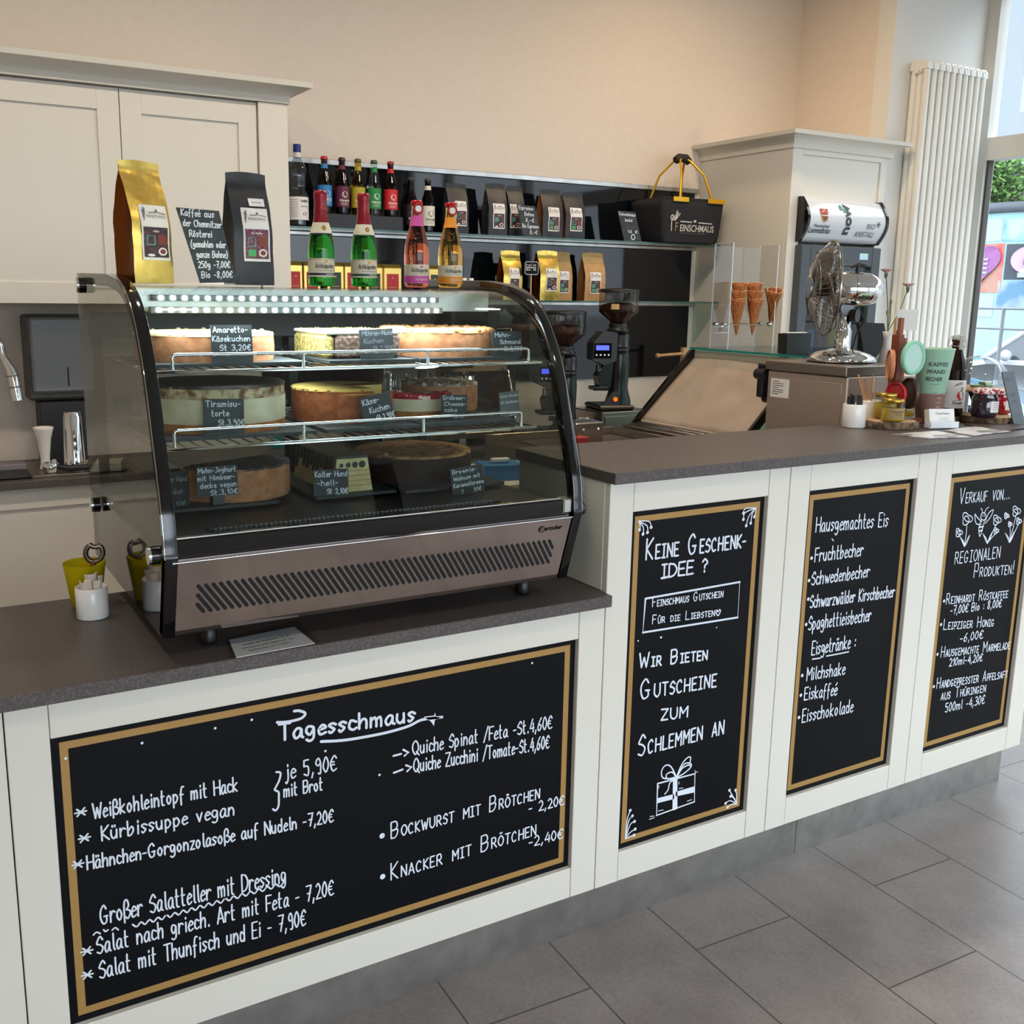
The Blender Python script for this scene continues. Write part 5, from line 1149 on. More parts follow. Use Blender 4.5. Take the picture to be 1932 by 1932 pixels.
# ================================================================ things on the left part of the back worktop
def lathe_thing(name, label, cat, loc, prof, m, part='body', group=None, seg=32, rz=0):
    t = thing(name, label, cat, loc, rz, group); obj(part, MB().lathe(prof, m, seg), t); return t
yd = 2.30
a, b, c = P(44, 600, y=yd), P(186, 600, y=yd), P(66, 742, y=yd)
t = thing('towel_dispenser', 'grey paper towel dispenser on the wall under the cream cupboard', 'towel dispenser', (a.x, yd, c.z)); wd, hd = b.x-a.x, a.z-c.z
shell = mat('dispenser_grey', (150, 152, 154), .35)
m = MB().bbox(.018, wd, 0, YB-yd-.002, 0, hd, shell, .008); obj('cover', m, t)
obj('back_shell', MB().bbox(0, wd+.004, .02, YB-yd-.002, -.03, hd+.012, mat('dispenser_dark', (92, 88, 82), .5), .01), t)
obj('level_window', MB().box(wd*.53, wd*.55, -.0008, 0, hd*.08, hd*.34, black_plastic), t)
a, b = P(74, 745, y=2.27), P(186, 745, y=2.27)
t = thing('waste_box', 'black box standing on the back worktop below the towel dispenser', 'box', (a.x, 2.27, WZ)); h = min(P(74, 748, y=2.27).z-WZ, P(66, 742, y=yd).z-.035-WZ)
obj('box', MB().bbox(0, b.x-a.x, 0, .14, 0, h, mat('box_black', (40, 42, 46), .5), .004), t)
yg = 2.14
p = P(86, 874, y=yg); hh = P(85, 806, y=yg).z-WZ
lathe_thing('goblet', 'white flared ceramic goblet on the steel tray', 'goblet', (p.x, yg, WZ+.006), [(0, 0), (.021, 0), (.022, .004), (.0165, .02), (.016, .04), (.024, hh*.7), (.034, hh-.012), (.035, hh-.006), (.032, hh-.005), (.020, hh*.6), (0, hh*.5)], porcelain)
p = P(141, 866, y=2.16); hh = P(141, 779, y=2.16).z-WZ
lathe_thing('shaker_cup', 'polished steel shaker cup standing upside down on the steel tray', 'shaker', (p.x, 2.16, WZ+.006), [(0, hh), (.028, hh), (.030, hh-.004), (.030, hh-.014), (.0325, hh-.018), (.038, .012), (.0395, .006), (.0395, 0), (0, 0)][::-1], chrome)
q0, q1 = P(75, 903, z=WZ), P(172, 890, z=WZ)
tag(obj('drip_tray', MB().bbox(-.62, -.33, 2.00, 2.32, WZ, WZ+.0055, steel, .002).box(-.61, -.34, 2.01, 2.31, WZ+.0055, WZ+.0058, steel_dull)), 'flat steel tray on the back worktop under the shaker', 'tray')
p = P(96, 888, y=2.06); t = thing('espresso_tamper', 'polished steel portafilter with black handle lying on the tray', 'portafilter', (p.x, 2.06, WZ+.006))
obj('basket', MB().lathe([(0, 0), (.022, 0), (.026, .006), (.027, .034), (.024, .036), (.02, .03), (0, .028)], chrome, 24), t)
obj('spout', MB().cyl((.006, -.012, .036), (.010, -.03, .044), .008, chrome, 12), t); obj('handle', MB().tube([(.022, -.008, .02), (.06, -.015, .012), (.13, -.02, .013)], [.009, .012, .010], black_plastic, 12), t)
tag(obj('serving_tray', MB().bbox(-.95, -.60, 1.99, 2.14, WZ, WZ+.012, black_plastic, .005)), 'black serving tray at the far left of the back worktop', 'tray')
tag(obj('plastic_tub', MB().bbox(-.80, -.60, 2.15, 2.24, WZ, WZ+.028, mat('grey_tub', (128, 122, 126), .5), .004)), 'low grey plastic tub at the left of the back worktop', 'tub')
# spray tap at the left edge
p0 = P(2, 640, y=2.20); t = thing('spray_tap', 'chrome spray tap hanging at the left edge above the back worktop', 'tap', (p0.x-.06, 2.2, WZ))
zt_ = p0.z-WZ
obj('riser_pipe', MB().tube([(-.08, .1, 0), (-.08, .1, zt_+.1), (-.06, .06, zt_+.14), (-.02, .03, zt_+.12), (.02, .01, zt_+.05)], .011, chrome, 12), t)
obj('spray_head', MB().tube([(.02, .01, zt_+.05), (.058, 0, zt_-.02), (.062, 0, zt_-.06), (.085, -.008, zt_-.11), (.098, -.012, zt_-.215)], [.012, .011, .012, .019, .021], chrome, 14), t)
obj('grip_rings', MB().cyl((.088, -.009, zt_-.125), (.0885, -.009, zt_-.13), .0215, steel_dull, 14).cyl((.0935, -.0105, zt_-.165), (.094, -.0105, zt_-.17), .022, steel_dull, 14), t)
# folded paper, cable, cup stack behind the side glass
p = P(228, 912, y=2.03); t = thing('paper_bundle', 'folded white paper towels on the back worktop beside the case', 'paper', (p.x, 2.03, WZ))
m = MB()
for i in range(5): m.bbox(-.10+.004*i, .085-.003*i, -.03, .10, .004+i*.0055, .0088+i*.0055, paper, .0015)
obj('sheets', m, t); t.rotation_euler = (0, 0, R(-14))
p = P(196, 862, y=2.16)
tag(obj('cable', MB().tube(smooth_pts([(p.x-.045, 2.16), (p.x-.02, 2.20), (p.x+.03, 2.21), (p.x+.05, 2.17), (p.x+.02, 2.13), (p.x-.03, 2.13), (p.x-.045, 2.16), (p.x-.05, 2.25), (p.x+.02, 2.38)], 4) and [(x_, y_, WZ+.0035+.006*abs(math.sin(i*.35))) for i, (x_, y_) in enumerate(smooth_pts([(p.x-.045, 2.16), (p.x-.02, 2.20), (p.x+.03, 2.21), (p.x+.05, 2.17), (p.x+.02, 2.13), (p.x-.03, 2.13), (p.x-.045, 2.16), (p.x-.05, 2.25), (p.x+.02, 2.38)], 4))], .0028, mat('cream_cable', (206, 200, 176), .5), 8)), 'coiled cream cable on the back worktop behind the case', 'cable')
p = P(237, 862, y=2.27); t = thing('cup_stack', 'tall stack of clear plastic cups behind the case side glass', 'cup stack', (p.x, 2.27, WZ))
m = MB(); m.lathe([(0, .001), (.026, .001), (.034, .09), (.036, .091)], acryl, 20)
for i in range(15): m.lathe([(.0335, .091+.011*i), (.0365, .098+.011*i), (.0368, .0995+.011*i), (.0345, .101+.011*i)], pane('stack_plastic', (225, 228, 222), .8), 20)
obj('cups', m, t)
p = P(535, 852, y=2.25); tag(obj('cleaning_cloth', MB().grid(lambda u, v: (p.x-.045+.09*u, 2.27-.03*math.sin(PI*u)+.012*math.sin(9*u), WZ+.001+.075*v+.006*math.sin(5*u+4*v)), 14, 8, mat('turquoise_cloth', (40, 158, 166), .9)), solid=.003), 'turquoise cleaning cloth on the back worktop behind the case', 'cloth')

# ================================================================ espresso machine behind the case
ex0, ex1, ey0, ey1 = .72, 1.36, 2.02, 2.38
t = thing('espresso_machine', 'polished steel espresso machine on the back worktop behind the display case', 'espresso machine', ((ex0+ex1)/2, ey0, WZ)); w2 = (ex1-ex0)/2
obj('body', MB().bbox(-w2, w2, .16, ey1-ey0, .055, .43, mirror_steel, .012), t)
obj('hood', MB().bbox(-w2+.01, w2-.01, 0, .17, .30, .43, mirror_steel, .02), t)
obj('side_panel', MB().bbox(-w2-.014, -w2, -.01, ey1-ey0, .02, .445, black_gloss, .01), t); obj('side_panel', MB().bbox(w2, w2+.014, -.01, ey1-ey0, .02, .445, black_gloss, .01), t)
obj('drip_tray', MB().bbox(-w2+.01, w2-.01, -.02, .165, .03, .065, steel, .006), t)
m = MB()
for k in range(20): m.box(-w2+.03+k*.03, -w2+.045+k*.03, -.005, .15, .065, .0665, black_matte)
obj('drip_grid', m, t)
for s_ in (-1, 1):
    obj('group_head', MB().lathe([(.036, 0), (.038, .03), (.030, .06), (.03, .075)], chrome, 24, (s_*.14, .07, .225)), t)
    o_ = obj('portafilter', MB().lathe([(.02, 0), (.032, .006), (.034, .028)], chrome, 24, (s_*.14, .07, .196)).cyl((s_*.14, .045, .205), (s_*.14, -.01, .203), .008, chrome), t)
    obj('handle', MB().tube([(s_*.14, -.01, .203), (s_*.14, -.05, .198), (s_*.14, -.12, .192)], [.010, .014, .012], black_plastic, 12), o_)
    obj('steam_wand', MB().tube([(s_*(w2-.05), .0, .33), (s_*(w2-.04), -.03, .32), (s_*(w2-.03), -.05, .22), (s_*(w2-.025), -.07, .12)], .005, chrome, 10), t)
    obj('knob', MB().cyl((s_*(w2-.05), -.012, .365), (s_*(w2-.05), .002, .365), .022, black_plastic, 20), t)
obj('control_panel', MB().bbox(-.12, .12, -.004, .002, .335, .385, black_gloss, .003), t)
m = MB()
for (yy, zz) in ((.02, .47), (.02, .50)): m.tube([(-w2, yy, zz), (w2, yy, zz), (w2, .35, zz), (-w2, .35, zz)], .004, chrome, 8, closed=True)
for x_ in (-w2, -w2/3, w2/3, w2): m.cyl((x_, .02, .43), (x_, .02, .50), .004, chrome, 8)
obj('cup_rail', m, t)
for fx in (-w2+.05, w2-.05):
    for fy in (.05, .3): obj('foot', MB().cyl((fx, fy, 0), (fx, fy, .056), .02, black_plastic), t)

# ================================================================ coffee grinders
beans_m = mat('coffee_beans', (46, 24, 16), .4, noise=((86, 50, 34), 160, 3, .45, .6, 1.))
def grinder(label, loc, paper_tag=True):
    t = thing('coffee_grinder', label, 'coffee grinder', loc, R(-16), 'coffee grinders')
    obj('base', MB().bbox(-.10, .075, -.10, .10, 0, .022, black_plastic, .008), t)
    obj('column', MB().lathe([(.060, .020), (.058, .04), (.047, .075), (.043, .10), (.046, .15), (.047, .21), (.044, .245), (.043, .262), (.045, .264), (.045, .268), (.043, .270), (.043, .277), (.045, .279), (.045, .284), (.042, .287), (.043, .33), (.038, .345), (0, .345)], mat('grinder_black', (24, 26, 30), .28), 36, (.032, .01, 0)), t)
    m = MB().prism([(-.115, .225), (-.060, .20), (.0, .22), (.0, .345), (-.03, .352), (-.07, .352), (-.115, .30)], 'y', -.040, .045, dark_grey)
    obj('head', m, t, bevel=.004)
    obj('dosing_arm', MB().prism([(-.075, .10), (-.02, .10), (-.01, .22), (-.05, .21), (-.085, .15)], 'y', -.03, .035, black_plastic).bbox(-.105, -.03, -.035, .04, .085, .102, black_plastic, .003), t, bevel=.003)
    obj('foot_bracket', MB().prism([(-.07, .022), (.005, .022), (.005, .085), (-.02, .08)], 'y', -.07, -.05, dark_grey), t)
    obj('power_button', MB().cyl((-.012, -.0705, .048), (-.012, -.075, .048), .010, mat('orange_button', (236, 100, 16), .4, emit=(236, 100, 16), es=.6), 16), t)
    m = MB().box(-.112, -.028, -.0415, -.040, .232, .30, black_gloss); obj('keypad', m, t)
    obj('display_screen', MB().box(-.102, -.040, -.0425, -.0416, .268, .290, mat('blue_screen', (70, 80, 236), .3, emit=(70, 84, 246), es=1.0)), t)
    m = MB()
    for k in range(4): m.cyl((-.100+.0195*k, -.0415, .247), (-.100+.0195*k, -.045, .247), .0045, white_plastic, 10)
    obj('keys', m, t)
    obj('spout', MB().cyl((-.07, 0, .20), (-.07, 0, .17), .014, chrome, 14), t)
    obj('collar', MB().lathe([(.045, .345), (.050, .352), (.050, .362), (.040, .366), (.042, .374), (.042, .384), (.034, .39)], black_plastic, 28, (.018, .008, 0)), t)
    hc = (.018, .008, .385)
    obj('hopper', MB().lathe([(.036, 0), (.040, .012), (.088, .052), (.090, .056), (.090, .145)], pane('hopper_plastic', (214, 208, 204), 1.2), 36, hc), t)
    obj('beans', MB().lathe([(.0, .003), (.033, .004), (.038, .014), (.085, .053), (.085, .082), (.05, .094), (0, .098)], beans_m, 36, hc, rnd=lambda a, z, r: random.uniform(-.0015, .0015)), t)
    obj('lid', MB().lathe([(.092, .140), (.093, .150), (.088, .156), (.03, .160), (0, .160)], black_plastic, 36, hc), t)
    if paper_tag: obj('sticker', MB().lathe([(.0905, .066), (.0905, .09)], mat('tan_sticker', (206, 172, 112), .6), 8, hc, True, -PI/2-.75, -PI/2-.35), t)
    return t
gx, gy, gz = 1.892, 2.0, 1.003
t = thing('knock_drawer', 'brushed steel knock-out drawer under the right coffee grinder', 'drawer box', (gx, gy, WZ)); obj('box', MB().bbox(-.15, .13, -.13, .12, 0, gz-WZ-.0005, steel, .004), t); obj('drawer_front', MB().bbox(-.135, .115, -.1335, -.1302, .015, gz-WZ-.02, steel_dull, .001), t)
grinder('black coffee grinder with full bean hopper left of the ice cream case', (gx, gy, gz))
grinder('black coffee grinder half hidden behind the right edge of the display case', (1.60, gy, WZ+.035), False)
tag(obj('grinder_plinth', MB().bbox(1.48, 1.70, 1.88, 2.12, WZ, WZ+.0345, black_plastic, .003)), 'flat black plinth under the hidden coffee grinder', 'plinth')
# wooden crepe spreader
p, p2 = P(1290, 665, y=2.25), P(1241, 671, y=2.25)
t = thing('crepe_spreader', 'pale wooden T-shaped spreader standing against the black splashback', 'spreader', (p.x, 2.25, WZ))
obj('post', MB().bbox(-.014, .014, -.012, .012, 0, p.z-WZ+.025, wood_light, .003), t); obj('rod', MB().tube([(0, 0, p.z-WZ-.005), (p2.x-p.x, -.0, p2.z-WZ)], .0075, wood_light, 10).sphere((p2.x-p.x, 0, p2.z-WZ), .013, wood_light, 12, 8), t)

# ================================================================ steel serving station behind the raised worktop
t = thing('steel_station', 'stainless steel work station with a sunk basin behind the raised worktop', 'work station', (1.25, .95, 0))
obj('cabinet', MB().bbox(-.33, .27, .0, .55, 0, .97, steel_dull, .003), t)
obj('basin_rim', MB().bbox(-.33, .27, .0, .02, .9705, 1.0, steel, .002).bbox(-.33, .27, .53, .55, .9705, 1.0, steel, .002).bbox(-.33, -.31, .02, .53, .9705, 1.0, steel, .002).bbox(.25, .27, .02, .53, .9705, 1.0, steel, .002), t)
for (u, v, lb, s_) in ((1100, 800, 'chrome portafilter lying on the steel station behind the case', 0), ):
    p = P(u, v, y=1.5); t = thing('portafilter', lb, 'portafilter', (p.x, 1.49, 1.0005)); obj('basket', MB().lathe([(0, 0), (.028, 0), (.032, .006), (.034, .035), (.03, .038), (.026, .03), (0, .03)], chrome, 24), t); obj('ear', MB().bbox(-.05, -.03, -.008, .008, .02, .03, chrome, .002).bbox(.03, .05, -.008, .008, .02, .03, chrome, .002), t); obj('handle', MB().tube([(-.01, .03, .022), (-.03, .09, .02), (-.05, .17, .022)], [.009, .013, .011], black_plastic, 12), t)
p = P(1112, 822, y=1.15); t = thing('steel_container', 'small steel container with riveted sides behind the raised worktop', 'container', (p.x, 1.16, .9705)); obj('box', MB().bbox(-.05, .07, 0, .09, 0, p.z-.97+.045, steel, .004), t); obj('rivet', MB().sphere((-.02, -.001, p.z-.97+.02), .005, chrome, 8, 6), t); obj('rivet', MB().sphere((.045, -.001, p.z-.97+.02), .005, chrome, 8, 6), t)
p = P(1098, 832, y=1.02); tag(obj('red_box', MB().bbox(p.x-.035, p.x+.03, 1.02, 1.07, .9705, p.z+.012, mat('red_carton', (150, 30, 34), .5), .002)), 'small red carton on the steel station', 'carton')

# ================================================================ ice cream display case (seen from its service side)
GY0, GY1 = .845, 1.47
t = thing('ice_cream_case', 'ice cream display case with slanted beige roller blind and glass top', 'ice cream case', (1.6, GY0, 0)); L = GY1-GY0
obj('base', MB().bbox(-.05, .95, 0, L, 0, .985, mat('case_beige', (176, 166, 152), .5), .004), t)
obj('service_ledge', MB().bbox(-.06, .06, .005, L-.005, .986, 1.008, steel, .003), t)
for k, (xx, zz) in enumerate(((-.035, 1.012), (.0, 1.014))): obj('slide_rail', MB().tube([(xx, .02, zz), (xx, L-.02, zz)], .005, chrome, 10), t)
blind = mat('beige_blind', (170, 154, 140), .8, noise=((158, 142, 128), 9, 3, .35, .7, .3))
m = MB().grid(lambda u, v: (.02+.275*v, .025+(L-.04)*u, 1.02+.255*v+.003*math.sin(7*u+3*v)+.002*math.sin(24*u)*(1-v)), 30, 12, blind)
obj('roller_blind', m, t, solid=.002)
obj('blind_bar', MB().tube([(.018, .03, 1.02), (.018, L-.03, 1.02)], .006, blind, 8), t)
obj('top_rail', MB().bbox(.29, .33, .005, L-.002, 1.262, 1.3, mat('top_rail_beige', (178, 166, 152), .4), .003), t)
for yy in (L-.001, .006):
    m = MB().prism([(-.03, 1.0), (.012, 1.0), (.315, 1.29), (.29, 1.302), (.27, 1.30)], 'y', yy-.014 if yy > .1 else yy, yy if yy > .1 else yy+.012, black_gloss); obj('end_frame', m, t)
    obj('end_glass', MB().add([(.0, yy-.006 if yy > .1 else yy+.006, 1.0), (.94, yy-.006 if yy > .1 else yy+.006, 1.0), (.80, yy-.006 if yy > .1 else yy+.006, 1.295), (.31, yy-.006 if yy > .1 else yy+.006, 1.295)], [(0, 1, 2, 3)], shelf_glass), t)
obj('top_glass', MB().bbox(.275, .82, 0, L, 1.3025, 1.3105, pane('top_glass', (196, 226, 220), 1.), .001), t)
obj('glass_edge', MB().box(.2735, .2748, 0, L, 1.3025, 1.3105, mat('teal_glass_edge', (40, 130, 128), .15)), t)
obj('front_glass', MB().quad((.94, .01, 1.0), (.94, L-.01, 1.0), (.82, L-.01, 1.302), (.82, .01, 1.302), shelf_glass), t)
for (u, v) in ((1432, 705), (1447, 750)):
    p = P(u, v, y=GY0-.01); obj('blind_clamp', MB().cyl((p.x-1.6, -.045, p.z), (p.x-1.6, -.001, p.z), .019, black_plastic, 16), t)
p = P(1437, 692, y=GY0-.01); q = P(1449, 780, y=GY0-.01); obj('clamp_bracket', MB().bbox(p.x-1.6-.012, p.x-1.6+.045, -.03, -.001, q.z+.06, p.z+.012, black_plastic, .004), t)
ZG = 1.311
# cone holder
xl_, xr_ = 1.905, 2.155; ya, yb_ = 1.285, 1.385
t = thing('cone_holder', 'clear acrylic wafer cone holder on top of the ice cream case', 'cone holder', (xl_, ya, ZG)); w_, d_ = xr_-xl_, yb_-ya; hz = P(1355, 460, y=yb_).z-ZG; zs_ = P(1400, 612, y=1.33).z-ZG
edge = mat('acrylic_edge', (216, 232, 236), .2)
for xx in (0, w_-.004):
    obj('side_sheet', MB().box(xx, xx+.004, 0, d_, 0, hz, acryl), t)
    obj('sheet_edge', MB().box(xx, xx+.004, -.0012, -.0002, 0, hz, edge).box(xx, xx+.004, 0, d_, hz+.0002, hz+.0014, edge).box(xx, xx+.004, d_+.0002, d_+.0014, 0, hz, edge), t)
    for yy in (d_*.25, d_*.75): obj('bolt', MB().cyl((xx-.006, yy, zs_), (xx+.010, yy, zs_), .008, chrome, 14), t)
obj('shelf_sheet', MB().box(.0045, w_-.0045, 0, d_*.28, zs_-.002, zs_+.002, pane('acrylic_tint', (214, 206, 190), 1.)).box(.0045, w_-.0045, d_*.74, d_, zs_-.002, zs_+.002, pane('acrylic_tint', (214, 206, 190), 1.)).box(.0045, w_-.0045, -.0012, -.0002, zs_-.002, zs_+.002, mat('acrylic_edge_tan', (150, 132, 104), .3)), t)
obj('back_sheet', MB().box(.0045, w_-.0045, d_-.003, d_-.0005, 0, hz*.98, acryl), t)
waffle = mat('wafer', (196, 116, 58), .7, noise=((162, 84, 36), 50, 4, .35, .7, .5)); waffle_l = mat('wafer_light', (224, 172, 112), .7)
def cone_mesh():
    m = MB(); prof = [(.002, 0), (.008, .03), (.017, .075), (.0255, .118), (.028, .130), (.0262, .128), (.016, .078), (.007, .034), (0, .01)]
    m.lathe(prof, waffle, 28, rnd=lambda a, z, r: .0007*math.sin(9*a+z*220)+.0007*math.sin(9*a-z*220) if z > .02 else 0)
    m.tube([(.0272*math.cos(a), .0272*math.sin(a), .130+.0022*math.sin(3*a)) for a in [2*PI*i/24 for i in range(24)]], .0016, waffle_l, 6, closed=True)
    for k in range(7):
        for sg_ in (-1, 1): m.tube([((.0022+.0265*((i/10*.118)/.122))*math.cos(2*PI*k/7+sg_*i*.18), (.0022+.0265*((i/10*.118)/.122))*math.sin(2*PI*k/7+sg_*i*.18), .004+i/10*.118) for i in range(11)], .0007, waffle_l, 4)
    return m
cone0 = obj('wafer_cone', cone_mesh()); first = True
stacks = [('first', 1389, 1.336, 3), ('second', 1419, 1.336, 3)]
nm = {0: 'lowest wafer cone of the', 1: 'middle wafer cone of the', 2: 'topmost wafer cone of the'}
side = {'first': 'left cone stack in the acrylic holder', 'second': 'middle cone stack in the acrylic holder'}
for nme, u, yy, k in stacks:
    p = P(u, 632, y=yy)
    for i in range(k):
        o_ = cone0 if first else cone0.copy()
        if not first: COL.objects.link(o_)
        first = False; o_.scale = (1.15, 1.15, 1.1); o_.location = (p.x, yy, p.z+i*.032); o_.rotation_euler = (0, R(-2+4*(nme == 'second')), .7*i); tag(o_, nm[i]+' '+side[nme], 'wafer cone', 'wafer cones in the acrylic holder')
for i, (u, v, rx, ry, lb) in enumerate(((1452, 612, 0, -20, 'wafer cone tilted left at the right end of the acrylic holder'), (1459, 618, 2, 6, 'pale wafer cone standing at the right end of the acrylic holder'))):
    p = P(u, v, y=1.335); o_ = cone0.copy(); COL.objects.link(o_); o_.scale = (1.15, 1.15, 1.1); o_.location = (p.x, 1.335, max(p.z, ZG+zs_+.003)); o_.rotation_euler = (R(rx), R(ry), 1.+i); tag(o_, lb, 'wafer cone', 'wafer cones in the acrylic holder')
# napkin box on the glass
p = P(1506, 668, y=.95); t = thing('napkin_box', 'dark steel napkin box on the glass top of the ice cream case', 'napkin box', (p.x, .95, ZG)); obj('box', MB().prism([(-.060, 0), (.060, 0), (.064, .075), (-.064, .075)], 'y', 0, .045, mat('gunmetal', (66, 68, 66), .35, metal=.7)), t, bevel=.003); obj('napkins', MB().bbox(-.05, .05, .01, .036, .0755, .079, paper, .001), t)

# ================================================================ steel box with tray and fan
BX0, BX1, BY0, BY1 = 1.629, 2.06, .45, .79
brown_steel = mat('warm_steel', (196, 180, 166), .42, metal=.85)
t = thing('steel_appliance', 'large brushed steel appliance behind the raised worktop under the fan', 'appliance', ((BX0+BX1)/2, BY0, 0)); w_ = (BX1-BX0)/2
obj('housing', MB().bbox(-w_, w_, 0, BY1-BY0, .3, 1.2715, brown_steel, .004), t)
obj('side_panel', MB().bbox(-w_-.002, -w_-.0002, .02, BY1-BY0-.02, .7, 1.25, brown_steel, .0008), t)
q0, q1 = P(1455, 713, x=BX0-.003), P(1487, 752, x=BX0-.003)
m = MB(); fnx = lambda a, b: (-w_-.0028, a-BY0, b)
m.quad(*[(-w_-.0024, yy-BY0, zz) for yy, zz in ((q0.y, q1.z), (q1.y, q1.z), (q1.y, q0.z), (q0.y, q0.z))], label_white)
for k in range(7): rect2d(m, q0.y-.008, q0.y-.008-(.05 if k % 3 else .03), q0.z-.008-.007*k, q0.z-.0105-.007*k, fnx, grey_ink)
obj('notice_label', m, t)
tag(obj('steel_tray_lid', MB().bbox(1.622, 1.90, .452, .80, 1.272, 1.3045, steel_dull, .003)), 'flat steel lid slab on the appliance carrying the fan', 'lid')
# fan
FZ = 1.305; fc = Vector((1.80, .63, FZ))
t = thing('table_fan', 'chrome table fan with wire cage on the steel lid', 'fan', fc)
obj('base', MB().lathe([(0, .004), (.112, .004), (.113, .009), (.106, .020), (.085, .032), (.05, .042), (.03, .047), (0, .048)], chrome, 48), t)
obj('base_ring', MB().lathe([(0, 0), (.108, 0), (.110, .004), (0, .0041)], black_plastic, 48), t)
obj('column', MB().lathe([(.027, .046), (.027, .105), (.024, .112), (.022, .118), (.021, .16), (.015, .165)], chrome, 28), t)
ax = Vector((-.82, .57, .02)).normalized(); hub_z = P(1640, 546, y=.6).z-FZ
obj('neck', MB().cyl((0, 0, .16), (0, 0, .20), .014, dark_grey).cyl((-.012, -.02, .178), (.012, .02, .178), .022, mat('neck_steel', (90, 92, 94), .35, metal=.8)), t)
obj('tilt_knob', MB().cyl((.006, -.026, .155), (.012, -.044, .155), .022, black_plastic, 12), t)
def fr(a, b, c_2): # local frame: axis, up, side
    up = Vector((0, 0, 1)); sd = ax.cross(up).normalized(); up = sd.cross(ax).normalized(); return Vector((.0, .0, hub_z))+ax*a+up*b+sd*c_2
m = MB(); prof = [(-.115, .0), (-.112, .022), (-.098, .042), (-.07, .054), (-.03, .057), (.045, .057), (.05, .052), (.05, .0)]
vs = []; S = 36
for a, r in prof:
    for k in range(S): vs.append(fr(a, r*math.cos(2*PI*k/S), r*math.sin(2*PI*k/S)))
m.add(vs, [(j*S+k, j*S+(k+1) % S, (j+1)*S+(k+1) % S, (j+1)*S+k) for j in range(len(prof)-1) for k in range(S)], chrome, True)
m.tube([fr(-.02, .0576*math.cos(2*PI*k/S), .0576*math.sin(2*PI*k/S)) for k in range(S)], .0008, dark_grey, 4, closed=True)
obj('motor_housing', m, t)
obj('oscillation_knob', MB().cyl(fr(-.03, .056, 0), fr(-.03, .078, 0), .007, black_plastic).tube([fr(-.055, .075, 0), fr(-.03, .081, 0), fr(-.005, .072, 0)], .006, black_plastic, 8), t)
RC = .155; wire_m = mat('fan_wire', (150, 144, 136), .2, metal=1.)
def cage(a_of, k, name):
    m = MB()
    for i in range(k):
        th = 2*PI*i/k; tw = .25
        m.tube([fr(a_of(r), r*RC*math.cos(th+tw*r), r*RC*math.sin(th+tw*r)) for r in (.22, .4, .6, .78, .9, .97, 1.)], .0014, wire_m, 4)
    m.tube([fr(a_of(1.), RC*math.cos(2*PI*j/48), RC*math.sin(2*PI*j/48)) for j in range(48)], .0042, wire_m, 6, closed=True)
    for rr in (.22, .62): m.tube([fr(a_of(rr), RC*rr*math.cos(2*PI*j/40), RC*rr*math.sin(2*PI*j/40)) for j in range(40)], .0018, wire_m, 5, closed=True)
    return obj(name, m, t)
cage(lambda r: .118-.058*max(0, (r-.35)/.65)**2, 46, 'front_cage'); cage(lambda r: .052-.0+.006*max(0, (r-.45)/.55)**2, 40, 'rear_cage')
m = MB().cyl(fr(.116, 0, 0), fr(.124, 0, 0), .034, chrome, 28); obj('cage_badge', m, t)
for k in range(4):
    th0 = 2*PI*k/4; m = MB()
    m.grid(lambda u, v: fr(.078+.018*(v-.5)*2*(.4+.6*u), (.025+.105*u)*math.cos(th0+(v-.5)*1.1*(1-.25*u)), (.025+.105*u)*math.sin(th0+(v-.5)*1.1*(1-.25*u))), 8, 8, mat('fan_blade', (170, 160, 148), .25, metal=1.))
    obj('blade', m, t, solid=.0015)
obj('hub', MB().cyl(fr(.06, 0, 0), fr(.094, 0, 0), .026, dark_grey, 24), t)
obj('power_cord', MB().tube([fr(-.04, -.056, 0), Vector((.065, -.03, hub_z-.10)), Vector((.095, .02, .1)), Vector((.11, .06, .006)), Vector((.10, .13, .004))], .003, black_plastic, 8), t)
# black menu stand behind the fan
pts_ = [P(1620, 608, y=.745), P(1668, 610, y=.745), P(1676, 648, y=.745), P(1652, 690, y=.745), P(1630, 690, y=.745)]
p = P(1645, 690, y=.745); t = thing('menu_stand', 'blank black menu stand behind the fan', 'menu stand', (p.x, .745, 1.305)); obj('panel', MB().prism([(q.x-p.x, max(q.z-1.305, .004)) for q in pts_][::-1], 'y', 0, .012, black_matte), t); obj('foot', MB().bbox(-.03, .045, -.03, .04, 0, .004, black_gloss, .001), t)

# ================================================================ drinks fridge in the tall cupboard
FY = 1.735
fx0, fx1 = 2.79, 3.345; zf0, zf1 = 0.05, 1.768
t = thing('drinks_fridge', 'glass door drinks fridge with lit advertising header in the tall cupboard', 'fridge', ((fx0+fx1)/2, FY, 0)); w_ = (fx1-fx0)/2
fgrey = mat('fridge_grey', (66, 72, 76), .4)
obj('cabinet', MB().box(-w_, w_, .07, .09, zf0, zf1, fgrey).box(-w_, -w_+.03, .09, .355, zf0, zf1, fgrey).box(w_-.03, w_, .09, .355, zf0, zf1, fgrey).box(-w_+.03, w_-.03, .34, .355, zf0, zf1, mat('fridge_liner', (150, 156, 158), .4)).box(-w_+.03, w_-.03, .09, .34, zf0, .4, fgrey).box(-w_+.03, w_-.03, .09, .34, zf1-.03, zf1, fgrey), t) if 0 else None
liner = mat('fridge_liner', (150, 156, 158), .4)
obj('cabinet', MB().box(-w_, -w_+.03, .07, .355, zf0, zf1, fgrey).box(w_-.03, w_, .07, .355, zf0, zf1, fgrey).box(-w_+.03, w_-.03, .34, .355, zf0, zf1, liner).box(-w_+.03, w_-.03, .07, .34, zf0, .45, fgrey).box(-w_+.03, w_-.03, .07, .34, zf1-.03, zf1, fgrey), t)
m = MB(); fw_ = .062
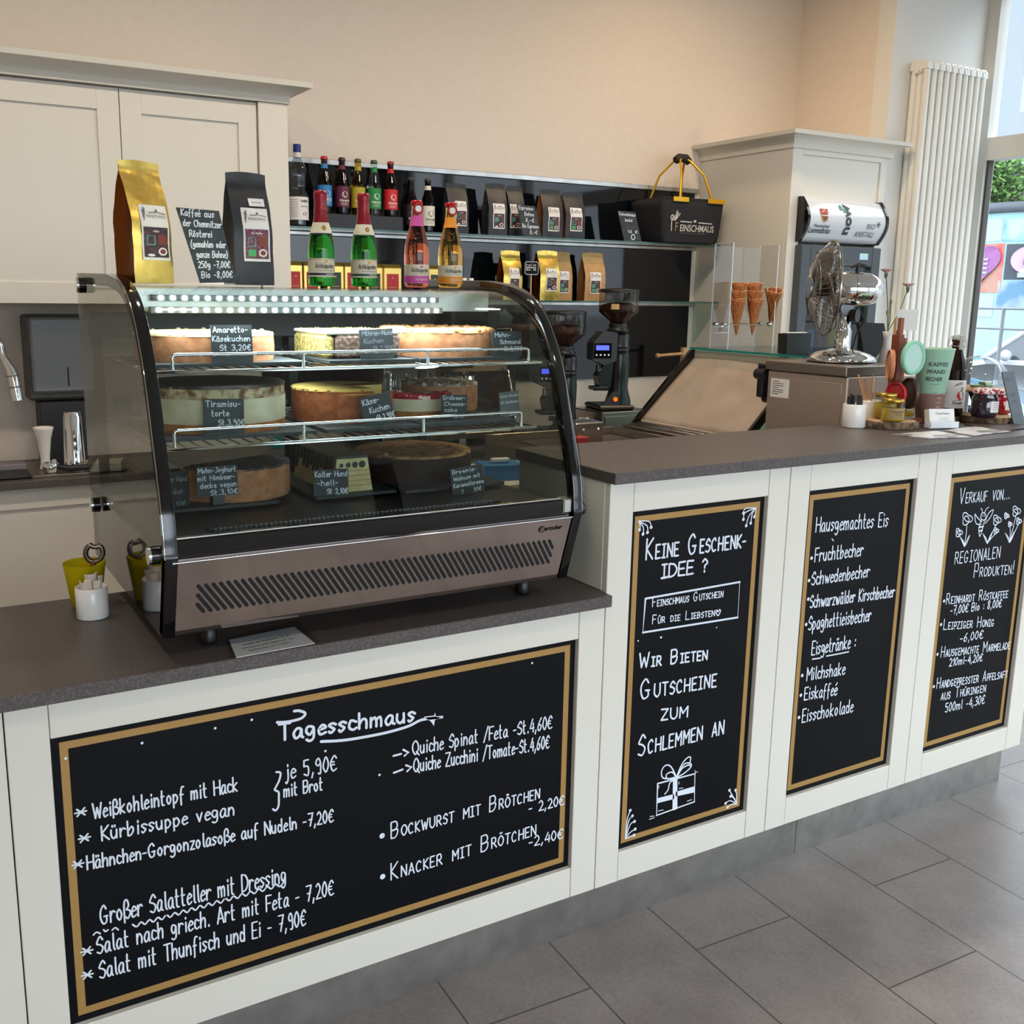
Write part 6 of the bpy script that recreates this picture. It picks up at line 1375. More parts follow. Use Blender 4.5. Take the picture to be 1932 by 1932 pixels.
m.bbox(-w_, -w_+fw_, .02, .068, .2, zf1-.006, fgrey, .004).bbox(w_-fw_, w_, .02, .068, .2, zf1-.006, fgrey, .004).bbox(-w_+fw_, w_-fw_, .0205, .068, zf1-.1, zf1-.006, fgrey, .004).bbox(-w_+fw_, w_-fw_, .0205, .068, .2, .28, fgrey, .004)
d = obj('door', m, t)
obj('door_glass', MB().quad((-w_+fw_, .045, .28), (w_-fw_, .045, .28), (w_-fw_, .045, zf1-.1), (-w_+fw_, .045, zf1-.1), pane('fridge_glass', (170, 184, 184), 1.3)), d)
p = P(1637, 472, y=FY); obj('energy_sticker', MB().box(p.x-(fx0+fx1)/2-.03, p.x-(fx0+fx1)/2+.03, .019, .0202, zf1-.065, zf1-.035, mat('blue_white_sticker', (190, 222, 234), .5)), d)
p = P(1588, 466, y=FY); px_ = p.x-(fx0+fx1)/2; obj('lock', MB().cyl((px_, .012, zf1-.05), (px_, .022, zf1-.05), .010, chrome, 16), d); obj('wire_hook', MB().tube(smooth_pts([(px_, zf1-.05), (px_-.02, zf1-.025), (px_-.055, zf1-.04), (px_-.06, zf1-.1), (px_-.02, zf1-.13), (px_-.01, zf1-.18)], 3) and [(a_, .012, b_) for a_, b_ in smooth_pts([(px_, zf1-.05), (px_-.02, zf1-.025), (px_-.055, zf1-.04), (px_-.06, zf1-.1), (px_-.02, zf1-.13), (px_-.01, zf1-.18)], 3)], .003, chrome, 6), d)
for zz in (.85, 1.245, 1.50): obj('rack', MB().box(-w_+.03, w_-.03, .10, .335, zz-.006, zz, mat('rack_white', (206, 210, 210), .4)), t)
# header sign
z0_, z1_ = 1.782, 1.978; N = 12
arc = [(.060-.062*math.sin(PI*(.06+.88*i/N)), z0_+(z1_-z0_)*i/N) for i in range(N+1)]
m = MB().prism(arc+[(.12, z1_), (.12, z0_)], 'x', -w_+.012, w_-.012, mat('sign_white', (206, 210, 213), .12, emit=(235, 240, 245), es=.04), True); obj('header_sign', m, t)
capp = [(y-.006, z+(z-(z0_+z1_)/2)*.06) for y, z in arc]+[(.124, z1_+.004), (.124, z0_-.004)]
obj('header_end', MB().prism(capp, 'x', -w_-.004, -w_+.012, black_gloss), t); obj('header_end', MB().prism(capp, 'x', w_-.012, w_+.004, black_gloss), t)
m = MB()
def hs(a, b):  # surface of the header
    q = min(max((b-z0_)/(z1_-z0_), 0), 1); return (a, .060-.062*math.sin(PI*(.06+.88*q))-.0035, b)
hf = lambda a, b: hs(a, b)
mid = (fx0+fx1)/2
def hp(u, v): q = P(u, v, y=FY-.02); return q.x-mid, q.z
a_, b_ = hp(1535, 438); type2d(m, 'Lammsbräu', a_, b_, .026, hf, ink, .012, fit=.145, shear=.08); a_, b_ = hp(1543, 428); type2d(m, 'Neumarkter', a_, b_, .016, hf, ink, .01, fit=.105)
a_, b_ = hp(1562, 407); disc2d(m, a_, b_, .022, hf, mat('crest_gold', (196, 160, 90), .5), 18, .03); rect2d(m, a_-.026, a_+.004, b_+.008, b_+.034, hf, tea_red); rect2d(m, a_+.007, a_+.026, b_+.012, b_+.034, hf, tea_red)
hs2 = lambda a, b: (lambda p: (p[0], p[1]-.0012, p[2]))(hs(a, b)); disc2d(m, a_, b_-.006, .014, hs2, bean_b, 16, .017); rect2d(m, a_-.026, a_+.026, b_+.0, b_+.004, hs2, label_white, 2)
a_, b_ = hp(1609, 443); type2d(m, 'now', a_, b_, .054, hf, mat('now_ink', (44, 52, 56), .5), .035, fit=.145, rot=PI/2)
a_, b_ = hp(1601, 391); disc2d(m, a_-.012, b_, .010, hf, teal, 14, .014); disc2d(m, a_+.008, b_-.012, .008, hf, green_l, 12, .012)
a_, b_ = hp(1642, 432); type2d(m, 'BIO', a_, b_, .026, hf, grey_ink, 0, fit=.055); a_, b_ = hp(1624, 446); type2d(m, 'KRISTALL', a_, b_, .026, hf, grey_ink, 0, fit=.135, shear=.15)
a_, b_ = hp(1663, 424)
for k in range(3): stroke2d(m, [(a_-.014*math.cos(PI*k/3), b_-.014*math.sin(PI*k/3)), (a_+.014*math.cos(PI*k/3), b_+.014*math.sin(PI*k/3))], .0035, hf, navy)
obj('header_lettering', m, t)
# bottles in the fridge
cols = [((26, 134, 66), green_g, 'green'), ((206, 30, 40), red_g, 'red'), ((44, 128, 190), brown_g, 'blue'), ((98, 28, 56), purple_g, 'plum'), ((176, 160, 34), amber_g, 'yellow'), ((26, 134, 66), clear_g, 'green'), ((206, 30, 40), dark_g, 'red')]
ords = ['first', 'second', 'third', 'fourth', 'fifth', 'sixth', 'seventh']
for zz, nm_ in ((1.2455, 'middle'), (1.5005, 'upper')):
    for i, (lc, mg, cn) in enumerate(cols[:6]):
        x_ = fx0+.075+i*.079
        t = thing('lemonade_bottle', '%s bottle from the left on the %s fridge rack, %s label' % (ords[i], nm_, cn), 'bottle', (x_, FY+.16, zz), R(-35), 'bottles in the drinks fridge')
        obj('glass_body', MB().lathe([(0, 0), (.026, 0)]+KP[::2], mg, 20), t); obj('label', MB().lathe([(.0305, .03), (.0305, .113)], mat('lab_%d_%d_%d' % lc, lc, .5), 24), t); obj('cap', MB().lathe([(.0150, .2205), (.0145, .2285), (0, .2285)], mat('cap_dark', (70, 50, 50), .4), 14), t)
fl2 = area('fridge_fill_light', (3.07, FY+.20, 1.73), (0, 0, 0), .4, 1.6, (.9, .96, 1.), 'RECTANGLE'); fl2.data.size_y = .12  # added fill light that brightens the bottles; no lamp is visible in here
# blue carton on a white trolley behind the case, added as a support to hold it up
t = thing('support_trolley', 'white trolley added to support the blue carton behind the display case', 'trolley', (.62, .98, 0)); zc2 = P(985, 905, y=.85).z
obj('shelf_top', MB().bbox(-.28, .24, -.18, .2, zc2-.03, zc2-.0005, lacquer, .003), t)
for sx_ in (-.26, .22):
    for sy_ in (-.16, .18): obj('leg', MB().cyl((sx_, sy_, 0), (sx_, sy_, zc2-.031), .014, steel_dull), t)
a, b = P(917, 900, y=.86), P(985, 878, y=.86)
t = thing('tissue_box', 'blue carton behind the right side of the display case', 'carton', ((a.x+b.x)/2, .86, zc2), R(-12)); obj('carton', MB().bbox(-(b.x-a.x)/2, (b.x-a.x)/2, 0, .09, 0, b.z-zc2+.006, mat('blue_carton', (44, 120, 190), .5), .002), t); obj('tissue', MB().bbox(-.03, .03, .03, .05, b.z-zc2+.0065, b.z-zc2+.022, paper, .004), t)
# ================================================================ things on the raised worktop, right end
HZ = 1.1375
def onwt(u, v, y=None, z=HZ):
    p = P(u, v, z=z) if y is None else P(u, v, y=y); return p.x, min(max(p.y, .0), .36)
def hgt(u, v, y): return P(u, v, y=y).z-HZ
def cup(name, label, x, y, r, h, m=porcelain, group=None, taper=1.):
    t = thing(name, label, 'cup', (x, y, HZ), 0, group)
    obj('cup_body', MB().lathe([(0, 0), (r*taper-.002, 0), (r*taper, .003), (r, h-.002), (r-.0012, h), (r-.003, h-.002), (r*taper-.003, .005), (0, .005)], m, 32), t); return t
x, y = onwt(1611, 803); y = .31; x = P(1611, 790, y=y).x; h1 = hgt(1611, 762, y)
cup('straw_cup', 'white porcelain cup filled with black wrapped straws', x, y, .034, h1, group='white cups on the raised worktop'); cup1 = (x, y)
for i in range(9):
    a, rr = random.uniform(0, 2*PI), random.uniform(.004, .022); lx, ly = random.uniform(-.012, .012), random.uniform(-.01, .01); hh = h1+random.uniform(.012, .028)
    bx, by = x+rr*math.cos(a), y+rr*math.sin(a)
    o_ = obj('straw_packet', MB().bbox(-.0055, .0055, -.0012, .0012, 0, hh-.006, black_foil, .0008)); o_.location = (bx*1.0, by, HZ+.0055); o_.rotation_euler = (ly*3, lx*3, a); tag(o_, 'black wrapped straw packet standing in the white cup beside the honey jars', 'straw packet', 'black straw packets in the white cup')
x2, y2 = P(1641, 785, y=.345).x, .345; x2 = max(x2, x+.071)
cup('stick_cup', 'white porcelain cup holding wooden stirring sticks', x2, y2, .030, hgt(1641, 755, y2), group='white cups on the raised worktop')
for i in range(7):
    hh = .135+random.uniform(-.012, .012); ang = R(15+i*2.2+random.uniform(-2, 2))
    o_ = obj('stirring_stick', MB().bbox(-.003, .003, -.0009, .0009, 0, hh, wood_light, .0006)); o_.location = (x2-.017+.0038*i, y2-.012+.003*i, HZ+.0055+.0005*i); o_.rotation_euler = (R(-4), ang*.6, .3*i); tag(o_, 'thin wooden stirring stick leaning in the white cup', 'stirring stick', 'wooden stirring sticks in the cup')
bark = mat('bark', (128, 104, 80), .9, noise=((74, 58, 46), 60, 5, .42, .6, 1.))
def wood_slice(label, x, y, r, h=.022):
    t = thing('wood_slice', label, 'wood slice', (x, y, HZ), 0, 'wood slices on the raised worktop'); m = MB()
    fn = lambda a, z, q: .0022*math.sin(5*a)+.0014*math.sin(17*a)+random.uniform(-.0006, .0006)
    m.lathe([(r*.97, 0), (r, .003), (r, h-.003), (r*.975, h)], bark, 56, rnd=fn); obj('bark', m, t)
    obj('wood_top', MB().lathe([(r*.965, h-.0022), (r*.93, h), (0, h)], mat('sawn_wood', (206, 174, 134), .7, noise=((182, 146, 106), 30, 6, .35, .65)), 48).lathe([(r*.965, .0005), (0, .0005)], wood_light, 48), t); return h
xs1, ys1 = P(1675, 800, y=.27).x, .27; hs1 = wood_slice('round wood slice with bark under the honey jars', xs1, ys1, .083)
honey = mat('honey', (240, 196, 34), .08, trans=.55, ior=1.4); jar_g = pane('jar_glass', (240, 244, 238), 1.)
gold_lid = mat('gold_lid', (196, 160, 72), .25, metal=.9)
def honey_jar(label, x, y, z, r, h, fill, lm=gold_lid, lab=None):
    t = thing('honey_jar', label, 'jar', (x, y, z), R(-25), 'jars of honey on the wood slice')
    obj('jar_glass', MB().lathe([(0, .0005), (r-.004, .0005), (r, .005), (r, h*.74), (r-.004, h*.80), (r-.005, h*.84)], jar_g, 32), t)
    obj('honey', MB().lathe([(0, .003), (r-.004, .003), (r-.002, .006), (r-.002, h*fill), (0, h*fill)], honey, 32), t)
    obj('lid', MB().lathe([(r-.003, h*.84), (r-.001, h*.85), (r-.001, h*.97), (r-.003, h), (0, h)], lm, 32), t)
    if lab:
        m = MB().lathe([(r+.0006, h*.14), (r+.0006, h*.62)], mat('tan_jar_label', lab, .6), 20, (0, 0, 0), True, -PI/2-.95, -PI/2+.95); fn = lambda a, b: ((r+.0010)*math.cos(-PI/2+a/r), (r+.0010)*math.sin(-PI/2+a/r), b)
        pen(m, 'Leipziger', -.018, h*.44, .006, fn, ink, .0008, .036); pen(m, 'Honig', -.008, h*.32, .006, fn, ink, .0008, .02); rect2d(m, -.02, .02, h*.24, h*.25, fn, ink, 5); obj('label', m, t)
zj = HZ+hs1+.0005
honey_jar('front honey jar with tan label and gold lid on the wood slice', P(1683, 790, y=.228).x, .228, zj, .0325, hgt(1683, 752, .235)-hs1, .60, lab=(160, 134, 84))
honey_jar('taller honey jar with gold lid at the back left of the wood slice', P(1674, 780, y=.285).x-.006, .288, zj, .0335, hgt(1675, 739, .315)-hs1, .62)
honey_jar('half hidden honey jar with pale lid at the right of the wood slice', P(1703, 780, y=.29).x+.022, .295, zj, .024, hgt(1703, 758, .29)-hs1, .45, white_plastic)
# cup lid stand
yp = .335
xp0, xp1 = P(1684, 700, y=yp).x, P(1706, 700, y=yp).x; zt_ = P(1697, 631, y=yp).z-HZ; xp1 = xp0+.05
t = thing('lid_stand', 'reddish wooden upright stand holding coloured cup lids', 'stand', (xp0, yp, HZ)); wp = .024
red_wood = mat('red_wood', (134, 66, 40), .5, noise=((112, 50, 30), 16, 6, .35, .7))
obj('upright', MB().bbox(0, wp, -.014, .014, .0, zt_, red_wood, .001), t); obj('edge_strip', MB().bbox(wp+.0005, wp+.014, -.014, .014, .0, zt_*.96, wood_m, .001), t)
obj('foot', MB().bbox(-.01, .115, -.04, -.0205, 0, .014, wood_m, .002), t)
hook = [('lid_hook', .55), ('lid_hook', .17)]
for nm_, f_ in (('lid_hook', .60), ('lid_hook', .22)): obj(nm_, MB().tube([(wp+.014, -.0, zt_*f_+.05), (wp+.05, -.012, zt_*f_+.055), (wp+.055, -.012, zt_*f_+.075)], .0022, chrome, 6), t)
def lid(label, u, v, r, col, y, ang, tilt=0):
    p = P(u, v, y=y); t = thing('cup_cover', label, 'cup lid', p, 0, 'cup lids on the wooden stand', (0, R(90+tilt), R(ang)))
    m = mat('lid_%d_%d_%d' % col, col, .35); m2 = mat('lid2_%d_%d_%d' % col, tuple(int(c*.55+255*.45*.9) for c in col), .4)
    obj('rim', MB().lathe([(r*.80, -.006), (r*.98, -.008), (r, -.004), (r, .003), (r*.96, .006), (r*.9, .004), (r*.82, -.002), (r*.80, -.006)], m, 36), t)
    obj('inner_disc', MB().lathe([(r*.80, -.0045), (0, -.004)], m2, 36).lathe([(r*.81, .001), (r*.5, .0035), (0, .0035)], m, 36), t); return t
px0 = P(1697, 700, y=yp).x
lid('mint green cup lid hanging on the wooden stand', 1722, 675, .052, (142, 206, 178), .265, 92)
lid('dark brown cup lid with pale rim low on the wooden stand', 1715, 742, .048, (66, 44, 40), .275, 158)
lid('copper coloured cup lid on the left side of the wooden stand', 1679, 688, .046, (196, 130, 92), .312, 138)
lid('red cup lid behind the honey jars', 1690, 744, .036, (186, 40, 44), .290, 180)
# note card in its peg holder on top of the stand
t = thing('note_clip', 'wooden peg on the stand gripping the blank white note', 'clip', (xp0+.012, yp, HZ+zt_+.0005)); obj('peg', MB().bbox(.0, .014, -.006, .006, 0, .05, wood_m, .001), t); obj('peg', MB().bbox(.0, .014, .009, .020, 0, .05, wood_light, .001), t)
a, b = P(1690, 630, y=yp+.007), P(1733, 584, y=yp+.007)
tag(obj('note_card', MB().box(a.x, b.x, yp+.0065, yp+.0082, max(a.z, HZ+zt_+.012), b.z, mat('note_paper', (216, 212, 208), .8))), 'blank white note card clipped above the wooden stand', 'note card')
# vase with carnations behind the stand
vy = .40; p = P(1679, 640, y=.60); vx = p.x
t = thing('bud_vase', 'slim white bud vase standing on the steel appliance beside the stand', 'vase', (1.985, .60, 1.2715)); 
obj('vase_body', MB().lathe([(0, 0), (.022, 0), (.026, .02), (.022, .05), (.011, .085), (.010, .11), (.016, .135), (.014, .134), (.008, .11), (0, .1)], mat('vase_grey', (206, 202, 196), .3), 28), t)
stem_m = mat('flower_stem', (92, 112, 66), .7); petal = mat('pink_petal', (240, 204, 200), .7)
def flower_thing(label, u, v, bloom=True, base=(1.985, .60, 1.36)):
    q = P(u, v, y=.60); t = thing('carnation', label, 'flower', base, 0, 'flowers in the bud vase'); d = Vector(q)-Vector(base)
    obj('stem', MB().tube([(0, 0, .03), (0, 0, .045), tuple(d*.5+Vector((.006, 0, .01))), tuple(d)], .0016, stem_m, 6), t)
    if bloom:
        m = MB()
        for k in range(10):
            a0 = 2*PI*k/10; m.grid(lambda u_, v_: tuple(d+Vector(((.003+.017*u_)*math.cos(a0+(v_-.5)*1.1), (.003+.017*u_)*math.sin(a0+(v_-.5)*1.1), .004+.022*u_*(1-.4*u_)+.002*math.sin(9*v_+k)))), 3, 5, petal)
        obj('bloom', m, t); obj('calyx', MB().lathe([(.002, -.014), (.0055, -.006), (.006, .004)], stem_m, 10, tuple(d)), t)
    else: obj('bud', MB().sphere(tuple(d), .006, mat('green_bud', (122, 134, 66), .7), 10, 8, (.7, .7, 1.6)), t)
flower_thing('pink carnation bloom rising highest on the left above the vase', 1672, 518); flower_thing('pink carnation bloom above the blank note card', 1713, 545)
flower_thing('green flower bud on a thin stem left of the note card', 1681, 570, False); flower_thing('short bare flower twig left of the note card', 1674, 589, False)
# deposit cups
yc = .30; xc = P(1752, 780, y=yc).x; h1 = P(1752, 741, y=yc).z-HZ; h2 = P(1757, 657, y=yc).z-HZ
tr_b = mat('smoky_cup', (150, 118, 108), .35); mint = mat('mint_cup', (160, 202, 178), .4)
t = thing('smoky_cup', 'smoky brown reusable cup under the mint green cup', 'cup', (xc, yc, HZ), 0); obj('cup_body', MB().lathe([(0, 0), (.036, 0), (.037, .003), (.0455, h1-.004), (.047, h1-.002), (.047, h1), (.0445, h1), (.0435, h1-.004), (.036, .006), (0, .006)], tr_b, 40), t)
for zz in (.55, .7, .85):
    m = MB(); fn = lambda a, b: ((.0372+.0085*b/h1+.0006)*math.cos(-PI/2-.5+a/.042), (.0372+.0085*b/h1+.0006)*math.sin(-PI/2-.5+a/.042), b); rect2d(m, .0, .014, h1*zz, h1*zz+.0012, fn, label_white, 3); obj('fill_mark', m, t)
hm = h2-h1; t = thing('deposit_cup', 'mint green deposit cup with dark lettering stacked on the smoky cup', 'cup', (xc, yc, HZ+h1-.018), 0)
hh = hm+.018; r0, r1 = .040, .0585
obj('cup_body', MB().lathe([(0, .001), (r0-.002, .001), (r0, .004), (r1, hh-.003), (r1+.0015, hh-.001), (r1, hh), (r1-.0025, hh-.002), (r0-.003, .008), (0, .008)], mint, 48), t)
m = MB(); fn = lambda a, b: ((r0+(r1-r0)*b/hh+.0008)*math.cos(-PI/2-.95+a/.05), (r0+(r1-r0)*b/hh+.0008)*math.sin(-PI/2-.95+a/.05), b)
for i, tx in enumerate(('KAFFEE', 'PFAND', 'BECHER')): type2d(m, tx, -.012-.003*i, hh*(.66-.145*i), .0125, fn, mat('cup_ink', (58, 76, 76), .6), .025, fit=.056-.002*i)
rect2d(m, -.005, .03, hh*.30, hh*.307, fn, grey_ink, 6); rect2d(m, .0, .022, hh*.13, hh*.136, fn, grey_ink, 5); obj('lettering', m, t)
# swing-top bottle
yb2 = .315; xb = P(1793, 780, y=yb2).x; H = P(1793, 634, y=yb2).z-HZ-.013
wood_slice('small wood slice under the swing-top bottle', xb, yb2, .042, .012)
t = thing('swing_top_bottle', 'brown swing-top juice bottle with white label and red apple', 'bottle', (xb, yb2, HZ+.0125), R(-36)); k = H/.285
obj('glass_body', MB().lathe([(0, .002), (.032, .0)]+smooth_prof([(.0355, .003), (.0368, .012), (.0368, .150), (.0355, .168), (.027, .200), (.0185, .228), (.0155, .250), (.0150, .262), (.0175, .266), (.0175, .272)]) and [(r_, z_*k) for r_, z_ in [(0, .002), (.032, 0)]+smooth_prof([(.0355, .003), (.0368, .012), (.0368, .150), (.0355, .168), (.027, .200), (.0185, .228), (.0155, .250), (.0150, .262), (.0175, .266), (.0175, .272)])], glass_solid('dark_brown_bottle', (52, 24, 12)), 40), t)
def ex(mb, fn, lv):
    disc2d(mb, .014, .075*k, .0125, fn, mat('apple_red', (204, 30, 52), .5), 20, .017*k); stroke2d(mb, [(.016, .093*k), (.018, .104*k)], .0035, fn, ink)
    stroke2d(mb, smooth_pts([(-.008, .110*k), (.004, .120*k), (.018, .122*k)]), .002, fn, ink); stroke2d(mb, smooth_pts([(-.002, .112*k), (.008, .116*k), (.016, .117*k)]), .002, fn, ink)
    type2d(mb, 'Putefr', -.010, .044*k, .0095, fn, ink, .015, fit=.034, shear=.15); rect2d(mb, -.010, .012, .057*k, .058*k, fn, ink, 4); mb_ = mb
    stroke2d(mb, smooth_pts([(-.043, .045*k), (-.045, .09*k), (-.040, .12*k), (-.033, .118*k), (-.032, .06*k), (-.036, .04*k), (-.043, .045*k)]), .0015, fn, mat('tan_ink', (170, 154, 120), .6))
ring_label(t, .0373, .030*k, .130*k, label_white, 1.8, ex)
obj('stopper', MB().lathe([(.0165, .272*k), (.0175, .276*k), (.0165, .286*k), (.012, .290*k), (0, .290*k)], mat('stopper_grey', (176, 178, 180), .4), 24), t)
obj('paper_seal', MB().box(.0, .010, -.0196, -.0180, .238*k, .288*k, mat('seal_paper', (176, 172, 168), .7)), t)
m = MB()
for s_ in (-1, 1): m.tube([(0, s_*.004, .284*k), (s_*.020, 0, .285*k), (s_*.026, 0, .272*k), (s_*.0285, 0, .250*k), (s_*.022, 0, .243*k), (s_*.019, 0, .254*k)], .0014, steel, 6)
m.tube([(.0172*math.cos(a), .0172*math.sin(a), .250*k) for a in [2*PI*i/20 for i in range(20)]], .0014, steel, 6, closed=True); obj('wire_bail', m, t)
# card holder, leaflets, clipboards
yk = .185; xk = P(1770, 808, y=yk).x
t = thing('card_holder', 'white acrylic holder with a stack of visiting cards', 'card holder', (xk, yk, HZ), R(-18))
obj('holder', MB().box(-.047, .047, -.028, .03, 0, .003, acryl).box(-.047, .047, -.029, -.027, .003, .022, mat('holder_white', (222, 228, 234), .2)).prism([(-.028, .003), (.0, .003), (.0, .03)], 'x', -.0485, -.0472, mat('holder_white', (0, 0, 0))).prism([(-.028, .003), (.0, .003), (.0, .03)], 'x', .0472, .0485, mat('holder_white', (0, 0, 0))), t)
m = MB()
for i in range(6): m.box(-.042, .042, -.0205+.004*i, -.0172+.004*i, .004, .055, paper)
c_ = obj('visiting_cards', m, t); c_.rotation_euler = (R(-14), 0, 0)
m = MB(); fn = lambda a, b: (a, -.0209, b); pen(m, 'Feinschmaus', -.02, .038, .007, fn, grey_ink, .0008, .045); rect2d(m, -.01, .025, .028, .0288, fn, grey_ink); rect2d(m, -.01, .02, .022, .0228, fn, grey_ink); o_ = obj('card_print', m, t); o_.rotation_euler = (R(-14), 0, 0)
flyer = mat('flyer_print', (228, 228, 230), .3, noise=((140, 138, 142), 13, 4, .5, .6))
def leaf(label, quad, z, m, cat='leaflet', n=2, th=.0012):
    q = [P(u, v, z=z) for u, v in quad]; c = sum(q, Vector())/4; t = thing('leaflet', label, cat, (c.x, c.y, HZ), 0, 'leaflets on the raised worktop')
    for i in range(n):
        mb = MB(); zz = .0006+i*(th+.0006); mb.prism([(p.x-c.x+.004*i, max(p.y-c.y-.002*i, -.02-c.y)) for p in q], 'z', zz, zz+th, m); obj('sheet', mb, t)
    return t
leaf('printed leaflet lying nearest the front edge of the raised worktop', [(1681, 821), (1752, 828), (1828, 826), (1764, 815)], HZ, flyer)
leaf('printed leaflet lying right behind the front leaflet', [(1778, 814), (1836, 823), (1905, 815), (1835, 806)], HZ, flyer)
t = leaf('thin brown clipboard with white sheets at the right end of the worktop', [(1820, 802), (1890, 815), (1948, 808), (1880, 796)], HZ, mat('clipboard_brown', (74, 62, 56), .5), 'clipboard', 1, .004)
# jam jars on their slice
ys2 = .215; xs2 = P(1864, 788, y=ys2).x; hs2_ = wood_slice('wood slice with bark under the two jam jars', xs2-.0, ys2, .082, .022)
def jam(label, u, y, v0, r, col, lidc):
    x = P(u, 770, y=y).x; h = P(u, v0, y=y).z-HZ-hs2_; t = thing('jam_jar', label, 'jar', (x, y, HZ+hs2_+.0005), R(-10), 'jam jars on the wood slice')
    obj('jam', MB().lathe([(0, .001), (r-.006, .001), (r-.002, .005), (r, .012), (r, h*.66), (r-.006, h*.78), (r-.004, h*.82), (0, h*.82)], mat('jam_%d' % col[0], col, .06, spec=.7, coat=.5), 32), t)
    obj('lid', MB().lathe([(r-.002, h*.82), (r, h*.84), (r, h*.97), (r-.003, h), (0, h)], mat('jam_lid_%d' % lidc[0], lidc, .3, noise=((238, 232, 226), 120, 2, .45, .55)), 32), t)
    m = MB().lathe([(r+.0006, h*.2), (r+.0006, h*.58)], label_white, 14, (0, 0, 0), True, -PI/2-.35, -PI/2+.75); fn = lambda a, b: ((r+.001)*math.cos(-PI/2+a/r), (r+.001)*math.sin(-PI/2+a/r), b)
    for i in range(4): rect2d(m, -.006, .014+.003*(i % 2), h*(.50-.07*i), h*(.515-.07*i), fn, grey_ink, 5)
    obj('label', m, t)
jam('dark berry jam jar with checked lid on the right wood slice', 1857, .185, 733, .0385, (34, 18, 34), (170, 44, 60))
jam('bright red jam jar with checked lid on the right wood slice', 1886, .222, 735, .0345, (158, 12, 26), (190, 36, 44))
# dome with limes
dx_ = P(1836, 742, y=.35).x+.02; dy_ = .35
t = thing('cake_stand', 'wooden plate on a black foot behind the jam jars', 'cake stand', (dx_, dy_, HZ))
obj('foot', MB().lathe([(0, 0), (.03, 0), (.022, .01), (.012, .04), (.03, .085), (0, .085)], black_matte, 24), t); zpl = .0855; obj('plate', MB().lathe([(0, zpl), (.099, zpl), (.102, zpl+.004), (.099, zpl+.009), (0, zpl+.009)], wood_light, 40), t)
zpl = HZ+zpl+.0095
t = thing('glass_dome', 'clear glass dome over sliced limes on the wooden cake stand', 'dome', (dx_, dy_, zpl)); rd = .094; hdm = .088
obj('dome_glass', MB().lathe([(rd, 0)]+[(rd*math.cos(PI/2*i/14), .015+hdm*math.sin(PI/2*i/14)) for i in range(15)], pane('dome_glass', (236, 242, 244), 1.8), 40), t); obj('knob', MB().sphere((0, 0, .015+hdm+.008), .009, acryl, 14, 10), t)
lime = mat('lime_rind', (88, 122, 58), .5); lime_f = mat('lime_flesh', (176, 196, 150), .5)
for i, (ox, oy, oz) in enumerate(((.012, -.02, .0045), (.018, -.016, .0135), (-.02, -.012, .0045))):
    t = thing('lime_slice', ['lower green lime slice of the pair under the glass dome', 'upper green lime slice of the pair under the glass dome', 'lime slice left of the pair under the glass dome'][i], 'lime slice', (dx_+ox, dy_+oy, zpl+oz), 0, 'lime slices under the dome')
    obj('rind', MB().lathe([(.020, -.004), (.022, 0), (.020, .004)], lime, 24), t); obj('flesh', MB().lathe([(.020, .004), (0, .004)], lime_f, 24).lathe([(.020, -.004), (0, -.004)], lime_f, 24), t)
# slate sign at the right end
ys3 = .12; q = [P(1891, 702, y=ys3), P(1913, 700, y=ys3), P(1938, 778, y=ys3), P(1916, 783, y=ys3)]
p0 = Vector((q[3].x, ys3, HZ)); t = thing('slate_sign', 'leaning grey slate sign with chalk writing right of the jam jars', 'sign', p0)
pp = [(a.x-p0.x, max(a.z-HZ, 0)) for a in q]; pp[2] = (pp[2][0], 0); pp[3] = (pp[3][0], 0)
obj('board', MB().prism(pp[::-1], 'y', 0, .004, mat('grey_slate', (104, 112, 118), .6)), t); obj('foot', MB().bbox(pp[3][0]-.01, pp[2][0], .0045, .035, 0, .012, black_matte, .002), t)
m = MB(); fn = lambda a, b: (a, -.0007, b)
for i, (tx, f_) in enumerate((('Wein', .16), ('Apfel', .45), ('saft', .58), ('4,30', .82))): x0 = pp[0][0]+(pp[3][0]-pp[0][0])*f_+.008; pen(m, tx, x0, pp[0][1]*(1-f_), .010, fn, chalk_dim, .0014, .03)
obj('chalk_writing', m, t)

# ================================================================ left end of the low worktop
yl = .30; p = P(181, 1172, z=LZ+.0005)
t = thing('sachet_cup', 'white cup full of paper sachets at the left of the display case', 'cup', (p.x, p.y+.034, LZ+.0005)); hc_ = P(180, 1105, y=p.y+.034).z-LZ
obj('cup_body', MB().lathe([(0, 0), (.0300, 0), (.0315, .002), (.0315, hc_-.001), (.0305, hc_), (.029, hc_-.001), (.029, .004), (0, .004)], porcelain, 36), t); sx0, sy0 = p.x, p.y+.034
for i in range(12):
    a = 2*PI*i/12+random.uniform(-.2, .2); rr = random.uniform(.008, .022)
    o_ = obj('sugar_sachet', MB().bbox(-.007, .007, -.0013, .0013, 0, hc_+.014+random.uniform(-.006, .008), mat('sachet_paper', (226, 216, 200), .7), .001)); o_.location = (sx0+rr*math.cos(a)*.8, sy0+rr*math.sin(a)*.8, LZ+.0055); o_.rotation_euler = (R(-8*math.sin(a)), R(8*math.cos(a)), a+1.2)
    tag(o_, 'cream paper sachet standing in the white cup on the low worktop', 'sachet', 'paper sachets in the white cup')
p = P(150, 1160, z=LZ+.0005); gx_, gy_ = p.x+.024, p.y+.06
t = thing('yellow_tumbler', 'tall translucent yellow-green tumbler holding bottle openers', 'tumbler', (gx_, gy_, LZ+.0005)); ht = P(150, 1062, y=gy_).z-LZ
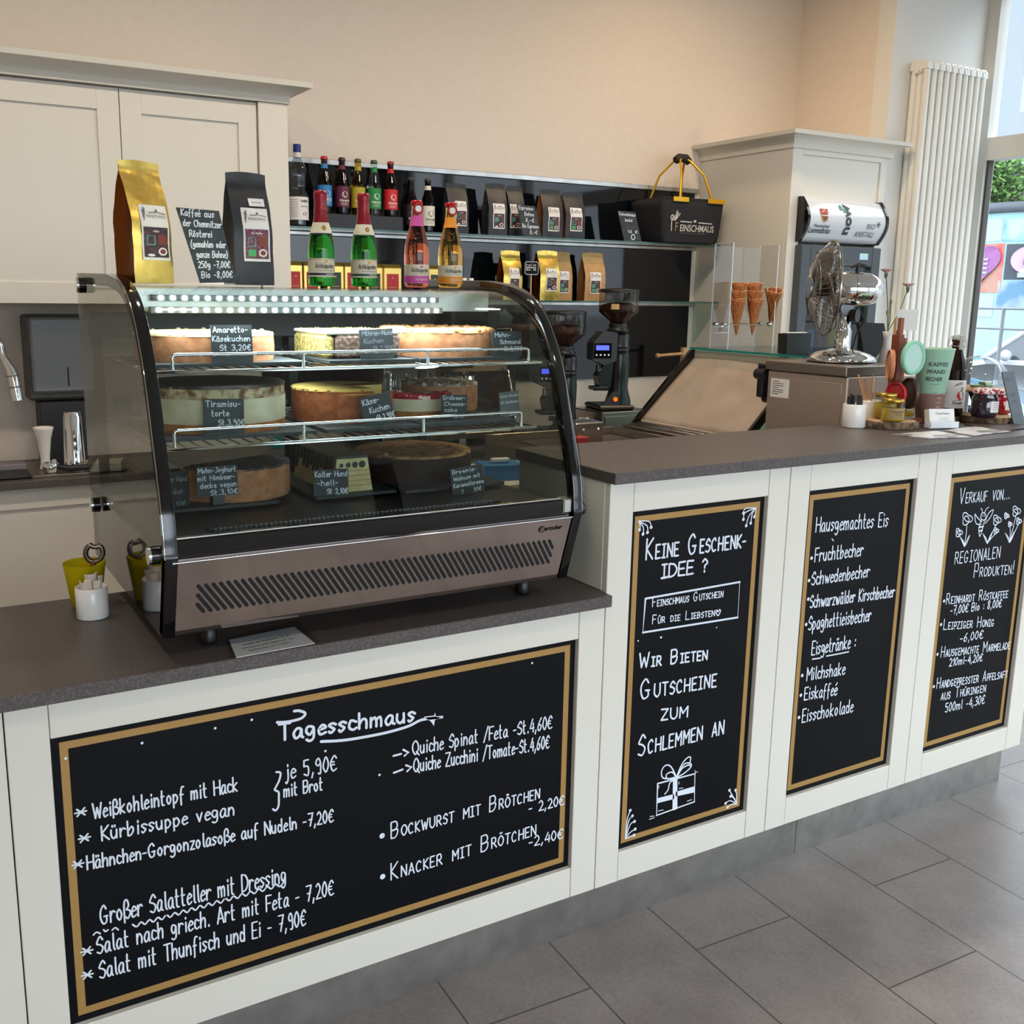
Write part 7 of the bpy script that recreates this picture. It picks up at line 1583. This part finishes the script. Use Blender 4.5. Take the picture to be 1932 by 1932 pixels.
obj('tumbler', MB().lathe([(0, .001), (.029, .001), (.030, .004), (.0425, ht), (.0405, ht), (.028, .006), (0, .006)], mat('yellow_plastic', (218, 202, 30), .25, trans=.55, ior=1.05), 40), t)
def opener(label, dx, dy, rz, tilt):
    t = thing('bottle_opener', label, 'bottle opener', (gx_+dx, gy_+dy, LZ+.012), 0, 'bottle openers in the tumbler', (0, R(tilt), R(rz))); hm_ = mat('opener_metal', (120, 112, 104), .3, metal=.9); L = ht-.008
    obj('handle', MB().tube([(0, 0, 0), (0, 0, L*.6), (0, 0, L)], [.006, .007, .006], wood_m, 10), t)
    obj('head', MB().tube([(.017*math.cos(a), 0, L+.017+.019*math.sin(a)-(.006 if 1.2 < a < 1.9 else 0)) for a in [2*PI*i/24 for i in range(24)]], .0055, hm_, 8, closed=True), t)
opener('metal ring bottle opener leaning right in the yellow tumbler', .006, -.004, -10, 8)
# notice in its plastic sleeve
q = [P(u, v, z=LZ+.001) for u, v in ((432, 1208), (555, 1183), (594, 1214), (450, 1246))]; c = sum(q, Vector())/4
t = thing('notice_card', 'white notice in a clear plastic sleeve lying under the display case front', 'notice', (c.x, c.y, LZ+.0003))
obj('paper', MB().prism([((p.x-c.x), max(p.y-c.y, -.024-c.y)) for p in q], 'z', .0006, .0016, paper), t)
e = [P(u, v, z=LZ+.001) for u, v in ((424, 1205), (560, 1172), (604, 1213), (442, 1250))]
obj('sleeve', MB().add([(p.x-c.x, max(p.y-c.y, -.026-c.y), .0024) for p in e], [(0, 1, 2, 3)], pane('sleeve_film', (236, 238, 240), .6)), t)
m = MB(); ux = (q[1]-q[0]); vx_ = (q[3]-q[0])
for i, (f_, a0, a1) in enumerate(((.42, .16, .85), (.58, .12, .9), (.74, .2, .8))):
    o_ = q[0]+vx_*f_; b0 = o_+ux*a0-c; b1 = o_+ux*a1-c; L = (b1-b0).length; dr = (b1-b0)/L; nn = Vector((-dr.y, dr.x, 0))
    pen(m, ('Ausgabe der Pfandbecher nur an', 'Allergene erfragen bei der', 'Bedienung am Tresen')[i], 0, 0, .0065, lambda a_, b_: tuple(b0+dr*a_+nn*b_+Vector((0, 0, .0022-(b0+dr*a_+nn*b_).z))), ink, .0008, L)
obj('print', m, t)
# ================================================================ the square outside the window
GZ = -.15
paving = mat('paving_grey', (111, 109, 108), .85, noise=((128, 126, 126), 3, 6, .35, .65))
struct('ground', MB().box(-60, 80, -60, 80, GZ-.1, GZ, paving)); bpy.data.objects['ground'].location = (0, 0, 0)
bpy.data.objects['ground']['kind'] = 'structure'
# kerbside railing
t = thing('railing', 'thin grey metal railing outside beyond the window', 'railing', (5.4, 0, GZ)); rl = mat('railing_grey', (111, 116, 124), .5)
z1_, z2_ = P(1880, 582, x=5.4).z-GZ, P(1880, 620, x=5.4).z-GZ
for zz in (z1_, z2_): obj('rail', MB().tube([(0, -1.5, zz), (0, 4.5, zz)], .008, rl, 8), t)
for yy in (P(1892, 600, x=5.4).y, -1.0, 4.3): obj('post', MB().cyl((0, yy, 0), (0, yy, z1_), .012, rl, 10), t)
# advertising column
ac = P(1938, 500, x=15); rr = .85; zt_ = P(1932, 408, x=15).z; zc_ = P(1932, 389, x=15).z
t = thing('advertising_column', 'round advertising column with posters and a dark cap', 'advertising column', (15, ac.y, GZ))
obj('drum', MB().lathe([(0, 0), (rr+.06, 0), (rr+.06, .3), (rr, .32), (rr, zt_-GZ)], mat('column_white', (120, 158, 164), .7), 48), t)
obj('cap', MB().lathe([(rr, zt_-GZ), (rr+.05, zt_-GZ+.01), (rr+.05, zc_-GZ), (0, zc_-GZ+.03)], mat('cap_grey', (66, 72, 80), .6), 48), t)
view = math.atan2(CAM.y-ac.y, CAM.x-15)
def poster(label, u0, u1, v0, v1, m, extra=None):
    a0 = (u0-1932)/75; a1 = (u1-1932)/75; th0 = view+math.asin(max(-.98, min(.98, a0))); th1 = view+math.asin(max(-.98, min(.98, a1))); r_ = rr+.004
    za, zb = P(1932, v1, x=14.4).z-GZ, P(1932, v0, x=14.4).z-GZ; mb = MB(); mb.grid(lambda u, v: (r_*math.cos(th0+(th1-th0)*u), r_*math.sin(th0+(th1-th0)*u), za+(zb-za)*v), 8, 1, m)
    lv = [0]
    if extra: extra(mb, lambda a, b: ((r_+.035+lv[0]*.01)*math.cos(th0+(th1-th0)*a), (r_+.035+lv[0]*.01)*math.sin(th0+(th1-th0)*a), za+(zb-za)*b), lv)
    o_ = obj('poster', mb, t); o_['label'] = label
pur = mat('poster_purple', (125, 71, 125), .6); col_p = mat('poster_photo', (152, 111, 96), .6, noise=((186, 70, 70), 3, 4, .4, .6)); blu = mat('poster_blue', (51, 118, 156), .6, noise=((140, 165, 176), 2, 4, .45, .6)); drk = mat('poster_dark', (40, 46, 58), .6); pnk = mat('poster_pink', (167, 137, 158), .6); blu2 = mat('poster_sea', (71, 111, 137), .6, noise=((130, 145, 155), 2.5, 4, .45, .6)); pw = mat('poster_white', (140, 146, 152), .7)
poster('pale poster', 1865, 1897, 412, 455, pw); poster('blue winter poster', 1899, 1925, 413, 456, blu)
def heart(mb, fn, lv):
    h = [(.5+.46*.0625*16*math.sin(a)**3, .60+.030*(13*math.cos(a)-5*math.cos(2*a)-2*math.cos(3*a)-math.cos(4*a))) for a in [2*PI*i/40 for i in range(40)]]
    mb.add([fn(*p) for p in h], [tuple(range(40))], pur); lv[0] = 1
    for i in range(4): rect2d(mb, .22, .72, .66-.09*i, .70-.09*i, fn, pw, 3)
poster('poster with a purple heart', 1859, 1903, 459, 553, col_p, heart)
poster('dark poster with a pink disc', 1905, 1962, 461, 528, drk, lambda mb, fn, lv: (disc2d(mb, .55, .55, .42, fn, pnk, 24, .40), lv.__setitem__(0, 1), rect2d(mb, .4, .7, .42, .6, fn, drk, 2), rect2d(mb, .3, .9, .06, .2, fn, pw, 3)))
poster('sea poster', 1899, 1948, 530, 580, blu2); poster('white notice', 1865, 1896, 557, 600, pw)
# trees
leaf_m = mat('leaf_green', (93, 130, 56), .7, noise=((62, 98, 36), 1.6, 5, .35, .65)); leaf_p = mat('leaf_purple', (104, 88, 104), .7, noise=((74, 62, 80), 1.6, 5, .35, .65)); trunk_m = mat('trunk', (96, 80, 66), .9)
def tree(label, x, u, v, r, m, n, zs=1.2):
    c = P(u, v, x=x); t = thing('tree', label, 'tree', (x, c.y, GZ), 0, 'trees on the square'); h = c.z-GZ
    obj('trunk', MB().tube([(0, 0, 0), (.05, 0, h*.5), (0, .05, h)], [.16, .12, .06], trunk_m, 8), t)
    mb = MB()
    for i in range(n):
        a, b_, q = random.uniform(0, 2*PI), random.uniform(-1, 1), random.random()**.4*r; s_ = math.sqrt(1-b_*b_); cc = Vector((q*s_*math.cos(a), q*s_*math.sin(a), h+q*b_*zs))
        d1 = Vector((random.gauss(0, 1), random.gauss(0, 1), random.gauss(0, 1))).normalized()*random.uniform(.03, .075); d2 = d1.orthogonal()*.7
        mb.add([cc-d1, cc-d2, cc+d1, cc+d2], [(0, 1, 2, 3)], m)
    obj('crown', mb, t)
tree('light green tree left of the advertising column', 20, 1880, 352, .62, leaf_m, 3000, 1.5); tree('purple-leaved tree behind the advertising column', 24, 1926, 374, .7, leaf_p, 3000)
tree('green bush-like tree low beside the advertising column', 30, 1848, 455, .6, leaf_m, 3000, 1.6)
# buildings
b0 = P(1932, 420, x=46); t = thing('office_building', 'pale grey office building with rows of windows across the square', 'building', (46, b0.y-6, GZ))
fac = mat('facade_pale', (152, 156, 159), .8); wn = mat('facade_window', (128, 146, 160), .3)
zt_ = P(1900, 304, x=46).z-GZ; obj('facade', MB().box(0, 8, -12, 7.5, 0, zt_, fac), t)
for i in range(9):
    for j in range(4): obj('window', MB().box(-.05, .0, -10.5+i*2.0, -9.2+i*2.0, 2.2+j*2.7, 3.8+j*2.7, wn), t)
p = P(1850, 510, x=26); t = thing('yellow_sign', 'yellow shop sign above a dark entrance left of the column', 'sign', (26, p.y, GZ)); obj('sign_board', MB().box(-.05, .05, -.55, .3, p.z-GZ-.18, p.z-GZ+.16, mat('sign_yellow', (244, 190, 40), .5)), t)
obj('kiosk', MB().box(.06, 1.6, -.6, .9, 0, p.z-GZ-.2, mat('kiosk_grey', (92, 104, 122), .6)), t)
# cars
def car(label, loc, rz, paint, L=4.3, Wd=1.78, H=1.5, plate=None, group='parked cars'):
    t = thing('car', label, 'car', loc, rz, group); gl_ = mat('car_glass', (46, 58, 68), .05, spec=.8); tyre = mat('tyre', (30, 30, 32), .8); rim_m = mat('rim_silver', (190, 194, 200), .3, metal=.8)
    low = [(-L/2, .45), (-L/2+.05, .30), (L/2-.08, .28), (L/2, .42), (L/2-.02, .62), (L/2-.18, .74), (L/2-1.05, .93), (L/2-1.15, .95), (-L/2+.3, .98), (-L/2+.04, .9)]
    mb = MB(); nl = len(low); secs = [(-1, .90), (-.93, .985), (-.7, 1.), (.7, 1.), (.93, .985), (1, .90)]
    vs = []
    for s_, kz in secs:
        for x_, z_ in low: vs.append((x_*(1 if abs(s_) < .8 else (.985 if abs(s_) < .95 else .96)), s_*Wd/2, .28+(z_-.28)*kz))
    mb.add(vs, [(j*nl+i, j*nl+(i+1) % nl, (j+1)*nl+(i+1) % nl, (j+1)*nl+i) for j in range(len(secs)-1) for i in range(nl)]+[tuple(range(nl)), tuple(range((len(secs)-1)*nl, len(secs)*nl))[::-1]], paint, True); obj('body', mb, t)
    cab = [(-L/2+.35, .95), (-L/2+.75, H-.04), (-.2, H), (.45, H-.06), (L/2-1.1, .94)]; ins = .16
    mb = MB(); n = len(cab); A_ = [(x_, -Wd/2*(.93 if z_ < 1 else .74), z_) for x_, z_ in cab]; B_ = [(x_, Wd/2*(.93 if z_ < 1 else .74), z_) for x_, z_ in cab]
    mb.add(A_+B_, [(1, 2, n+2, n+1), (2, 3, n+3, n+2)], paint, True); mb.add(A_+B_, [(0, 1, n+1, n), (3, 4, n+4, n+3)], gl_); mb.add(A_+B_, [(0, 1, 2, 3, 4), (n+4, n+3, n+2, n+1, n)], gl_); obj('cabin_glass', mb, t)
    mb = MB()
    for S_ in (A_, B_):
        for k_ in ((0, 1), (1, 2), (2, 3), (3, 4)): mb.tube([S_[k_[0]], S_[k_[1]]], .035, paint, 6)
    obj('roof_frame', mb, t)
    for sx_ in (-1, 1):
        for sy_ in (-1, 1):
            c_ = (sx_*L*.305, sy_*(Wd/2-.10), .32); w_ = obj('wheel', MB().tube([(c_[0], c_[1]-.11, c_[2]), (c_[0], c_[1]+.11, c_[2])], .32, tyre, 28), t)
            mb = MB(); yy = c_[1]+sy_*.112
            for k_ in range(5): a_ = 2*PI*k_/5; mb.tube([(c_[0], yy, c_[2]), (c_[0]+.2*math.cos(a_), yy, c_[2]+.2*math.sin(a_))], .032, rim_m, 6)
            mb.tube([(c_[0]+.21*math.cos(a_), yy, c_[2]+.21*math.sin(a_)) for a_ in [2*PI*i/24 for i in range(24)]], .022, rim_m, 6, closed=True); obj('rim', mb, w_)
    mb = MB()
    for k_ in range(4): mb.box(L/2-.05, L/2+.012, -.42, .42, .50+.05*k_, .525+.05*k_, rim_m)
    mb.box(L/2-.06, L/2+.003, -.45, .45, .48, .70, black_matte); obj('grille', mb, t)
    for sy_ in (-1, 1): obj('headlight', MB().sphere((L/2-.16, sy_*.68, .66), .13, mat('headlight', (224, 232, 240), .1), 14, 8, (1, 1, .6)), t); obj('mirror', MB().sphere((.72, sy_*(Wd/2+.06), 1.0), .10, paint, 12, 8, (.6, 1, .7)), t)
    if plate:
        mb = MB().box(L/2-.02, L/2+.022, -.26, .26, .36, .47, label_white); type2d(mb, plate, 0, .385, .065, lambda a_, b_: (L/2+.024, a_, b_), ink, .02, center=True); obj('number_plate', mb, t)
    return t
car_white = mat('car_paint_white', (167, 171, 177), .2, coat=.5); car_blue = mat('car_paint_blue', (111, 137, 164), .12, metal=.3, coat=1.)
p = P(1866, 639, x=11.5); car('white parked car with silver wheels across the pavement', (11.9, p.y-1.25, GZ), R(98), car_white)
p = P(1905, 690, x=7.0); car('light blue car parked close outside the window', (7.6, p.y+2.5, GZ), R(-68), car_blue, plate='C 164')
